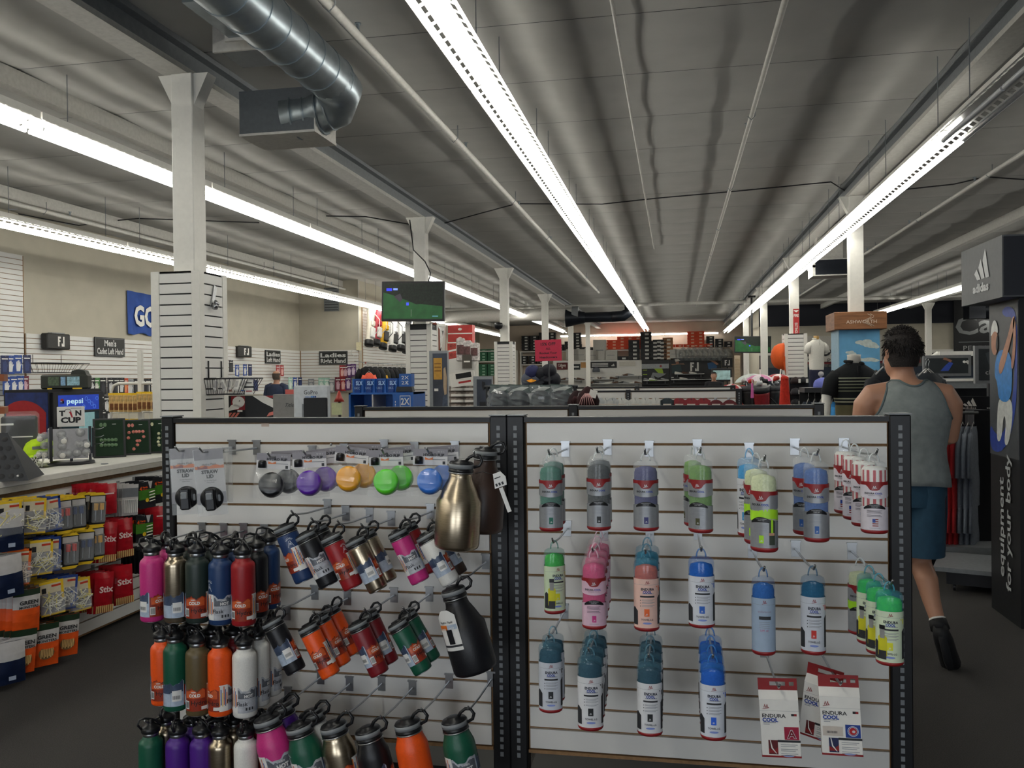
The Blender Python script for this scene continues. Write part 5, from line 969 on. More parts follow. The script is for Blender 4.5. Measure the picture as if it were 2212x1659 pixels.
sb=Kit(); sb.part('carton',MB().box(-.035,.035,0,.06,0,.06,mat('#c9d3dc',.5))); sb.part('blue_band',MB().box(-.036,.036,-.001,.061,.03,.061,mat('#3d86cf',.5))); sb.part('tab',MB().box(0,.034,-.002,0,.004,.026,mat('#c8b44a',.5)))
for i in range(6): sb.put('small_carton','small white and blue carton inside the blue display, %s from left'%ORD[i],'box',T(x0+.06+.08*i+.02*(i>2),6.45,zt-.235),'cartons in the blue display')
def gcar(): 
    k=Kit(); b=k.part('carton',MB().box(-.05,.05,0,.06,0,.11,BL)); k.part('inner_clip',MB().box(-.028,.028,-.012,0,-.005,.105,BLD,c=.008)); k.part('lettering',MB().text('SLX',.02,.075,.03,mat('#a9c8ec',.4),flat(-.001),.014,w=.06,bold=.04).text('UKC',0,.035,.018,mat('#a9c8ec',.4),flat(-.001),.014,w=.05),b); return k
gk=gcar()
for i in range(5): gk.put('blue_carton','blue device carton on top of the blue display, %s from left'%ORD[i],'box',T(x0+.06+i*w*.175,6.45,zt)@RZ(-.15),'blue device cartons')
k=Kit(); b=k.part('carton',MB().box(-.05,.05,0,.08,0,.1,BL)); k.part('lettering',MB().text('2X',0,.07,.026,PAPER,flat(0),.002,w=.06).text('2X',0,.03,.026,PAPER,flat(0),.002,w=.06),b); k.part('wedge',MB().prism([(-.08,-.04),(.06,-.04),(.05,0),(-.07,0)],0,.06,DGREY)); k.put('blue_carton','blue 2X carton standing higher at the right end of the blue display','box',T(x0+w*.86,6.43,zt+.045))
# ---------------- hanging television ----------------
SCR=mat('#1f5a2c',.4,amt=.25,sc=8,em=.22); TRE=mat('#16221a',.5,amt=.5,sc=30,em=.08)
def tvkit(w,h):
    k=Kit(); k.part('casing',MB().box(-w/2,w/2,0,.05,-h/2,h/2,BLACK,c=.006)); f=flat(0); m=.025
    s=MB().band(-w/2+m,w/2-m,-h/2+m*1.4,h/2-m,TRE,f,.002,1); s.band(-w/2+m,w/2-m,-h/2+m*1.4,lambda x:-.02-.16*x-.08*math.sin(x*3)if x<.1*w else -.02-.16*.1*w-.1*(x-.1*w),SCR,f,.004,16); s.poly([(-w*.3,.12*h),(-w*.2,.2*h),(-w*.16,.05*h),(-w*.2,-.02*h)],mat('#4a4550',.5,em=.1),f,.005); si=k.part('screen',s)
    g=MB().band(-w*.42,-w*.33,h*.26,h*.33,mat('#2a36d8',.4,em=.9),f,.006,1).band(-w*.31,-w*.24,h*.28,h*.33,mat('#7f9ae8',.4,em=.6),f,.006,1).band(-w*.1,-w*.06,-h*.1,-h*.03,mat('#3a4ad8',.4,em=1.),f,.007,1).band(-.022*w,-.018*w,-h*.38,-h*.2,LGR,f,.007,1); g.text('~',w*.36,-h*.37,.02,mat('#5fa0b0',.4,em=.4),f,.007); k.part('caption_graphics',g,si)
    k.part('ceiling_mount',MB().box(-.02,.02,.05,.25,-.03,.03,BLACK)); return k
a=WY(824,612,11.2); b=WY(958,690,11.2); tw=b.x-a.x+.02; th=a.z-b.z+.03
tvkit(tw,th).put('television','large flat television showing golf, mounted on the second left column','television',T((a.x+b.x)/2,11.22,(a.z+b.z)/2)@RY(.025))
# ---------------- golf bags on the wall ----------------
def golf_bag(c1,c2,base='#15161a',text=None,L=.9):
    k=Kit(); m1=mat(c1,.5,amt=.08); m2=mat(c2,.5); b=k.part('bag_body',MB().lathe([(.11,0),(.115,.05),(.1,.3),(.1,.6),(.115,.85),(.12,.9)],m1,14,1,.85))
    k.part('bottom_cup',MB().lathe([(.12,-.04),(.125,0),(.122,.09),(.112,.1)],mat(base,.5),14,1,.85)); k.part('top_collar',MB().lathe([(.12,.88),(.128,.9),(.128,.95),(.1,.95)],m2,14,1,.85))
    k.part('pocket',MB().box(-.07,.07,-.15,-.07,.14,.42,m2,c=.02)); k.part('ball_pocket',MB().box(-.06,.06,-.14,-.08,.46,.6,m1,c=.02)); k.part('strap',MB().tube([(.05,-.09,.8),(.12,-.2,.65),(.13,-.2,.4),(.06,-.12,.25)],.022,m2,6,flatten=.4)); k.part('side_stripe',MB().band(-.02,.02,.1,.85,mat(base,.5),cylmap(.105,.09,ang=.9),.004,6),b)
    if text: k.part('lettering',MB().text(text,0,.45,.1,mat(base,.5),cylmap(.108,.095,ang=.3),.004,rot=math.pi/2,w=.36,bold=.04),b)
    return k
for i,(c1,c2,tx,px,py,lab) in enumerate((('#d4cdc0','#d8d8d4',None,797,735,'cream and white golf bag hung high on the slatwall, leftmost'),('#a82c3a','#d9d4d0',None,812,734,'red and white golf bag hung on the slatwall behind the cream one'),('#e0b010','#2a2a2c',None,827,742,'yellow golf bag hung high on the slatwall'),('#e2e3e4','#1c1d20','PING',848,747,'white golf bag with black lettering, left of the pair'),('#e2e3e4','#1c1d20','PING',866,746,'white golf bag with black lettering, right of the pair'),('#1d1e22','#3a3b40',None,877,752,'black golf bag beside the slatwall column'))):
    p=WX(px,py,-7.6); golf_bag(c1,c2,text=tx).put('golf_bag',lab,'golf bag',T(p.x,p.y,p.z-.1)@RZ(math.pi/2-.5)@RY(.28)@RX(-.2)@Matrix.Scale(1.02,4),'golf bags on the wall')
# clothes rail under the bags
def garment(c,name='top',L=.7,w=.42,sl=.2):
    k=Kit(); m=mat(c,.9,0,.12,40,.15); n=10; vs=[]
    prof=[(w*.2,0,.05),(w*.42,-.05,.07),(w*.5,-.1,.08),(w*.46,-.3,.08),(w*.48,-L*.75,.085),(w*.5,-L,.09)]
    for hw,z,d in prof:
        for q in range(n): t=2*math.pi*q/n; vs.append((hw*math.cos(t)*(1+.04*math.sin(q*2.3)),d*math.sin(t)*(1+.25*math.sin(q*3.1+z*9)),z))
    fs=[(i*n+q,(i+1)*n+q,(i+1)*n+(q+1)%n,i*n+(q+1)%n) for i in range(len(prof)-1) for q in range(n)]
    k.part('body_cloth',MB().add(vs,fs,m,True))
    for s in (-1,1): k.part('sleeve',MB().tube([(s*w*.42,0,-.07),(s*w*.58,0,-.2),(s*w*.62,0,-.2-sl)],[.075,.08,.085],m,8,flatten=.7))
    k.part('hanger',MB().tube([(-w*.3,0,-.02),(0,0,.03),(w*.3,0,-.02)],.006,LGR,5).tube([(0,0,.03),(0,0,.07),(.015,0,.09),(0,0,.105),(-.012,0,.095)],.003,CHROME,5)); return k
JK=[garment('#17181c'),garment('#1f2126'),garment('#2a2b26'),garment('#14151a')]
k=Kit(); a=WX(790,785,-7.5); b=WX(905,785,-7.5); k.part('rail',MB().cyl((0,a.y,0),(0,b.y,0),.014,CHROME,6)); k.part('bracket',MB().cyl((0,a.y+.1,0),(-.33,a.y+.1,.05),.01,CHROME,6)); k.part('bracket',MB().cyl((0,b.y-.1,0),(-.33,b.y-.1,.05),.01,CHROME,6)); k.part('end_stop',MB().lathe([(.02,0),(.02,.02)],mat('#a83a30',.5),8,M=T(0,a.y,0)@RX(math.pi/2))); k.put('clothes_rail','chrome clothes rail on the wall below the golf bags','rail',T(-7.5,0,1.92))
n=11
for i in range(n): JK[i%4].put('jacket','dark jacket on the rail below the golf bags, %s from left'%ORD[i],'clothing',T(-7.5,a.y+.15+i*(b.y-a.y-.3)/n,1.83)@RZ(.3),'jackets on the wall rail')
for c,px,nm in (('#e06048',797,'coral'),('#c89a2c',824,'mustard')): p=WX(px,805,-7.4); garment(c,L=.3,w=.25,sl=.05).put('small_garment','%s folded top in front of the dark jackets'%nm,'clothing',T(p.x,p.y,p.z)@RZ(.6))
k=Kit(); k.part('box',MB().box(-.06,.06,-.05,0,-.1,.1,mat('#d8d0ac',.5))); k.part('conduit',MB().cyl((0,-.02,.1),(0,-.02,1.7),.012,PIPE,6)); k.part('coiled_wire',MB().tube([(-.08+.12*math.cos(q),-.04,-.15+.1*math.sin(q)) for q in [i*.5 for i in range(14)]],.006,LGR,4)); k.put('junction_box','cream wall box with a coiled white wire at the alcove corner','junction box',T(WY(775,748,20.45).x,20.48,WY(775,748,20.45).z))
# ---------------- poster towers ----------------
def poster_tower(px0,px1,py,Y,label,dark=True):
    a=WY(px0,py,Y); b=WY(px1,py,Y); w=b.x-a.x; zt=a.z; k=Kit(); f=flat(-.01); k.part('panel',MB().box(0,w,0,.06,0,zt,mat('#8d9194',.5))); ps=k.part('poster',MB().box(w*.2,w,-.01,0,.2,zt-.03,mat('#3c4250',.5,amt=.3,sc=5))); g=MB()
    if dark:
        g.band(w*.25,w*.72,zt-.32,zt-.08,mat('#c8963c',.6),f,.002,1); [g.band(w*.3,w*.66,zt-.15-.04*i,zt-.138-.04*i,mat('#8a5f20',.6),f,.003,1) for i in range(3)]
        g.poly([(w*.8,zt-.2),(w*.9,zt-.18),(w*.98,zt-.3),(w*.95,zt-.5),(w*.85,zt-.52),(w*.78,zt-.4)],mat('#b8a084',.6),f,.003); g.poly([(w*.75,zt-.5),(w,zt-.48),(w,zt-.95),(w*.6,zt-.95)],mat('#4a5568',.7,amt=.3),f,.004); g.band(w*.28,w*.5,zt-.45,zt-.42,PAPER,f,.004,1)
    else: g.poly([(w*.5,zt-.05),(w*.65,zt-.06),(w*.7,zt-.12),(w*.55,zt-.14),(w*.48,zt-.1)],INK,f,.002); g.band(w*.35,w,.3,zt-.25,INK,f,.002,1)
    k.part('print',g,ps); k.part('foot',MB().box(-.05,w+.05,-.1,.15,0,.02,BLACK)); k.put('poster_tower',label,'display',T(a.x,Y,0))
poster_tower(927,966,758,9.2,'grey poster tower with a woman and an orange notice, beside the column')
poster_tower(1022,1062,813,8.2,'low grey poster tower left of the plastic-wrapped headcovers',False)
# small round surfboard-shaped panel behind the column
k=Kit(); k.part('board',MB().prism([(-.12,0),(.12,0),(.12,.3),(.06,.42),(-.06,.36),(-.12,.2)],0,.02,mat('#8a4a36',.6))); k.part('stand',MB().box(-.02,.02,.02,.04,-WY(933,757,12.2).z,.1,BLACK)); p=WY(933,757,12.2); k.put('brown_panel','brown curved panel beside the second column wrap','display board',T(*p))
# ---------------- partition with red shoe boxes ----------------
a=WY(962,775,24); b=WY(1032,775,24)
o=link('display_partition',None); o.location=(a.x,24,0); tag(o,'white slatwall partition with red boxes stacked on top','partition'); link('panel',MB().box(0,b.x-a.x,0,.1,0,2.0,WHITE).mesh('panel'),o); link('tall_panel',MB().box(-.75,0,0,.1,0,3.1,WHITE).mesh('tall_panel'),o); sm=MB().box(0,b.x-a.x-.1,-.012,0,0,.0655,SLAT).mesh('slat')
for i in range(14): link('slat',sm,o,T(.05,0,1.0+i*.0762))
k=Kit(); k.part('sign_board',MB().box(-.14,.14,-.02,0,-.2,.2,mat('#4a463f',.5))); k.part('lettering',MB().text('~',0,0,.07,PAPER,flat(-.02),.002,w=.18)); p=WY(1009,781,23.9); k.put('small_sign','small brown sign on the partition below the red boxes','sign',T(*p))
RB=mat('#b02420',.4,amt=.15,sc=6); RB2=mat('#c8463c',.45,amt=.5,sc=4)
bk=Kit(); bk.part('carton',MB().box(-.36,.36,0,.35,0,.26,RB)); bk.part('white_edge',MB().box(-.36,.36,-.004,0,0,.03,PAPER)); bk.part('emblem',MB().poly([(.06*math.cos(i*.6),.14+.04*math.sin(i*.6)) for i in range(10)],mat('#e0d0c8',.4),flat(0),.003))
bk2=Kit(); bk2.part('carton',MB().box(-.38,.38,0,.35,0,.26,RB2)); bk2.part('streak',MB().poly([(-.38,.05),(.38,.2),(.38,.14),(-.38,0)],PAPER,flat(0),.003)); bk2.part('lettering',MB().text('ZS CARBON',-.1,.2,.06,INK,flat(0),.004,w=.4,shear=.3))
p=WY(967,768,23.9)
for i in range(4): (bk2 if i<2 else bk).put('red_carton','red carton %s from the bottom of the stack above the partition'%ORD[i],'box',T(p.x+.02+.33,24,2.0+i*.262),'red cartons')
hk=Kit(); hk.part('pack',MB().box(-.13,.13,-.1,.1,0,.7,mat('#b9b4b2',.3,amt=.5,sc=14),c=.03)); hk.part('hanger',MB().cyl((0,0,.7),(0,0,.8),.01,CHROME,5)); hk.part('print',MB().box(-.1,.1,-.103,-.1,.2,.5,mat('#5a3a3a',.5,amt=.6,sc=12)))
for i,px in enumerate((990,1004,1020)): p=WY(px,768,23.7); hk.put('wrapped_set','wrapped club set on the partition beside the red cartons, %s from left'%ORD[i],'package',T(p.x,24.05,2.0)@Matrix.Diagonal((1,1,.95-.1*i,1)),'wrapped club sets')
p=WY(943,735,23.86); gb=golf_bag('#e4e4e2','#dcdcd8'); gb.put('golf_bag','white golf bag hung beside the red cartons','golf bag',T(p.x,23.86,p.z-.55)@RY(.15)@Matrix.Scale(1.05,4))
# stacked goods below partition, dark and white
st=Kit(); st.part('bundle',MB().box(-.17,.17,0,.25,0,.09,mat('#8a7f78',.6,amt=.6,sc=20),c=.02)); st.part('label',MB().box(-.1,.12,-.004,0,.02,.06,PAPER))
for c_ in range(2):
    for r_ in range(7): p=WY(988+c_*24,880,13); st.put('folded_bundle','folded bundle, %s from the bottom of the %s stack beside the grey tower'%(ORD[r_],['left','right'][c_]),'clothing',T(p.x,13,.75+r_*.093),'folded bundles')
k=Kit(); x0=WY(975,880,13).x; k.part('top',MB().box(0,.55,-.1,.35,.7,.745,BLACK)); [k.part('leg',MB().box(a_,a_+.04,b_,b_+.04,0,.7,BLACK)) for a_ in (0,.51) for b_ in (-.1,.31)]; k.put('bundle_table','black table under the folded bundles','table',T(x0-.02,13,0))
k=Kit(); k.part('card',MB().box(-.2,.2,0,.02,0,.22,PAPER)); k.part('print',MB().text('~',.03,.06,.05,mat('#b02c2c',.5),flat(0),.002)); k.part('black_print',MB().band(-.1,.15,.12,.2,INK,flat(0),.002,1)); p=WY(1000,862,12.9); k.put('white_placard','white placard with red print on the folded bundles','sign',T(p.x,12.95,1.4)@RY(-.15))
# ================= headcovers, sale sign, hats =================
SHINY=film('#b8c0c4',.26,.03)
def wrapped_cover(i):
    k=Kit(); m=mat('#1a222c',.6,amt=.3,sc=12); r=random.Random(i)
    prof=[(.02,.0),(.075,.015),(.088,.07),(.07,.13),(.04,.165),(.02,.17)]; k.part('headcover',MB().lathe(prof,m,14,1.05,.7))
    c=k.part('header_card',MB().prism([(-.085,.15),(.085,.15),(.085,.21),(-.085,.22)],-.004,0,mat('#274038',.5))); k.part('card_wave',MB().poly([(-.08,.155),(.02,.165),(.08,.195),(.02,.2),(-.05,.18)],mat('#c9cfc8',.5),flat(-.004),.001),c)
    n=15; vs=[]
    for a in range(12):
        z=.21-.235*a/11; w=.078+.03*math.sin(a/11*math.pi)
        for q in range(n): t=2*math.pi*q/n; vs.append(((w+r.uniform(-.012,.012))*math.cos(t),(w*.7+r.uniform(-.015,.015))*math.sin(t),z))
    k.part('plastic_bag',MB().add(vs,[(a*n+q,(a+1)*n+q,(a+1)*n+(q+1)%n,a*n+(q+1)%n) for a in range(11) for q in range(n)],SHINY)); k.part('hook',MB().tube([(0,.06,.215),(0,0,.2),(0,-.03,.207)],.003,BLACK,5)); return k
for i,px in enumerate((1082,1122,1169,1213)):
    p=WY(px,886,5.9); wrapped_cover(i).put('wrapped_headcover','black club headcover in shiny plastic, %s from left behind the second display'%ORD[i],'headcover',T(p.x,5.9,p.z-.015)@Matrix.Scale(.9,4),'wrapped headcovers')
k=Kit(); a=WY(1050,836,6.05); b=WY(1250,836,6.05); k.part('rail',MB().cyl((0,0,0),(b.x-a.x,0,0),.012,BLACK,6)); [k.part('leg',MB().cyl((x,0,0),(x,0,-a.z),.014,BLACK,6)) for x in (.02,b.x-a.x-.02)]; k.put('headcover_rail','black rail carrying the wrapped headcovers','rail',T(a.x,6.0,a.z))
def pompom(c,s2,lab,px,Y,sc=1.):
    k=Kit(); m=mat(c,.9,0,.3,60,.3); k.part('knit_body',MB().lathe([(.03,0),(.07,.02),(.08,.07),(.06,.12),(.025,.16),(0,.17)],m,14,1,.8))
    for i in range(7): a=-.6+.2*i; k.part('yarn_strand',MB().tube([(.02*math.sin(a),-.06,.12),(.06*math.sin(a),-.075,.09),(.09*math.sin(a),-.07,.045)],.004,mat(s2,.8),4))
    k.part('card_tag',MB().box(-.02,.03,-.066,-.064,.1,.15,PAPER,M=RY(.3)))
    k.put('knit_headcover',lab,'headcover',T(WY(px,886,Y).x,Y,WY(px,888,Y).z)@Matrix.Scale(sc,4))
pompom('#240c10','#3a1418','dark knitted headcover with pointed top, left of the striped one',1246,5.85,.85); pompom('#2a0a0e','#c89a98','maroon knitted headcover with pale pink strands and a white tag',1270,5.8,1.0)
SALE=mat('#c02444',.6,amt=.04); k=Kit(); a=WY(1155,735,9); b=WY(1213,780,9); w=b.x-a.x; h=a.z-b.z; bd=k.part('card',MB().box(0,w,-.004,0,-h,0,SALE)); t=MB(); f=flat(-.004); TX=mat('#4a0c22',.6)
for s,z,sz in (('15% OFF',-.2,.13),('ALL',-.42,.09),('Rocket Tour',-.62,.09),('Headcovers',-.82,.09)): t.text(s,w/2,h*z,h*sz,TX,f,.001,bold=.04,w=w*{'15% OFF':.56,'ALL':.18,'Rocket Tour':.66,'Headcovers':.66}[s])
k.part('lettering',t,bd); k.part('post',MB().box(w/2-.008,w/2+.008,0,.012,-a.z,-h*.2,BLACK)); k.put('sale_sign','red card sign reading 15% OFF ALL Rocket Tour Headcovers','sign',T(a.x,9,a.z)@RY(-.02))
cb=cap_kit('#1e2552',None,'#d8901c'); cn=cap_kit('#161a24'); cz=cap_kit('#4d5260','~')
for kk,px,py,lab in ((cb,1151,808,'navy cap with orange peak under the sale sign'),(cn,1170,812,'black cap right of the orange peaked one'),(cn,1186,806,'black cap under the right half of the sale sign'),(cz,1143,824,'grey patterned cap at the lower left of the cap stack'),(cz,1158,825,'grey patterned cap in the lower middle of the cap stack'),(cn,1178,822,'black cap low in the cap stack'),(cn,1195,824,'black cap at the right foot of the cap stack')):
    p=WY(px,py,9.3); kk.put('cap',lab,'cap',T(p.x,9.3,p.z)@RX(.55)@Matrix.Scale(.95,4),'caps under the sale sign')
k=Kit(); k.part('pole',MB().cyl((0,0,0),(0,0,1.65),.015,BLACK,6)); k.part('base',MB().lathe([(.22,0),(.22,.02),(.02,.03)],BLACK,16)); [k.part('arm',MB().cyl((0,0,z),(s*.16,-.1,z-.02),.006,BLACK,5)) for z in (1.42,1.56) for s in (-1,1)]; k.put('cap_tree','black cap tree stand under the sale sign','stand',T(WY(1168,800,9.4).x,9.42,0))
# ================= packs on the third display =================
def blister(c,shape,ink='#e8d8d4'):
    k=Kit(); m=mat(c,.4,amt=.15,sc=20)
    if shape=='round': k.part('card',MB().prism([(.1*math.cos(a),-.12+.1*math.sin(a)) for a in [i*.35 for i in range(18)]],-.002,.002,m).box(-.1,.1,-.002,.002,-.26,-.13,m))
    else: k.part('card',MB().prism([(-.08,-.24),(.08,-.24),(.085,-.03),(.03,0),(-.03,0),(-.085,-.03)],-.002,.002,m))
    k.part('blister',MB().box(-.045,.045,-.03,-.002,-.22,-.12,film('#dfe6ea',.3),c=.01)); k.part('tool',MB().box(-.015,.015,-.024,-.006,-.21,-.13,mat(ink,.5))); k.part('lettering',MB().text('~',0,-.08,.025,mat('#d8cfc4',.5),flat(-.002),.002,w=.1)); return k
BK={'red':blister('#8f1a20','s','#b0343a'),'round':blister('#6a1218','round','#2a2226'),'white':blister('#d8d8d2','s','#20252a'),'slate':blister('#29363a','s','#c89a3c'),'clear':blister('#b9bec0','s','#a02c5a')}
for i,(kd,px,lab) in enumerate((('clear',1293,'silver blister pack at the left end of the third display'),('white',1309,'white blister pack with a black loop on the third display'),('clear',1323,'slim blister pack with a pink tool on the third display'),('white',1343,'white and green blister pack left of the third display post'),('white',1372,'white card pack just right of the third display post'),('white',1394,'white card pack with a dark clip, left of a pair'),('white',1416,'white card pack with a dark clip, right of a pair'),('slate',1441,'dark slate pack with amber lettering'),('red',1467,'plain red pack, first of the red ones'),('red',1493,'red pack with a blue tool print'),('red',1520,'red pack with white outline print'),('round',1547,'round topped dark red pack, left of two'),('round',1576,'round topped dark red pack, right of two'))):
    p=WY(px,860,9.35); BK[kd].put('blister_pack',lab,'package',T(p.x,9.36,p.z)@Matrix.Scale(.85,4),'packs on the third display'); hook(p.x,p.z-.01,9.3,'hook of the %s'%lab,9.488)
# ================= back wall shelving =================
def shelf_unit(x0,x1,Y,zs,label,depth=.45,m=WHITE):
    k=Kit(); [k.part('shelf',MB().box(x0,x1,Y,Y+depth,z-.05,z,m)) for z in zs]; n=max(1,int((x1-x0)/1.3)); [k.part('upright',MB().box(x0+(x1-x0)*i/n-.03,x0+(x1-x0)*i/n+.03,Y+.02,Y+depth,0,zs[-1],m)) for i in range(n+1)]
    k.put('shelf_unit',label,'shelving',T())
XA=WY(1125,800,40.4).x; XBk=WY(1560,800,40.4).x
zS=WY(1300,756,40.4).z; zM=WY(1200,806,40.4).z
shelf_unit(-9.3,XA-.1,39.6,(.6,1.2,WY(1080,780,39.6).z,WY(1080,757,39.6).z),'white shelf unit with green shoe boxes at the back left corner')
shelf_unit(XA,XBk,40.4,(.5,WY(1200,786,40.4).z,zS),'long white shelf unit along the back wall under the tube lights')
def shoebox(c,lc='#d8d4cc'):
    k=Kit(); k.part('box',MB().box(-.17,.17,0,.3,0,.115,mat(c,.6,amt=.08))); k.part('lid',MB().box(-.175,.175,-.005,.305,.085,.125,mat(c,.55,amt=.12))); k.part('size_label',MB().box(-.03,.09,-.008,-.004,.02,.08,mat(lc,.6))); return k
SBX={n:shoebox(*c) for n,c in {'orange':('#e04a24','#f0b89a'),'black':('#1a1b1e','#c9c9c4'),'green':('#2f6a4c','#9cc4ac'),'white':('#d8d4c8','#8a8478'),'brown':('#9a6a44','#d8cfc0'),'grey':('#c4c0b6','#a8a49a')}.items()}
def stackrow(kind,px,py,Y,counts,label,dx=None,big=1.):
    p=WY(px,py,Y); w=.36*big
    for c,nb in enumerate(counts):
        for r_ in range(nb):
            SBX[kind].put('shoe_box','%s shoe box, %s up, %s stack %s'%(kind,ORD[r_],ORD[c],label),'box',T(p.x+.2+c*(dx or w),Y+.05,p.z+.127*big*r_)@Matrix.Diagonal((big,1,big,1)),'%s shoe boxes %s'%(kind,label))
Y=40.4
stackrow('orange',1299,755,Y,[3,3,4,4,4],'of the orange block under the wall lights',.37,1.15)
stackrow('orange',1441,750,Y,[1,1,1,1],'in the single orange row beside the brown boxes',.36)
stackrow('orange',1485,750,Y,[5,5,1],'in the tall orange pile near the partition',.37,1.15)
stackrow('black',1525,750,Y,[4,3,2],'at the right end of the top shelf',.4)
stackrow('black',1126,757,40.4,[5,5,6,6],'on the dark left corner shelf top',.42,1.1)
stackrow('black',1200,757,Y,[2,3,2,1],'behind the sale sign on the top shelf',.42,1.1)
stackrow('black',1237,757,Y,[6,1,1],'in the tall pile right of the sale sign',.4,1.1)
stackrow('green',1034,780,39.6,[4,4,4],'on the upper back left shelf',.42,1.1)
stackrow('green',1034,812,39.6,[4,4,4],'on the lower back left shelf',.42,1.1)
stackrow('black',1122,786,Y,[3,3,4],'on the middle shelf by the sale sign',.42)
zF=WY(1400,778,40.2).z
def stackrow2(kind,px,counts,label,sc):
    p=WY(px,778,40.1)
    for c,nb in enumerate(counts):
        for r_ in range(nb): SBX[kind].put('shoe_box','large %s shoe box, %s up, %s stack %s'%(kind,ORD[r_],ORD[c],label),'box',T(p.x+.25*sc+c*.38*sc,39.95,p.z+.127*sc*r_)@Matrix.Diagonal((sc,1,sc,1)),'%s boxes %s'%(kind,label))
stackrow2('black',1353,[5,7,5],'above the white shoe wall',1.45); stackrow2('black',1397,[5],'left of the tall black pair',1.4); stackrow2('black',1412,[5],'left of the brown stack',1.4); stackrow2('brown',1427,[6],'above the dark shoe wall',1.35); stackrow2('black',1330,[1],'beside the white cartons',1.4)
gc=Kit(); gc.part('carton',MB().box(-.3,.3,0,.4,0,.72,mat('#b9b7b0',.6),c=.01)); gc.part('lettering',MB().text('~',0,.35,.05,GREYB,flat(0),.003,w=.35)); gc.part('tape',MB().box(-.03,.03,-.002,.402,.715,.722,LGR))
for i,(px,s) in enumerate(((1237,.95),(1254,.95),(1280,.85),(1296,1.75),(1320,.85))): p=WY(px,778,40.1); gc.put('pale_carton','pale grey carton on the back shelf, %s from left'%ORD[i],'box',T(p.x,39.95,p.z)@Matrix.Diagonal((1,1,s*.75,1)),'pale cartons')
# shoe wall: slatwall, dark panels and shoes
a=WY(1195,780,40); b=WY(1386,780,40); zt=WY(1300,778,40).z
o=link('shoe_wall',None); o.location=(a.x,40,0); tag(o,'white slatwall shoe wall with brand signs at the back','slatwall'); link('panel',MB().box(0,b.x-a.x,0,.08,0,zt,WHITE).mesh('panel'),o); sm=MB().box(.05,b.x-a.x-.05,-.015,0,0,.13,SLAT).mesh('slat')
for i in range(9): link('slat',sm,o,T(0,0,zt-.15-i*.15))
def brand(px0,px1,py0,py1,Y,c,txt,label,tc='#d8d8d8',mark=None):
    a=WY(px0,py0,Y); b=WY(px1,py1,Y); w=b.x-a.x; h=a.z-b.z; k=Kit(); bd=k.part('board',MB().box(0,w,-.03,0,-h,0,mat(c,.5))); t=MB(); f=flat(-.03); m=mat(tc,.5)
    if txt=='FJ': fj(t,w*.5,-h*.5,h*.6,m,f)
    elif txt: t.text(txt,w*.5,-h*(.5 if mark!='chev' else .35),h*.42 if mark!='stripes' else h*.3,m,f,.004,w=w*.75,bold=.02)
    if mark=='stripes': [t.band(w*.06,w*.68,-h*(.3+.22*i)-h*.05,-h*(.3+.22*i)+h*.05,m,f,.004,1) for i in range(3)]
    if mark in('stripes','tri'):
        x0=w*.85 if mark=='stripes' else w*.5; u=h*.5
        for i in range(3): q=x0-u*.45+u*.34*i; hh=u*(.3+.3*i); t.poly([(q,-h*.75),(q+u*.26,-h*.75),(q+u*.26-.0,-h*.75+hh*.75),(q-u*.05,-h*.75+hh)] if False else [(q,-h*.75+hh*.6),(q+u*.18,-h*.75+hh),(q+u*.42,-h*.75),(q+u*.16,-h*.75)],m,f,.005)
    if mark=='chev': t.poly([(w*.4,-h*.6),(w*.5,-h*.9),(w*.6,-h*.6),(w*.55,-h*.6),(w*.5,-h*.75),(w*.45,-h*.6)],m,f,.004)
    if t.v: k.part('lettering',t,bd)
    if Y==39.5: k.part('post',MB().box(w/2-.03,w/2+.03,0,.04,-a.z,0,DGREY))
    k.part('frame',MB().box(-.01,w+.01,-.02,.01,-h-.01,.01,mat(c,.5))); k.put('brand_sign',label,'sign',T(a.x,Y,a.z),'brand signs')
brand(1203,1226,784,798,39.98,'#5a1418','Callaway','dark red brand sign with a chevron on the white shoe wall','#d8cfc8','chev'); brand(1237,1253,787,798,39.98,'#1c2326','~','small black brand sign between the far columns'); brand(1255,1266,783,794,39.98,'#b4844c',None,'small tan brand panel on the white shoe wall'); brand(1275,1332,782,794,39.98,'#15161a',None,'long black sign with three white stripes','#d8d8d4','stripes'); brand(1338,1372,781,790,39.98,'#c9c6bc',None,'blank pale panel on the white shoe wall')
def darkpanel(px0,px1,py0,label,prints,Y=39.95):
    a=WY(px0,py0,Y); b=WY(px1,py0,Y); w=b.x-a.x; k=Kit(); bd=k.part('board',MB().box(0,w,0,.06,-a.z,0,mat('#1c1e22',.5))); g=MB(); f=flat(0.); h=1.6
    prints(g,f,w); k.part('print',g,bd)
    for z in (-.9,-1.15,-1.4): k.part('shelf',MB().box(.05,w-.05,-.25,0,z-.02,z,DGREY))
    k.put('shoe_display',label,'display',T(a.x,Y,a.z)); return a,w
def pr1(g,f,w): g.band(0,w,-.42,-.2,mat('#9a9ea2',.5,amt=.2),f,.003,1); g.poly([(w*.45,-.42),(w*.75,-.42),(w*.8,-.65),(w*.6,-.62)],mat('#8fae2c',.5),f,.004); g.poly([(w*.3,-.9),(w*.4,-.6),(w*.9,-.65),(w*.6,-.95)],GREYB,f,.003); g.poly([(w*.45,-.75),(w*.6,-.85),(w*.97,-.65),(w*.62,-.98),(w*.5,-.97)],INK,f,.005); [g.band(w*.04,w*.2,-.5-.2*i,-.47-.2*i,mat('#9ab82c',.5),f,.004,1) for i in range(2)]; g.poly([(w*.7+.06*math.cos(i),-.31+.06*math.sin(i)) for i in range(6)],mat('#8a3a36',.5),f,.005)
darkpanel(1386,1445,777,'dark shoe panel with a grey band and green flash print',pr1)
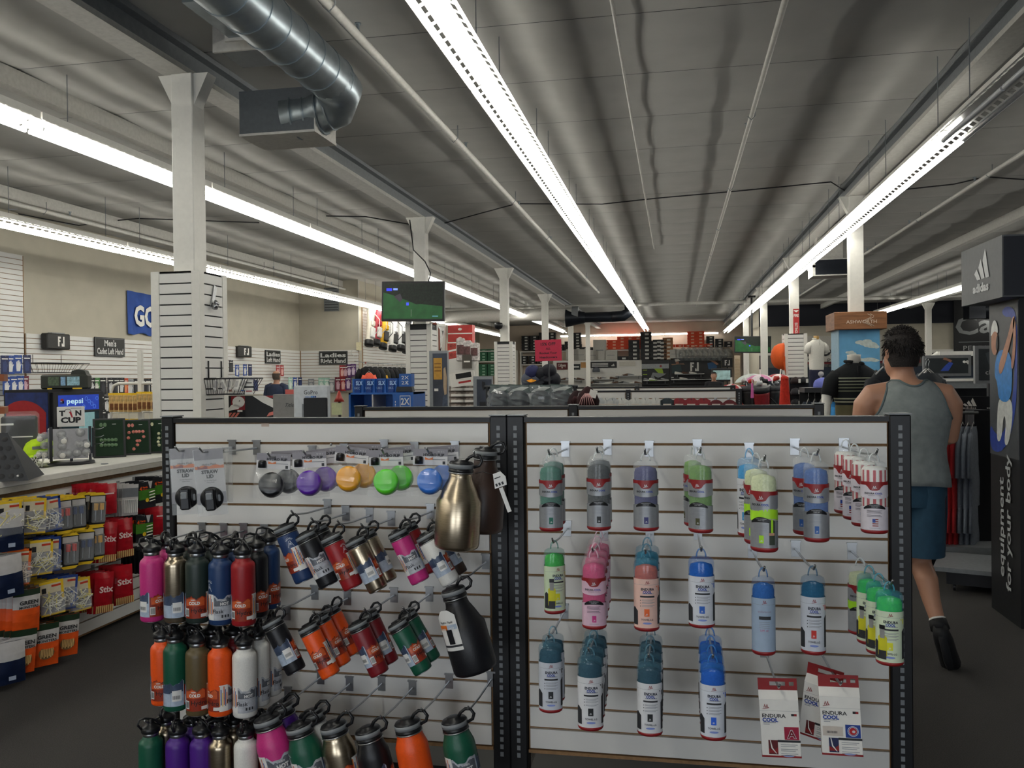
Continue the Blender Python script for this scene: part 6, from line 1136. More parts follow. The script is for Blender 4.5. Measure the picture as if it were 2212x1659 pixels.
def pr2(g,f,w): 
    W=mat('#d6d6d2',.5); fj(g,w*.49,-.4,.4,W,f,.004)
    g.poly([(w*.1,-.05),(w*.17,-.03),(w*.22,-.12),(w*.12,-.16)],mat('#c4c0b8',.5),f,.004); g.poly([(w*.12,-.16),(w*.19,-.16),(w*.18,-.27),(w*.13,-.28)],mat('#8a5f4c',.6),f,.004); g.poly([(w*.04,-.35),(w*.12,-.28),(w*.22,-.3),(w*.24,-.6),(w*.05,-.7)],mat('#2c3f44',.6),f,.005); g.poly([(w*.03,-.26),(w*.28,-.24),(w*.3,-.3),(w*.2,-.28),(w*.05,-.32)],mat('#8a6a54',.6),f,.006)
    g.poly([(w*.74,-.25),(w*.85,-.2),(w*.93,-.4),(w*.9,-.55),(w*.76,-.52)],mat('#2f5a86',.6),f,.005); g.poly([(w*.78,-.12),(w*.88,-.14),(w*.96,-.3),(w*.92,-.34),(w*.84,-.2)],mat('#a87a62',.6),f,.006); g.band(w*.03,w*.08,-.95,-.85,W,f,.005,1)
darkpanel(1446,1557,774,'wide black shoe panel with white FJ lettering and two printed golfers',pr2)
brand(1560,1582,774,793,39.5,'#17181c','FJ','small square black FJ sign beside the wide shoe panel')
def shoe(c,c2='#e8e6e0'):
    k=Kit(); m=mat(c,.5); vs=[];n=10; st=[(-.14,.03,.04,.07),(-.11,.038,.05,.085),(-.05,.036,.05,.075),(.02,.04,.04,.055),(.09,.045,.03,.04),(.14,.035,.02,.028),(.155,.012,.015,.018)]
    for x,w,hc,top in st:
        for q in range(n): t=2*math.pi*q/n; vs.append((x,w*math.cos(t),.012+top*.5+top*.5*math.sin(t)))
    k.part('upper',MB().add(vs,[(a*n+q,a*n+(q+1)%n,(a+1)*n+(q+1)%n,(a+1)*n+q) for a in range(6) for q in range(n)]+[tuple(range(n-1,-1,-1)),tuple(6*n+q for q in range(n))],m,True)); k.part('sole',MB().prism([(-.15,0),(.16,0),(.155,.018),(-.145,.022)],-.042,.042,mat(c2,.5))); return k
SHK=[shoe('#d6d4ce'),shoe('#5a4030','#3a2a20'),shoe('#2a2c30'),shoe('#8a8c8e'),shoe('#d8d8d4','#8fc02c')]
r=random.Random(9)
def shoerow(px0,px1,py,Y,n,label,kinds):
    for i in range(n):
        px=px0+(px1-px0)*(i+.5)/n; p=WY(px,py,Y); SHK[kinds[i%len(kinds)]].put('golf_shoe','golf shoe on the %s, %s from left'%(label,ORD[i]),'shoe',T(p.x,Y,p.z)@RZ(r.choice((0,.3,math.pi)))@Matrix.Scale(1.25,4),'golf shoes, '+label)
def ledge(px0,px1,py,Y,label): a=WY(px0,py,Y); b=WY(px1,py,Y); k=Kit(); k.part('shelf_board',MB().box(0,b.x-a.x,-.15,.2,-.03,0,GREYB)); [k.part('bracket',MB().box(x,x+.03,.1,.25,-.15,-.03,GREYB)) for x in (.1,b.x-a.x-.13)]; k.put('shoe_ledge',label,'shelf',T(a.x,Y,a.z))
for px0,px1,py,n,lab,kinds in ((1200,1260,821,5,'left ledge of the white shoe wall',[2,1,3]),(1275,1330,819,6,'upper middle ledge of the white shoe wall',[3,0,1]),(1270,1385,829,9,'lower ledge of the white shoe wall',[1,2,3,0]),(1330,1385,812,4,'raised right ledge of the white shoe wall',[0,1,3]),(1392,1442,822,4,'ledge of the green flash panel',[3,4,2]),(1458,1520,808,4,'upper ledge of the wide FJ panel',[0,1,0,2]),(1450,1555,820,6,'lower ledge of the wide FJ panel',[2,0,2,2])):
    ledge(px0,px1,py,39.7,'grey %s'%lab); shoerow(px0,px1,py,39.65,n,lab,kinds)
for i,(px,c) in enumerate(((1288,'#5a5f66'),)): cap_kit(c).put('cap','grey cap displayed on the white shoe wall','cap',T(*WY(px,803,39.7))@Matrix.Scale(2,4))
# wrapped hats hanging above the FJ panel
wh=Kit(); wh.part('hat',MB().lathe([(.2,0),(.22,.1),(.16,.3),(0,.36)],mat('#8f8a80',.7,amt=.6,sc=7),10)); wh.part('plastic',MB().lathe([(.18,-.2),(.26,0),(.25,.25),(.05,.45)],SHINY,9)); wh.part('loop',MB().cyl((0,0,.43),(0,0,.52),.01,LGR,4))
for i in range(9): p=WY(1476+i*12,772,39.8); wh.put('wrapped_hat','hat in clear plastic above the FJ panel, %s from left'%ORD[i],'hat',T(p.x,39.8,p.z+.03)@Matrix.Scale(.95,4),'wrapped hats')
for i,px in enumerate((1455,1466)): p=WY(px,774,39.8); gc.put('pale_carton','pale box left of the wrapped hats, %s'%['outer','inner'][i],'box',T(p.x,39.8,p.z)@Matrix.Scale(.55,4))
k=Kit(); b=k.part('casing',MB().box(-.45,.45,0,.1,0,.6,INK,c=.02)); k.part('screen',MB().band(-.38,.38,.08,.5,mat('#9fc0c0',.3,em=.1,amt=.3,sc=6),flat(0),.003,1),b); k.part('stand',MB().box(-.1,.1,.02,.1,-1.9,0,INK)); p=WY(1559,824,30); k.put('checkout_monitor','pale screen monitor beside the dark-shirted clerk','monitor',T(p.x,30,p.z)@Matrix.Scale(.75,4))
# ================= far right: television, umbrellas, bags, caps =================
a=WY(1586,727,24.2); b=WY(1666,762,24.2); tvkit(b.x-a.x,a.z-b.z).put('television','small far television half hidden by a white column','television',T((a.x+b.x)/2,24.2,(a.z+b.z)/2)@RY(.02)); tag(MB().cyl((0,0,0),(0,0,1.35),.03,BLACK,8).box(-.1,.1,-.1,.1,1.3,1.35,BLACK).obj('ceiling_pole'),'black pole holding the small far television from the ceiling','pole').matrix_world=T((a.x+b.x)/2,24.42,(a.z+b.z)/2)
def umbrella(cols,label,px,py,Y,r=.45,tilt=(0,0),handle=True):
    k=Kit(); n=8
    for i in range(n):
        vs=[];a0,a1=2*math.pi*i/n,2*math.pi*(i+1)/n
        for j in range(5):
            q=j/4*1.15; rr=r*math.sin(q)/math.sin(1.15); z=r*.75*(math.cos(q)-math.cos(1.15))
            for a_ in (a0,(a0+a1)/2,a1): s_=1 if a_ !=(a0+a1)/2 else .965; vs.append((rr*s_*math.cos(a_),rr*s_*math.sin(a_),z))
        fs=[(j*3+e,j*3+3+e,j*3+4+e,j*3+1+e) for j in range(4) for e in range(2)]
        k.part('panel',MB().add(vs,fs,mat(cols[i%len(cols)],.6),True))
    k.part('shaft',MB().cyl((0,0,-.5),(0,0,r*.5),.008,CHROME,6)); k.part('ferrule',MB().cyl((0,0,r*.44),(0,0,r*.44+.09),.012,PAPER,6)); p=WY(px,py,Y); k.part('grip',MB().cyl((0,0,-p.z+.01),(0,0,-.5),.014,BLACK,6)); k.put('umbrella',label,'umbrella',T(p.x,Y,p.z)@RX(tilt[0])@RY(tilt[1]),'open umbrellas')
umbrella(['#c87aa8','#d8cfd4'],'open pink and white umbrella among the golf bags',1642,823,15.5,.26); umbrella(['#a02430','#d8ccca'],'open red and white umbrella right of the pink one',1684,822,16.2,.27,(0,.12)); umbrella(['#b9c4c0','#c9cfcc'],'open pale grey umbrella behind the pink one',1620,822,16.4,.28,(0,-.15)); umbrella(['#a8242c','#d8cfcc'],'small red and white umbrella at the end of the fourth display',1580,839,12,.14)
gbs=[golf_bag(*c) for c in (('#1c1d22','#8a1c24'),('#26272c','#b8b8b4'),('#8a1e24','#1a1b20'),('#15161a','#3a3b40'),('#d4d6d8','#1a1b20'))]
for i,(px,kx) in enumerate(((1606,0),(1622,3),(1638,1),(1652,2),(1668,3),(1684,4),(1612,2),(1645,3),(1672,1))):
    p=WY(px,890,12.3+.5*(i>5)); gbs[kx].put('golf_bag',['black and red','plain black','black and grey','dark red','plain black','white'][i] +' stand bag, %s along the floor row'%ORD[i] if i<6 else 'stand bag half hidden in the second floor row, %s'%ORD[i-6],'golf bag',T(p.x,12.3+.7*(i>5),.34)@RZ(.4*i)@RY(.16*((i%3)-1))@Matrix.Scale(1.08,4),'golf bags on the floor')
k=Kit(); a=WY(1595,890,12.3); b=WY(1700,890,12.3); k.part('deck',MB().box(0,b.x-a.x,-.35,1.2,.24,.27,DGREY)); k.part('riser',MB().box(.05,b.x-a.x-.05,-.3,1.15,0,.24,BLACK)); k.put('bag_platform','low black platform under the row of golf bags','platform',T(a.x,12.3,0))
CLB=[]
for c in ('#b8281e','#1c1d22','#c9cbcc','#3a3b40'):
    q=Kit(); q.part('shaft',MB().cyl((0,0,-.3),(0,0,.1),.007,CHROME,6)); q.part('head',MB().tube([(0,0,.1),(.03,-.01,.13),(.08,-.02,.12)],[.012,.035,.03],mat(c,.35),8)); q.part('ferrule',MB().cyl((0,0,.07),(0,0,.1),.011,BLACK,6)); CLB.append(q)
for i in range(16):
    px=1602+i*6; p=WY(px,858-(i*7%5)*5,12.3+.4*(i%2)); CLB[i%4].put('golf_club','golf club head sticking up from the floor bags, %s from left'%ORD[i],'golf club',T(p.x,p.y,p.z)@RZ(i*1.1)@RY(.25*((i%3)-1)),'clubs in the bags')
k=Kit(); k.part('body',MB().cyl((0,0,0),(0,0,.2),.022,mat('#d060a8',.5),8,.012)); k.part('tip',MB().cyl((0,0,.2),(0,0,.25),.006,PAPER,6)); k.part('base',MB().cyl((0,0,-.74),(0,0,0),.012,BLACK,6)); p=WY(1625,855,11.97); k.put('closed_umbrella','closed pink umbrella standing among the golf bags','umbrella',T(p.x,11.97,p.z-.03))
# giant orange cap on the wrap
ck=cap_kit('#d8581a'); p=WY(1700,770,17.3); ck.put('giant_cap','giant orange cap fixed to the slatwall column','cap',T(p.x-.02,17.3,p.z+.0)@RZ(-.3)@RX(0)@RY(-math.pi/2)@RZ(math.pi/2+math.pi)@Matrix.Scale(2.7,4))
k=Kit(); b=k.part('sign_board',MB().box(-.055,.055,-.004,0,-.33,.33,mat('#b8282c',.5))); t=MB().text('FIRE',0,.2,.05,PAPER,flat(-.004),.002,w=.09,bold=.03).text('EXTINGUISHER',0,-.12,.05,PAPER,flat(-.004),.002,w=.36,rot=-math.pi/2,bold=.02); t.poly([(-.05,.3),(.05,.3),(0,.26)],PAPER,flat(-.004),.002); k.part('lettering',t,b); k.part('lower_bracket',MB().box(-.02,.02,-.01,0,-.36,-.33,CHROME)); p=WY(1720,704,17.3); k.put('fire_sign','red and white fire extinguisher sign on the column','sign',T(p.x,17.3,p.z))
brand(1738,1905,727,779,32.4,'#b9b6ae',None,'large pale sign board reading TaylorMade Performance Center'); p=WY(1822,757,32.36); t=Kit(); t.part('lettering',MB().text('TaylorMade',0,0,.36,INK,flat(0),.0,w=2.9,shear=.25,bold=.03)); t.part('second_line',MB().text('PERFORMANCE\nCENTER',.6,-.45,.34,INK,flat(0),.0,w=1.7,sp=1.1)); t.put('sign_lettering','dark raised lettering on the pale TaylorMade board','lettering',T(p.x-.3,32.36,p.z))
# partition shelf of stones/boxes between back wall and right area
k=Kit(); p=WY(1593,800,31.5); k.part('panel',MB().box(-.1,.1,0,.1,0,2.2,mat('#b8a890',.7))); [k.part('tile',MB().box(-.09,.09,-.02,0,.9+i*.12,1.0+i*.12,mat('#a8967c',.7))) for i in range(10)]; k.put('tile_display','narrow upright display of tan tiles at the partition','display',T(p.x,31.5,0))
# ================= mannequins and racks right of centre =================
def torso(c,pants,label,px,py,Y,sc=1.,neck='#c9a468',stripes=None,arms=False,rz=.4):
    m=mat(c,.9,0,.06,60,.1); k=Kit(); n=18
    prof=[(.0,-.02,.0),(.155,-.02,.105),(.165,.1,.11),(.16,.25,.11),(.19,.42,.125),(.2,.5,.12),(.175,.56,.1),(.11,.6,.075),(.07,.625,.065)]
    vs=[]
    for hw,z,d in prof[1:]:
        for q in range(n): t=2*math.pi*q/n; vs.append((hw*math.cos(t),d*math.sin(t),z))
    R_=len(prof)-1; fs=[(a*n+q,a*n+(q+1)%n,(a+1)*n+(q+1)%n,(a+1)*n+q) for a in range(R_-1) for q in range(n)]; mb=MB(); 
    b=k.part('shirt',mb.add(vs,fs,m,True))
    for s in (-1,1): k.part('sleeve',MB().tube([(s*.15,0,.52),(s*.2,-.01,.47),(s*.232,-.02,.34)],[.065,.07,.07],m,10))
    k.part('collar',MB().tube([(.075*math.cos(t),.07*math.sin(t),.63-.012*math.sin(t+1.57)) for t in [i*.45-1.2 for i in range(13)]],.014,m,6),b); k.part('placket',MB().box(-.012,.012,-.118,-.1,.4,.6,m),b)
    k.part('neck',MB().lathe([(.06,.6),(.055,.68),(.058,.70),(.0,.705)],mat(neck,.5),14))
    if stripes:
        for z,h_,c2 in stripes:
            vs=[]
            def at(zz):
                for a_,b_ in zip(prof[1:],prof[2:]):
                    if a_[1]<=zz<=b_[1]: u=(zz-a_[1])/(b_[1]-a_[1]); return a_[0]+(b_[0]-a_[0])*u,a_[2]+(b_[2]-a_[2])*u
                return prof[1][0],prof[1][2]
            for zz in (z,z+h_):
                w_,d_=at(zz); vs+=[((w_+.003)*math.cos(2*math.pi*q/n),(d_+.003)*math.sin(2*math.pi*q/n),zz) for q in range(n)]
            k.part('stripe',MB().add(vs,[(q,(q+1)%n,n+(q+1)%n,n+q) for q in range(n)],mat(c2,.9),True),b)
    if pants: k.part('trousers',MB().lathe([(.14,-.75),(.15,-.4),(.165,-.1),(.155,0)],mat(pants,.9),16,1,.65))
    if arms:
        for s in (-1,1): k.part('mannequin_arm',MB().tube([(s*.25,-.02,.36),(s*.27,-.03,.1),(s*.25,-.1,-.15)],[.045,.042,.035],PAPER,8))
    p=WY(px,py,Y); L_=p.z/sc; k.part('stand_pole',MB().cyl((0,0,-L_),(0,0,0),.02,CHROME,6)); k.part('stand_base',MB().lathe([(.18,-L_),(.18,-L_+.02),(.02,-L_+.03)],CHROME,16))
    k.put('mannequin',label,'mannequin',T(p.x,Y,p.z)@RZ(rz)@Matrix.Scale(sc,4))
torso('#dad8d0','#161a34','mannequin torso in a white polo shirt and navy trousers',1764,797,16.2,.85)
torso('#14171a',None,'mannequin torso in a black and olive striped polo shirt',1846,938,7.4,.93,'#d8d4c8',[(.49,.01,'#a8ac94'),(.462,.01,'#a8ac94'),(.434,.01,'#8c907a'),(.406,.01,'#7c8068'),(.378,.01,'#7c8068'),(.31,.012,'#b4b49a'),(.282,.012,'#b4b49a'),(-.02,.28,'#6a6448')],True,.2)
# hat and glove rack with shelf
k=Kit(); a=WY(1706,885,10.2); b=WY(1746,885,10.2); w=b.x-a.x; k.part('frame',MB().box(0,w,0,.12,0,WY(1725,815,10.2).z,BLACK)); ci=0
for r_ in range(4):
    for c_ in range(2):
        z=1.05+r_*.125; x=w*(.3+.4*c_); k.part('ball_cap',MB().lathe([(.055,-.01),(.06,.02),(.045,.055),(0,.07)],mat(['#2a1c1e','#1c1d22','#3a3b40'][(r_+c_)%3],.8),10,M=T(x,-.06,z))); k.part('price_tag',MB().box(x+.02,x+.045,-.13,-.127,z,z+.045,PAPER))
k.put('cap_rack','black rack of dark caps with white tags beside the red towel','rack',T(a.x,10.2,0))
k=Kit(); n=8; vs=[]
for i in range(n+1):
    z=-.62*i/n; 
    for q in range(10): t=2*math.pi*q/10; vs.append(((.055+.02*i/n)*math.cos(t)*(.75+.3*math.sin(q*2.5+i*.2)),(.04)*math.sin(t)*(1+.3*math.sin(q*3)),z))
k.part('cloth',MB().add(vs,[(i*10+q,(i+1)*10+q,(i+1)*10+(q+1)%10,i*10+(q+1)%10) for i in range(n) for q in range(10)],mat('#c02a18',.9,amt=.2),True)); k.part('knot',MB().lathe([(.0,-.03),(.045,-.02),(.04,.012),(0,.02)],mat('#c02a18',.9),10)); p=WY(1696,816,10); k.put('red_towel','bright red towel hanging at the end of the cap rack','towel',T(p.x,10.05,p.z))
k=Kit(); a=WY(1738,838,9.4); b=WY(1812,838,9.4); w=b.x-a.x; k.part('top_shelf',MB().box(0,w,0,.4,-.05,0,DGREY)); k.part('side_panel',MB().box(w-.02,w,.02,.38,-a.z,-.05,BLACK)); k.part('back_panel',MB().box(0,w,.38,.4,-a.z,-.05,INK)); k.part('rail',MB().box(0,w,.05,.07,-.3,-.28,CHROME)); k.put('apparel_shelf','dark apparel shelf carrying the lavender cap','shelving',T(a.x,9.4,a.z))
cap_kit('#6f78c8').put('cap','lavender blue cap on the dark apparel shelf','cap',T(*WY(1778,838,9.6))@RZ(-1.9)@Matrix.Scale(1.05,4))
for i,(c,px) in enumerate((('#1b2736',1748),('#243244',1762),('#2c3a4c',1776),('#1a2230',1790),('#3a8ac8',1801))): p=WY(px,868,9.5); garment(c,L=.5,w=.3).put('polo_shirt','folded polo hanging under the dark apparel shelf, %s from left'%ORD[i],'clothing',T(p.x,9.55,p.z)@RZ(1.2),'polos under the apparel shelf')
k=Kit(); k.part('disc',MB().lathe([(.03,0),(.03,.008)],LGR,12,M=RX(math.pi/2))); k.part('stem',MB().box(-.012,.012,-.006,0,-.15,-.02,LGR)); p=WY(1775,808,9.7); k.put('price_holder','clear sign holder behind the lavender cap','sign',T(p.x,9.75,p.z))
# ================= wooden topped sky column =================
WD=mat('#8a5c3a',.55,amt=.25,sc=5,stretch=(1,1,8)); SKY=mat('#5f9cc4',.6,amt=.28,sc=3)
a=WY(1810,700,11.35); w=.5; cx=2.24
k=Kit(); b=k.part('header_box',MB().box(-.31,.31,-.33,.3,2.07,2.29,WD,c=.006)); t=MB().text('ASHWORTH',.01,2.165,.042,mat('#d8c4b0',.5),flat(-.33),.003,w=.36,bold=.01)
for q in range(2): t.tube([(.08+.03*q+.05*math.sin(i*1.1),-.334,2.26-.022*i) for i in range(8)],.003,mat('#d8c4b0',.5),4)
k.part('lettering',t,b); si=k.part('sky_panel',MB().box(-.24,.24,-.25,.25,.02,2.07,SKY)); cl=MB(); f=flat(-.25); CW=mat('#c4cfcb',.6,amt=.15)
for x,z,sx,sz in ((.08,1.9,.12,.05),(.16,1.86,.1,.035),(.1,1.69,.16,.03),(-.1,1.78,.06,.03),(-.05,1.62,.1,.02)): [cl.poly(oval(min(.2,x+dx_*sx),z+dz_*sz,min(sx*rr_,.235-abs(min(.2,x+dx_*sx))),sz*rr_),CW,f,.001+.0006*e_) for e_,(dx_,dz_,rr_) in enumerate(((0,0,.7),(-.6,.2,.5),(.5,-.3,.55),(.1,.5,.45)))]
k.part('cloud_print',cl,si); k.part('edge_trim',MB().box(-.25,-.24,-.26,.26,.02,2.07,mat('#8fb0c4',.6))); k.put('sky_column','sky printed column cladding under a wooden ASHWORTH header','display',T(cx+.02,11.6,0))
# ================= right hand wall things =================
brand(2060,2250,640,786,32.4,'#0f1013',None,'black wall panel with gothic lettering at the far right'); p=WY(2064,706,32.36); t=Kit(); t.part('gothic_letters',MB().text('Callaway',0,0,.62,mat('#7d7f80',.5),flat(0),0,align='l',w=3.9,rot=.1,bold=.02)); t.part('second_line',MB().text('PERFORMANCE CENTER',.25,-.75,.16,mat('#9a9c9c',.5),flat(0),0,align='l',w=3.2)); t.part('rule',MB().band(.1,3.4,-.55,-.53,GREYB,flat(0),.0,1).band(.1,3.4,-1.0,-.98,GREYB,flat(0),.0,1)); t.put('panel_lettering','grey gothic lettering on the black wall panel','lettering',T(p.x,32.36,p.z))
def eqpanel(px0,px1,py0,py1,Y,label,kind):
    a=WY(px0,py0,Y); b=WY(px1,py1,Y); w=b.x-a.x; h=a.z-b.z; k=Kit(); f=flat(-.01); bd=k.part('frame',MB().box(0,w,0,.05,-h,0,mat('#6d6f71',.5))); g=MB().band(.03,w-.03,-h+.03,-.03,mat('#23282b',.5,amt=.4,sc=4),flat(0),.004,1)
    if kind=='golfer': g.poly([(w*.35,-h*.75),(w*.45,-h*.5),(w*.55,-h*.3),(w*.62,-h*.4),(w*.52,-h*.75)],mat('#2c48a0',.6),flat(0),.006); g.poly([(w*.4,-h*.2),(w*.44,-h*.1),(w*.6,-h*.25),(w*.57,-h*.35),(w*.48,-h*.25)],mat('#8a5f4c',.6),flat(0),.007); g.text('eq',w*.88,-h*.3,h*.16,PAPER,flat(0),.006,w=w*.12,bold=.04)
    else: g.poly([(w*.3,-h*.2),(w*.6,-h*.1),(w*.8,-h*.35),(w*.4,-h*.5)],mat('#3c4246',.6),flat(0),.006); g.text('climacool',w*.3,-h*.7,h*.12,LGR,flat(0),.006,align='l',w=w*.9)
    k.part('print',g,bd); k.part('post',MB().box(w*.45,w*.55,.05,.1,-a.z,0,DGREY)); k.put('framed_poster',label,'poster',T(a.x,Y,a.z))
eqpanel(1995,2098,768,812,9.6,'grey framed poster of a golfer swinging in blue',"golfer"); eqpanel(2106,2180,747,828,8.6,'grey framed dark poster partly behind the black tower','x')
k=Kit(); a=WY(2030,760,10); k.part('beam',MB().box(0,1.6,0,.1,-.05,0,PAPER)); k.part('leg',MB().box(0,.05,0,.1,-1.7,-.05,GREYB)); k.part('leg',MB().box(1.5,1.55,0,.1,-1.7,-.05,GREYB)); k.part('slant_arm',MB().cyl((0,.05,-.02),(-.12,.05,-.1),.03,PAPER,6)); k.put('white_gantry','white rail gantry above the framed posters','rail',T(a.x,10.0,1.7+.05))
k=Kit(); a=WY(1990,818,9.2); k.part('ledge',MB().box(0,1.5,0,.5,-.1,0,GREYB)); k.part('support',MB().box(.02,1.48,.4,.5,-1.45,-.1,BLACK)); k.part('label_strip',MB().box(0,1.5,-.01,0,-.03,-.005,PAPER)); k.put('grey_ledge','long grey ledge below the framed posters','shelf',T(a.x,9.2,a.z))
k=Kit(); a=WY(2060,862,7.6); w=.42; b=k.part('board',MB().box(0,w,0,.03,-.3,.02,BLACK)); t=MB(); f=flat(0)
for i in range(3): q=.07+.03*i; hh=.025+.022*i; t.poly([(q,-.06+hh*.6),(q+.014,-.06+hh),(q+.045,-.06),(q+.018,-.06)],PAPER,f,.002)
t.text('adidas',.12,-.072,.018,PAPER,f,.002,w=.1).text('equipment',.31,-.072,.016,PAPER,f,.002,w=.12); k.part('lettering',t,b); k.part('edge',MB().box(-.01,0,-.01,.04,-.3,.03,LGR)); k.part('post',MB().box(.18,.24,.03,.09,-a.z,0,BLACK)); k.put('rack_header','black rack header board with white three-bar emblem','sign',T(a.x,7.6,a.z))
k=Kit(); a=WY(1990,893,7.2); b=WY(2118,893,7.2); k.part('rail',MB().cyl((0,0,0),(b.x-a.x,0,0),.012,CHROME,8)); k.part('post',MB().box(.2,.26,.03,.09,-a.z,.02,BLACK)); k.part('post',MB().box(b.x-a.x-.02,b.x-a.x+.1,.03,.25,-a.z,.02,BLACK)); k.part('plinth',MB().box(-.1,b.x-a.x+.2,-.25,.35,-a.z+.14,-a.z+.2,GREYB)); k.part('plinth_base',MB().box(0,b.x-a.x+.1,-.2,.3,-a.z,-a.z+.14,BLACK)); k.put('garment_rack','black garment rack with red and grey shirts','rack',T(a.x,7.25,a.z))
RG=garment('#b02226',L=.62,w=.5,sl=.18); GG=garment('#848c98',L=.62,w=.5,sl=.18); GG2=garment('#6d747f',L=.62,w=.5,sl=.18)
n=10
for i in range(n):
    px=2000+i*12; p=WY(px,893,7.2); kk=RG if i<7 else (GG if i%2==0 else GG2)
    kk.put('shirt','%s shirt on the upper garment rail, %s from left'%('red' if i<7 else 'grey',ORD[i]),'clothing',T(p.x,7.25,p.z-.1)@RZ(1.15)@Matrix.Diagonal((1,.36,1,1)),'shirts on the garment rack')
    kk.put('shorts_garment','%s garment on the lower tier of the rack, %s from left'%('red' if i<7 else 'grey',ORD[i]),'clothing',T(p.x,7.25,p.z-.62)@RZ(1.15)@Matrix.Diagonal((.75,.3,.75,1)),'lower tier garments')
k=Kit(); q=WZ(2038,1206,.17); k.part('top_plate',MB().prism([(0,0),(.28,-.0),(.9,0),(.9,.03),(0,.03)],-.55,.2,GREYB,M=T(0,0,.14))); k.part('skirt',MB().box(.1,.88,-.5,.15,.05,.14,BLACK)); [k.part('castor',MB().cyl((x,y_,.025),(x+.02,y_,.025),.025,BLACK,10)) for x in (.15,.8) for y_ in (-.45,.1)]; k.part('core_post',MB().box(.45,.6,-.1,.05,.17,1.1,BLACK)); k.put('wheeled_plinth','low grey wheeled display plinth in front of the garment rack','plinth',T(q.x,q.y+.12,0)@RZ(-.35)@Matrix.Diagonal((.8,.8,1,1)))
for j,px in enumerate((2000,2016)): p=WY(px,800,6.9); garment('#1b222c',L=.6,w=.42).put('jacket','dark jacket hanging right of the walking man, %s'%['nearer him','farther from him'][j],'clothing',T(p.x,p.y+.12*j,p.z-.02)@RZ(.9))
for c,px,py,lab in (('#6fb4d8',1912,815,'light blue jacket hanging left of the walking man'),('#1a1c22',1908,802,'black jacket behind the light blue one')): p=WY(px,py,6.4 if 'light' in lab else 6.7); garment(c,L=.6,w=.3).put('jacket',lab,'clothing',T(p.x,p.y,p.z)@RZ(.8))
# big black tower
k=Kit(); TW=mat('#15171a',.4); k.part('tower_body',MB().box(0,.5,-.48,0,0,1.98,TW)); hd=k.part('header',MB().box(-.13,.55,-.6,.12,1.96,2.32,mat('#55585b',.5))); fx=lambda y,z,l=0.: (-.13-l,-y,z); t=MB(); EW=mat('#b9bdbe',.4)
for i in range(3): q=.14+.075*i; hh=.07+.055*i; t.poly([(q,2.1+hh*.62),(q+.045,2.1+hh),(q+.11,2.1),(q+.05,2.1)],EW,fx,.004)
t.text('adidas',.25,2.05,.05,EW,fx,.004,w=.28,bold=.04); k.part('lettering',t,hd); k.part('header_front',MB().box(-.125,.56,-.61,-.6,1.97,2.31,mat('#1c1f28',.5)),hd)
gx=lambda y,z,l=0.: (-.004-l,-y,z); pp=k.part('poster',MB().box(-.004,0,-.475,-.005,1.0,1.95,mat('#4a4c4e',.5,amt=.25,sc=6))); g=MB()
def gp(p,c,l): g.poly(chaikin(p),mat(c,.5,amt=.15,sc=30),gx,l)
gp([(.01,1.02),(.01,1.2),(.1,1.13),(.22,1.13),(.34,1.25),(.42,1.45),(.44,1.75),(.47,1.85),(.47,1.4),(.38,1.16),(.22,1.02)],'#2f4596',.002); gp([(.22,1.9),(.3,1.93),(.44,1.9),(.46,1.8),(.38,1.86),(.28,1.86)],'#2f4596',.002)
gp([(.13,1.08),(.14,1.25),(.17,1.37),(.37,1.37),(.4,1.27),(.33,1.08),(.25,1.07),(.29,1.22),(.25,1.27),(.21,1.1)],'#c9cbc6',.003)
gp([(.1,1.5),(.12,1.6),(.18,1.66),(.28,1.66),(.36,1.64),(.4,1.54),(.37,1.34),(.17,1.34),(.15,1.46)],'#3a80c4',.004)
gp([(.17,1.55),(.22,1.62),(.33,1.74),(.4,1.85),(.44,1.86),(.44,1.81),(.38,1.72),(.27,1.55),(.2,1.5)],'#b07f64',.005); gp([(.37,1.55),(.42,1.7),(.41,1.84),(.45,1.85),(.46,1.7),(.42,1.54)],'#a8765c',.005)
gp([(.05,1.66),(.05,1.76),(.1,1.8),(.16,1.78),(.17,1.68),(.12,1.62)],'#a8765c',.005); gp([(.04,1.74),(.06,1.82),(.11,1.86),(.16,1.83),(.18,1.76),(.11,1.79)],'#d2d4d0',.006); gp([(.13,1.66),(.17,1.66),(.17,1.76),(.14,1.74)],'#2a2320',.006)
k.part('golfer_print',g,pp); k.part('slogan',MB().text('equipment',.2,.56,.075,mat('#b4b8b8',.5),gx,.003,w=.62,rot=math.pi/2,bold=.02).text('for your body',.31,.6,.075,mat('#b4b8b8',.5),gx,.003,w=.84,rot=math.pi/2,bold=.02))
k.put('brand_tower','tall black display tower with a printed golfer and vertical slogan','display',T(1.995,6.02,0))
# dome camera
k=Kit(); k.part('bracket',MB().cyl((0,0,0),(.12,.05,0),.015,LGR,6)); k.part('dome',MB().lathe([(0,-.09),(.07,-.06),(.09,0),(.08,.05),(0,.07)],BLACK,14)); p=WY(1077,703,17.2); k.put('dome_camera','black dome camera on the column left of the sale sign','camera',T(*p))
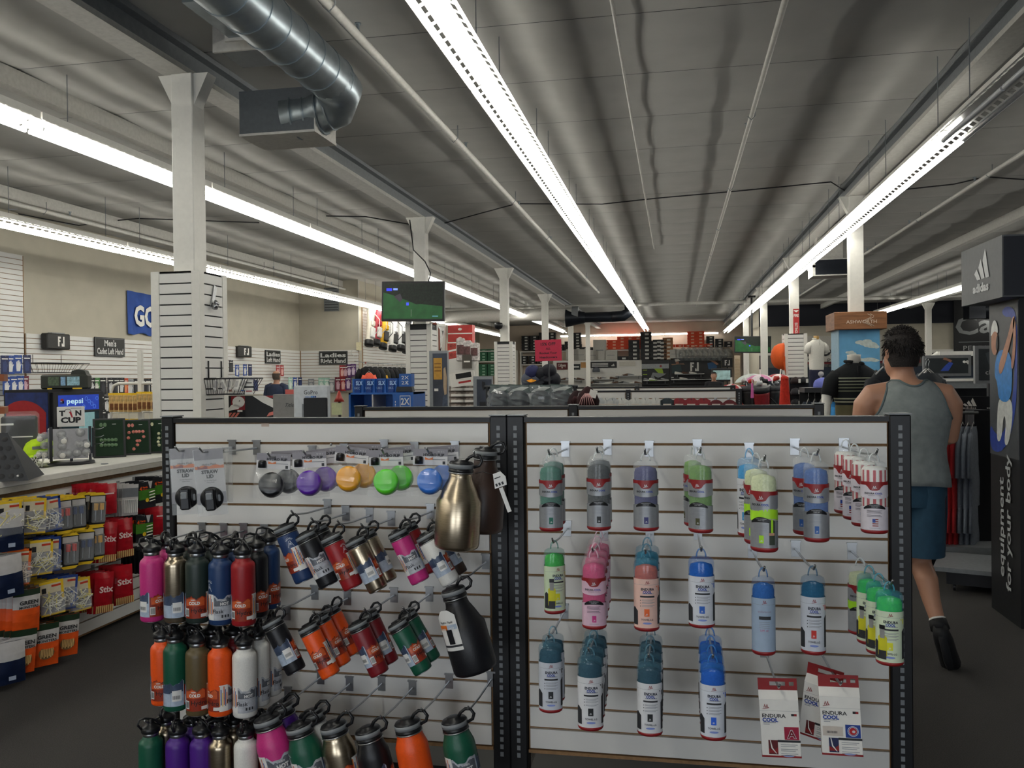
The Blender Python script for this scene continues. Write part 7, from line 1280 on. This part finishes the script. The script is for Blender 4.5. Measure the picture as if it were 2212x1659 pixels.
# ================= people =================
def loftm(mb,rings,m,n=18,cap=True):
    vs=[]
    for cx,cy,cz,rx,ry in rings:
        for q in range(n): t=2*math.pi*q/n; vs.append((cx+rx*math.cos(t),cy+ry*math.sin(t),cz))
    R_=len(rings); fs=[(a*n+q,a*n+(q+1)%n,(a+1)*n+(q+1)%n,(a+1)*n+q) for a in range(R_-1) for q in range(n)]
    if cap: fs+=[tuple(range(n-1,-1,-1)),tuple((R_-1)*n+q for q in range(n))]
    return mb.add(vs,fs,m,True)
def ball(mb,c,rx,ry,rz,m): 
    rings=[(c[0],c[1],c[2]+rz*math.sin(a),rx*math.cos(a),ry*math.cos(a)) for a in [-1.45+i*.29 for i in range(11)]]; return loftm(mb,rings,m,14)
def hand(mb,w,d,up,m,s=1.):
    """palm, four unequal bent fingers and a thumb growing from wrist w along d"""
    w=Vector(w); d=Vector(d).normalized(); side=d.cross(Vector(up)).normalized(); nrm=side.cross(d)
    mb.tube([w,w+d*.045*s,w+d*.095*s],[.026*s,.036*s,.034*s],m,10,flatten=.6)
    for i,(o,L) in enumerate(((-.027,.062),(-.009,.076),(.009,.07),(.027,.055))):
        b=w+d*.09*s+side*o*s; mb.tube([b,b+d*L*.5*s,b+d*L*.85*s-nrm*L*.35*s,b+d*L*.8*s-nrm*L*.7*s],[.0095*s,.009*s,.0085*s,.007*s],m,6)
    b=w+d*.03*s-side*.03*s; mb.tube([b,b+d*.03*s-side*.03*s,b+d*.06*s-side*.036*s-nrm*.015*s],[.012*s,.011*s,.009*s],m,6)
def finish(o,vox=.009):
    r=o.modifiers.new('remesh','REMESH'); r.mode='VOXEL'; r.voxel_size=vox; r.use_smooth_shade=True
    s=o.modifiers.new('smooth','SMOOTH'); s.factor=.5; s.iterations=4
SKIN=mat('#b98a70',.5,amt=.06,sc=12); SKIN2=mat('#a87c64',.5,amt=.06,sc=12)
def headshape(mb,c,m,face,k=1.):
    """c: head centre; face: unit vector the face looks along"""
    f=Vector(face); sd=Vector((0,0,1)).cross(f); c=Vector(c); rings=[]
    vs=[];n=18;prof=[(-.125,.03,.035,.05),(-.105,.05,.06,.035),(-.07,.066,.082,.018),(-.02,.075,.093,.006),(.04,.078,.098,-.004),(.085,.066,.082,-.008),(.108,.04,.05,-.008),(.116,.012,.016,-.008)]
    for z,rs,rf,of in prof:
        for q in range(n):
            t=2*math.pi*q/n; vs.append(c+sd*(rs*k*math.cos(t))+f*((rf*math.sin(t)+of)*k)+Vector((0,0,z*k)))
    R_=len(prof); mb.add(vs,[(a*n+q,a*n+(q+1)%n,(a+1)*n+(q+1)%n,(a+1)*n+q) for a in range(R_-1) for q in range(n)]+[tuple(range(n-1,-1,-1)),tuple((R_-1)*n+q for q in range(n))],m,True)
    def at(a,b,z): return c+sd*(a*k)+f*(b*k)+Vector((0,0,z*k))
    mb.tube([at(0,.095,.012),at(0,.108,-.012),at(0,.12,-.034),at(0,.1,-.042)],[.008*k,.011*k,.015*k,.011*k],m,8)   # nose
    for s in (-1,1):
        mb.tube([at(s*.076,-.005,.018),at(s*.086,-.016,.01),at(s*.084,-.014,-.018),at(s*.076,-.002,-.034)],[.012*k,.014*k,.012*k,.008*k],m,7)  # ears
        mb.tube([at(s*.022,.09,.026),at(s*.036,.089,.03),at(s*.05,.08,.025)],[.008*k,.009*k,.007*k],m,6)   # brow
    mb.tube([at(-.022,.092,-.07),at(0,.101,-.067),at(.022,.092,-.07)],[.005*k,.009*k,.005*k],m,6)    # lips
    return at
def facebits(o,at,k=1.):
    for s in (-1,1):
        e=MB(); c=at(s*.033,.086,.004); e.lathe([(0,-.011*k),(.009*k,-.006*k),(.011*k,0),(.009*k,.006*k),(0,.011*k)],mat('#e6e2dc',.3),10,M=T(*c)); link('eye',e.mesh('eye'),o)
        p=MB(); c=at(s*.033,.096,.004); p.lathe([(0,-.005*k),(.005*k,0),(0,.005*k)],INK,8,M=T(*c)); link('pupil',p.mesh('pupil'),o)
        b=MB().tube([at(s*.02,.1,.03),at(s*.036,.097,.036),at(s*.054,.084,.028)],.004*k,INK,5); link('eyebrow',b.mesh('eyebrow'),o)
    link('mouth',MB().tube([at(-.02,.1,-.068),at(0,.108,-.0675),at(.02,.1,-.068)],.0025*k,mat('#7a4640',.5),5).mesh('mouth'),o)
# ---- walking man in a grey tank top ----
Yc=4.75
H=WY(1946,764,Yc); face=Vector((-.3,.95,0)).normalized()
b=MB(); at=headshape(b,(H.x,Yc,1.632),SKIN,face)
b.tube([(1.172,4.745,1.44),(1.16,4.755,1.50),(1.152,4.765,1.56)],[.078,.062,.058],SKIN,12)
torsoR=[(1.19,4.77,.86,.15,.105),(1.19,4.77,.93,.165,.115),(1.19,4.76,1.02,.158,.11),(1.19,4.755,1.12,.152,.105),(1.19,4.745,1.22,.168,.115),(1.19,4.74,1.32,.182,.12),(1.185,4.74,1.40,.18,.108),(1.18,4.742,1.455,.13,.085),(1.175,4.745,1.49,.075,.065)]
loftm(b,torsoR,SKIN)
eR=WY(2058,948,4.79); sR=Vector((1.362,4.745,1.405)); wR=Vector((1.24,5.02,1.14))
b.tube([(1.25,4.745,1.42),sR,(1.385,4.75,1.36),(1.392,4.765,1.29),eR+Vector((-.012,0,.01)),(eR+wR)/2+Vector((.01,0,0)),wR],[.07,.066,.062,.054,.044,.04,.027],SKIN,12)
sL=Vector((1.0,4.745,1.405)); eL=Vector((.955,4.79,1.15)); wL=Vector((1.08,5.03,1.12))
b.tube([(1.12,4.745,1.42),sL,(.972,4.75,1.36),(.962,4.765,1.29),eL,(eL+wL)/2,wL],[.07,.066,.062,.054,.044,.04,.027],SKIN,12)
hand(b,wR,(-.25,.9,.15),(0,0,1),SKIN); hand(b,wL,(.3,.9,.15),(0,0,1),SKIN)
kn=WY(1986,1212,4.84); an=WY(2029,1352,4.66); toe=WY(2052,1428,4.78)
b.tube([(1.26,4.77,.9),(1.255,4.8,.74),kn,(kn*.72+an*.28)+Vector((.004,-.022,0)),(kn*.4+an*.6),an],[.095,.085,.058,.056,.045,.034],SKIN,14)
b.tube([an,an*.5+toe*.5,toe],[.034,.04,.03],SKIN,10)
kl=Vector((1.12,4.98,.5)); al=Vector((1.1,5.08,.09))
b.tube([(1.13,4.77,.9),(1.125,4.88,.72),kl,(1.115,5.02,.36),(1.105,5.05,.22),al],[.095,.085,.058,.056,.045,.036],SKIN,14); b.tube([al,(1.1,5.2,.05)],[.036,.03],SKIN,8)
man=b.obj('person'); finish(man); tag(man,'man in a grey tank top, blue shorts and black trainers walking away','person'); facebits(man,at)
# tank top
TK=mat('#868d8c',.9,amt=.12,sc=25,bump=.2); TE=mat('#5d6a6c',.9)
def tr(z):
    for a_,c_ in zip(torsoR,torsoR[1:]):
        if a_[2]<=z<=c_[2]: u=(z-a_[2])/(c_[2]-a_[2]); return [a_[i]+(c_[i]-a_[i])*u for i in range(5)]
    return torsoR[-1]
def tring(z):
    cx,cy,_,rx,ry=tr(z); fl=1.1+.11*max(0,(1.12-z)/.17) if z<1.12 else 1.1-.04*max(0,(z-1.3)/.15); return cx,cy,rx*fl+.004,ry*fl+.012
tm=MB()
HZ=[(z_,9.) for z_ in (.955,.985,1.02,1.08,1.14,1.2,1.25,1.283)]+[(1.295,.19),(1.31,.178),(1.33,.166),(1.36,.153),(1.39,.143),(1.42,.132),(1.445,.122),(1.47,.112),(1.488,.105)]
def backx(z,hx):
    cx,cy,rx,ry=tring(z); return min(hx,rx*.998)
EDG={-1:[],1:[]}
for sy in (-1,1):
    vs=[]; nc=20
    for z,hx in HZ:
        cx,cy,rx,ry=tring(z); h_=backx(z,hx)
        for c_ in range(nc+1):
            x=h_*math.sin(math.pi*(c_/nc-.5)); wv=1+.02*math.sin(c_*1.3+z*14)*max(0,1.283-z)*4; dip=(.03 if sy<0 else .07)*max(0,1-(x/(h_*.72))**2)*max(0,(z-1.4)/.088)**1.5
            zz=z-dip; c2,cy2,rx2,ry2=tring(zz); vs.append((1.185+x*wv,cy2+sy*ry2*wv*math.sqrt(max(0,1-(x/max(rx2,h_*1.0001))**2)),zz-(.02*(x/h_)**2 if z<.97 else 0)))
        if sy<0: (EDG[-1].append(vs[-nc-1]),EDG[1].append(vs[-1])) if z>1.27 else 0
    f=[(i*(nc+1)+c_,i*(nc+1)+c_+1,(i+1)*(nc+1)+c_+1,(i+1)*(nc+1)+c_) for i in range(len(HZ)-1) for c_ in range(nc)]
    tm.add(vs,f if sy<0 else [tuple(reversed(q)) for q in f],TK,True)
    if sy<0: NECK=vs[-nc-1:]
o=link('tank_top',tm.mesh('tank_top'),man); sd=o.modifiers.new('s','SOLIDIFY'); sd.thickness=.006; sd.offset=0
o['label']='heather grey tank top'
def edge(path): link('binding',MB().tube(path,.0065,TE,6).mesh('binding'),man)
for s in (-1,1): edge([(p[0],p[1]-.003,p[2]) for p in EDG[s]])
edge([(p[0],p[1]-.003,p[2]) for p in NECK])
# shorts
SH=mat('#27495f',.85,amt=.12,sc=30); sm=MB()
def leg(cx,c0,c1,s):
    R=[]; 
    for i in range(8):
        u=i/7; z=.955-.38*u; R.append((cx+(c1[0]-cx)*u,4.77+(c1[1]-4.77)*u,z,.098+.014*u,.125+.012*u))
    loftm(sm,R[::-1],SH,20,False)
leg(1.262,None,(1.255,4.81),1); leg(1.12,None,(1.125,4.92),-1); loftm(sm,[(1.19,4.77,.84,.16,.12),(1.19,4.77,.9,.178,.128),(1.19,4.765,1.0,.168,.122)],SH,24,False)
o=link('shorts',sm.mesh('shorts'),man); o['label']='petrol blue shorts'; link('side_seam',MB().tube([(1.362,4.74,.95),(1.368,4.76,.8),(1.365,4.79,.6)],.004,mat('#16303f',.8),5).mesh('side_seam'),man)
# shoes
BKS=mat('#0e0f12',.7,amt=.2)
def shoe_on(a_,t_,nm,up):
    a_=Vector(a_); t_=Vector(t_); d=(t_-a_).normalized(); heel=a_-d*.05+up*-.03
    m=MB().tube([heel,a_*.8+t_*.2-up*.015,a_*.45+t_*.55-up*.02,t_-up*.01,t_+d*.05-up*.006],[.036,.046,.046,.05,.024],BKS,12); m.tube([a_+up*.05,a_+up*.0],[.043,.046],BKS,12); o=link('shoe',m.mesh('shoe'),man); o['label']='black trainer'
    link('sock',MB().tube([a_+up*.06,a_+up*.045],[.04,.042],PAPER,10).mesh('sock'),man); sl=MB().tube([heel-up*.03,a_*.45+t_*.55-up*.05,t_+d*.04-up*.035],[.03,.042,.03],mat('#191a1d',.8),10,flatten=.5); link('sole',sl.mesh('sole'),man)
upv=(kn-an).normalized(); shoe_on(an-upv*.02,toe,'r',upv); shoe_on(al-Vector((0,0,.03)),(1.1,5.23,.045),'l',Vector((0,0,1)))
# hair
HR=mat('#1c1512',.75,amt=.3,sc=120,bump=.5); hm=MB(); sdv=Vector((0,0,1)).cross(face); hc=Vector((H.x,Yc,1.632)); r=random.Random(3)
vs=[];n=20;prof=[(-.075,.066,.072,-.02),(-.04,.079,.09,-.012),(0,.084,.1,-.01),(.045,.087,.106,-.008),(.085,.078,.094,-.008),(.112,.055,.066,-.006),(.126,.025,.03,-.004),(.129,.003,.004,0)]
for z,rs,rf,of in prof:
    for q in range(n):
        t=2*math.pi*q/n; fr=math.sin(t); k2=1. if (fr<.25 or z>.05) else .8
        vs.append(hc+sdv*(rs*k2*math.cos(t))+face*(rf*k2*math.sin(t)+of)+Vector((0,0,z+.012*(fr>.2)*(z<0))))
hm.add(vs,[(a_*n+q,a_*n+(q+1)%n,(a_+1)*n+(q+1)%n,(a_+1)*n+q) for a_ in range(len(prof)-1) for q in range(n)],HR,True)
for i in range(1100):
    t=r.uniform(0,2*math.pi); ph=r.uniform(-.25,1.5)
    if math.sin(t)>.3 and ph<.6: continue
    d=(sdv*(math.cos(t)*math.cos(ph))+face*(math.sin(t)*math.cos(ph))+Vector((0,0,math.sin(ph)))).normalized()
    p0=hc+Vector((0,0,.02))+sdv*(d.dot(sdv)*.082)+face*(d.dot(face)*.1-.008)+Vector((0,0,d.z*.1)); bend=Vector((r.uniform(-.3,.3),r.uniform(-.3,.3),r.uniform(-.4,.7) if ph>.6 else r.uniform(-.9,-.3)))
    q=(d*.6+bend).normalized(); L=r.uniform(.016,.034); hm.tube([p0,p0+q*L*.6,p0+q*L+Vector((0,0,-.004))],[.0035,.0028,.0006],HR,3)
o=link('hair',hm.mesh('hair'),man); o['label']='short dark tousled hair'
# ---- standing figures farther away ----
def figure(px,py_head,Y,label,shirt,trouser,skin,hairc,facing,bald=False,scale=1.):
    h=WY(px,py_head,Y); hz=h.z; k=hz/1.62*scale; M=T(h.x,Y,0)@RZ(facing)@Matrix.Scale(k,4); b=MB(); at=headshape(b,(0,.01,1.62),skin,(0,1,0))
    b.tube([(0,0,1.43),(0,0,1.5),(0,.005,1.55)],[.075,.06,.058],skin,12)
    R=[(0,0,.88,.16,.11),(0,0,1.0,.165,.125),(0,0,1.15,.165,.12),(0,0,1.3,.185,.12),(0,0,1.4,.175,.105),(0,0,1.46,.1,.075)]; loftm(b,R,skin)
    for s in (-1,1):
        b.tube([(s*.1,0,1.41),(s*.185,0,1.39),(s*.215,-.01,1.25),(s*.225,0,1.1),(s*.2,.12,.98),(s*.15,.2,.97)],[.07,.065,.052,.044,.036,.026],skin,12); hand(b,(s*.15,.2,.97),(-s*.3,.9,0),(0,0,1),skin)
        b.tube([(s*.085,0,.92),(s*.095,.01,.5),(s*.09,0,.09)],[.095,.06,.04],skin,12); b.tube([(s*.09,-.03,.05),(s*.095,.16,.035)],[.04,.035],skin,8)
    o=b.obj('person'); finish(o,.014); o.matrix_world=M; tag(o,label,'person'); facebits(o,at)
    sm=MB(); m=mat(shirt,.85,amt=.1,sc=20); loftm(sm,[(x,y,z,rx*1.1+.006,ry*1.14+.006) for x,y,z,rx,ry in R],m,20,False)
    for s in (-1,1): sm.tube([(s*.1,0,1.41),(s*.187,0,1.392),(s*.217,-.01,1.25),(s*.222,-.005,1.16)],[.082,.078,.068,.066],m,12)
    link('shirt',sm.mesh('shirt'),o); tm=MB()
    for s in (-1,1): tm.tube([(s*.08,0,.98),(s*.09,.0,.9),(s*.095,.01,.5),(s*.09,0,.06)],[.105,.11,.085,.07],mat(trouser,.85),12)
    link('trousers',tm.mesh('trousers'),o)
    for s in (-1,1): link('shoe',MB().tube([(s*.09,-.07,.04),(s*.092,.05,.045),(s*.095,.19,.03)],[.04,.05,.03],BLACK,10).mesh('shoe'),o)
    hm=MB(); hr=mat(hairc,.8,amt=.3,sc=90); top=.05 if bald else .128
    vs=[];n=18;prof=[(-.07,.068,.075),(-.02,.081,.098),(.04,.084,.103)]+([(.062,.081,.097)] if bald else [(.085,.074,.09),(.115,.045,.055),(.126,.004,.005)])
    for z,rs,rf in prof:
        for q in range(n): t=2*math.pi*q/n; k2=1 if math.sin(t)<.2 or z>.05 else .86; vs.append((rs*k2*math.cos(t),.01+rf*k2*math.sin(t)-.008,1.62+z+(.06 if math.sin(t)>.3 and z<0 else 0)))
    hm.add(vs,[(a_*n+q,a_*n+(q+1)%n,(a_+1)*n+(q+1)%n,(a_+1)*n+q) for a_ in range(len(prof)-1) for q in range(n)],hr,True); link('hair',hm.mesh('hair'),o)
figure(597,813,16.4,'balding man in a navy blue shirt seen from behind','#28324a','#20242c',SKIN2,'#4a4038',.0,True)
figure(1542,812,23.5,'dark-haired clerk in a black shirt facing the viewer','#14151a','#1a1b20',SKIN2,'#14110f',math.pi)
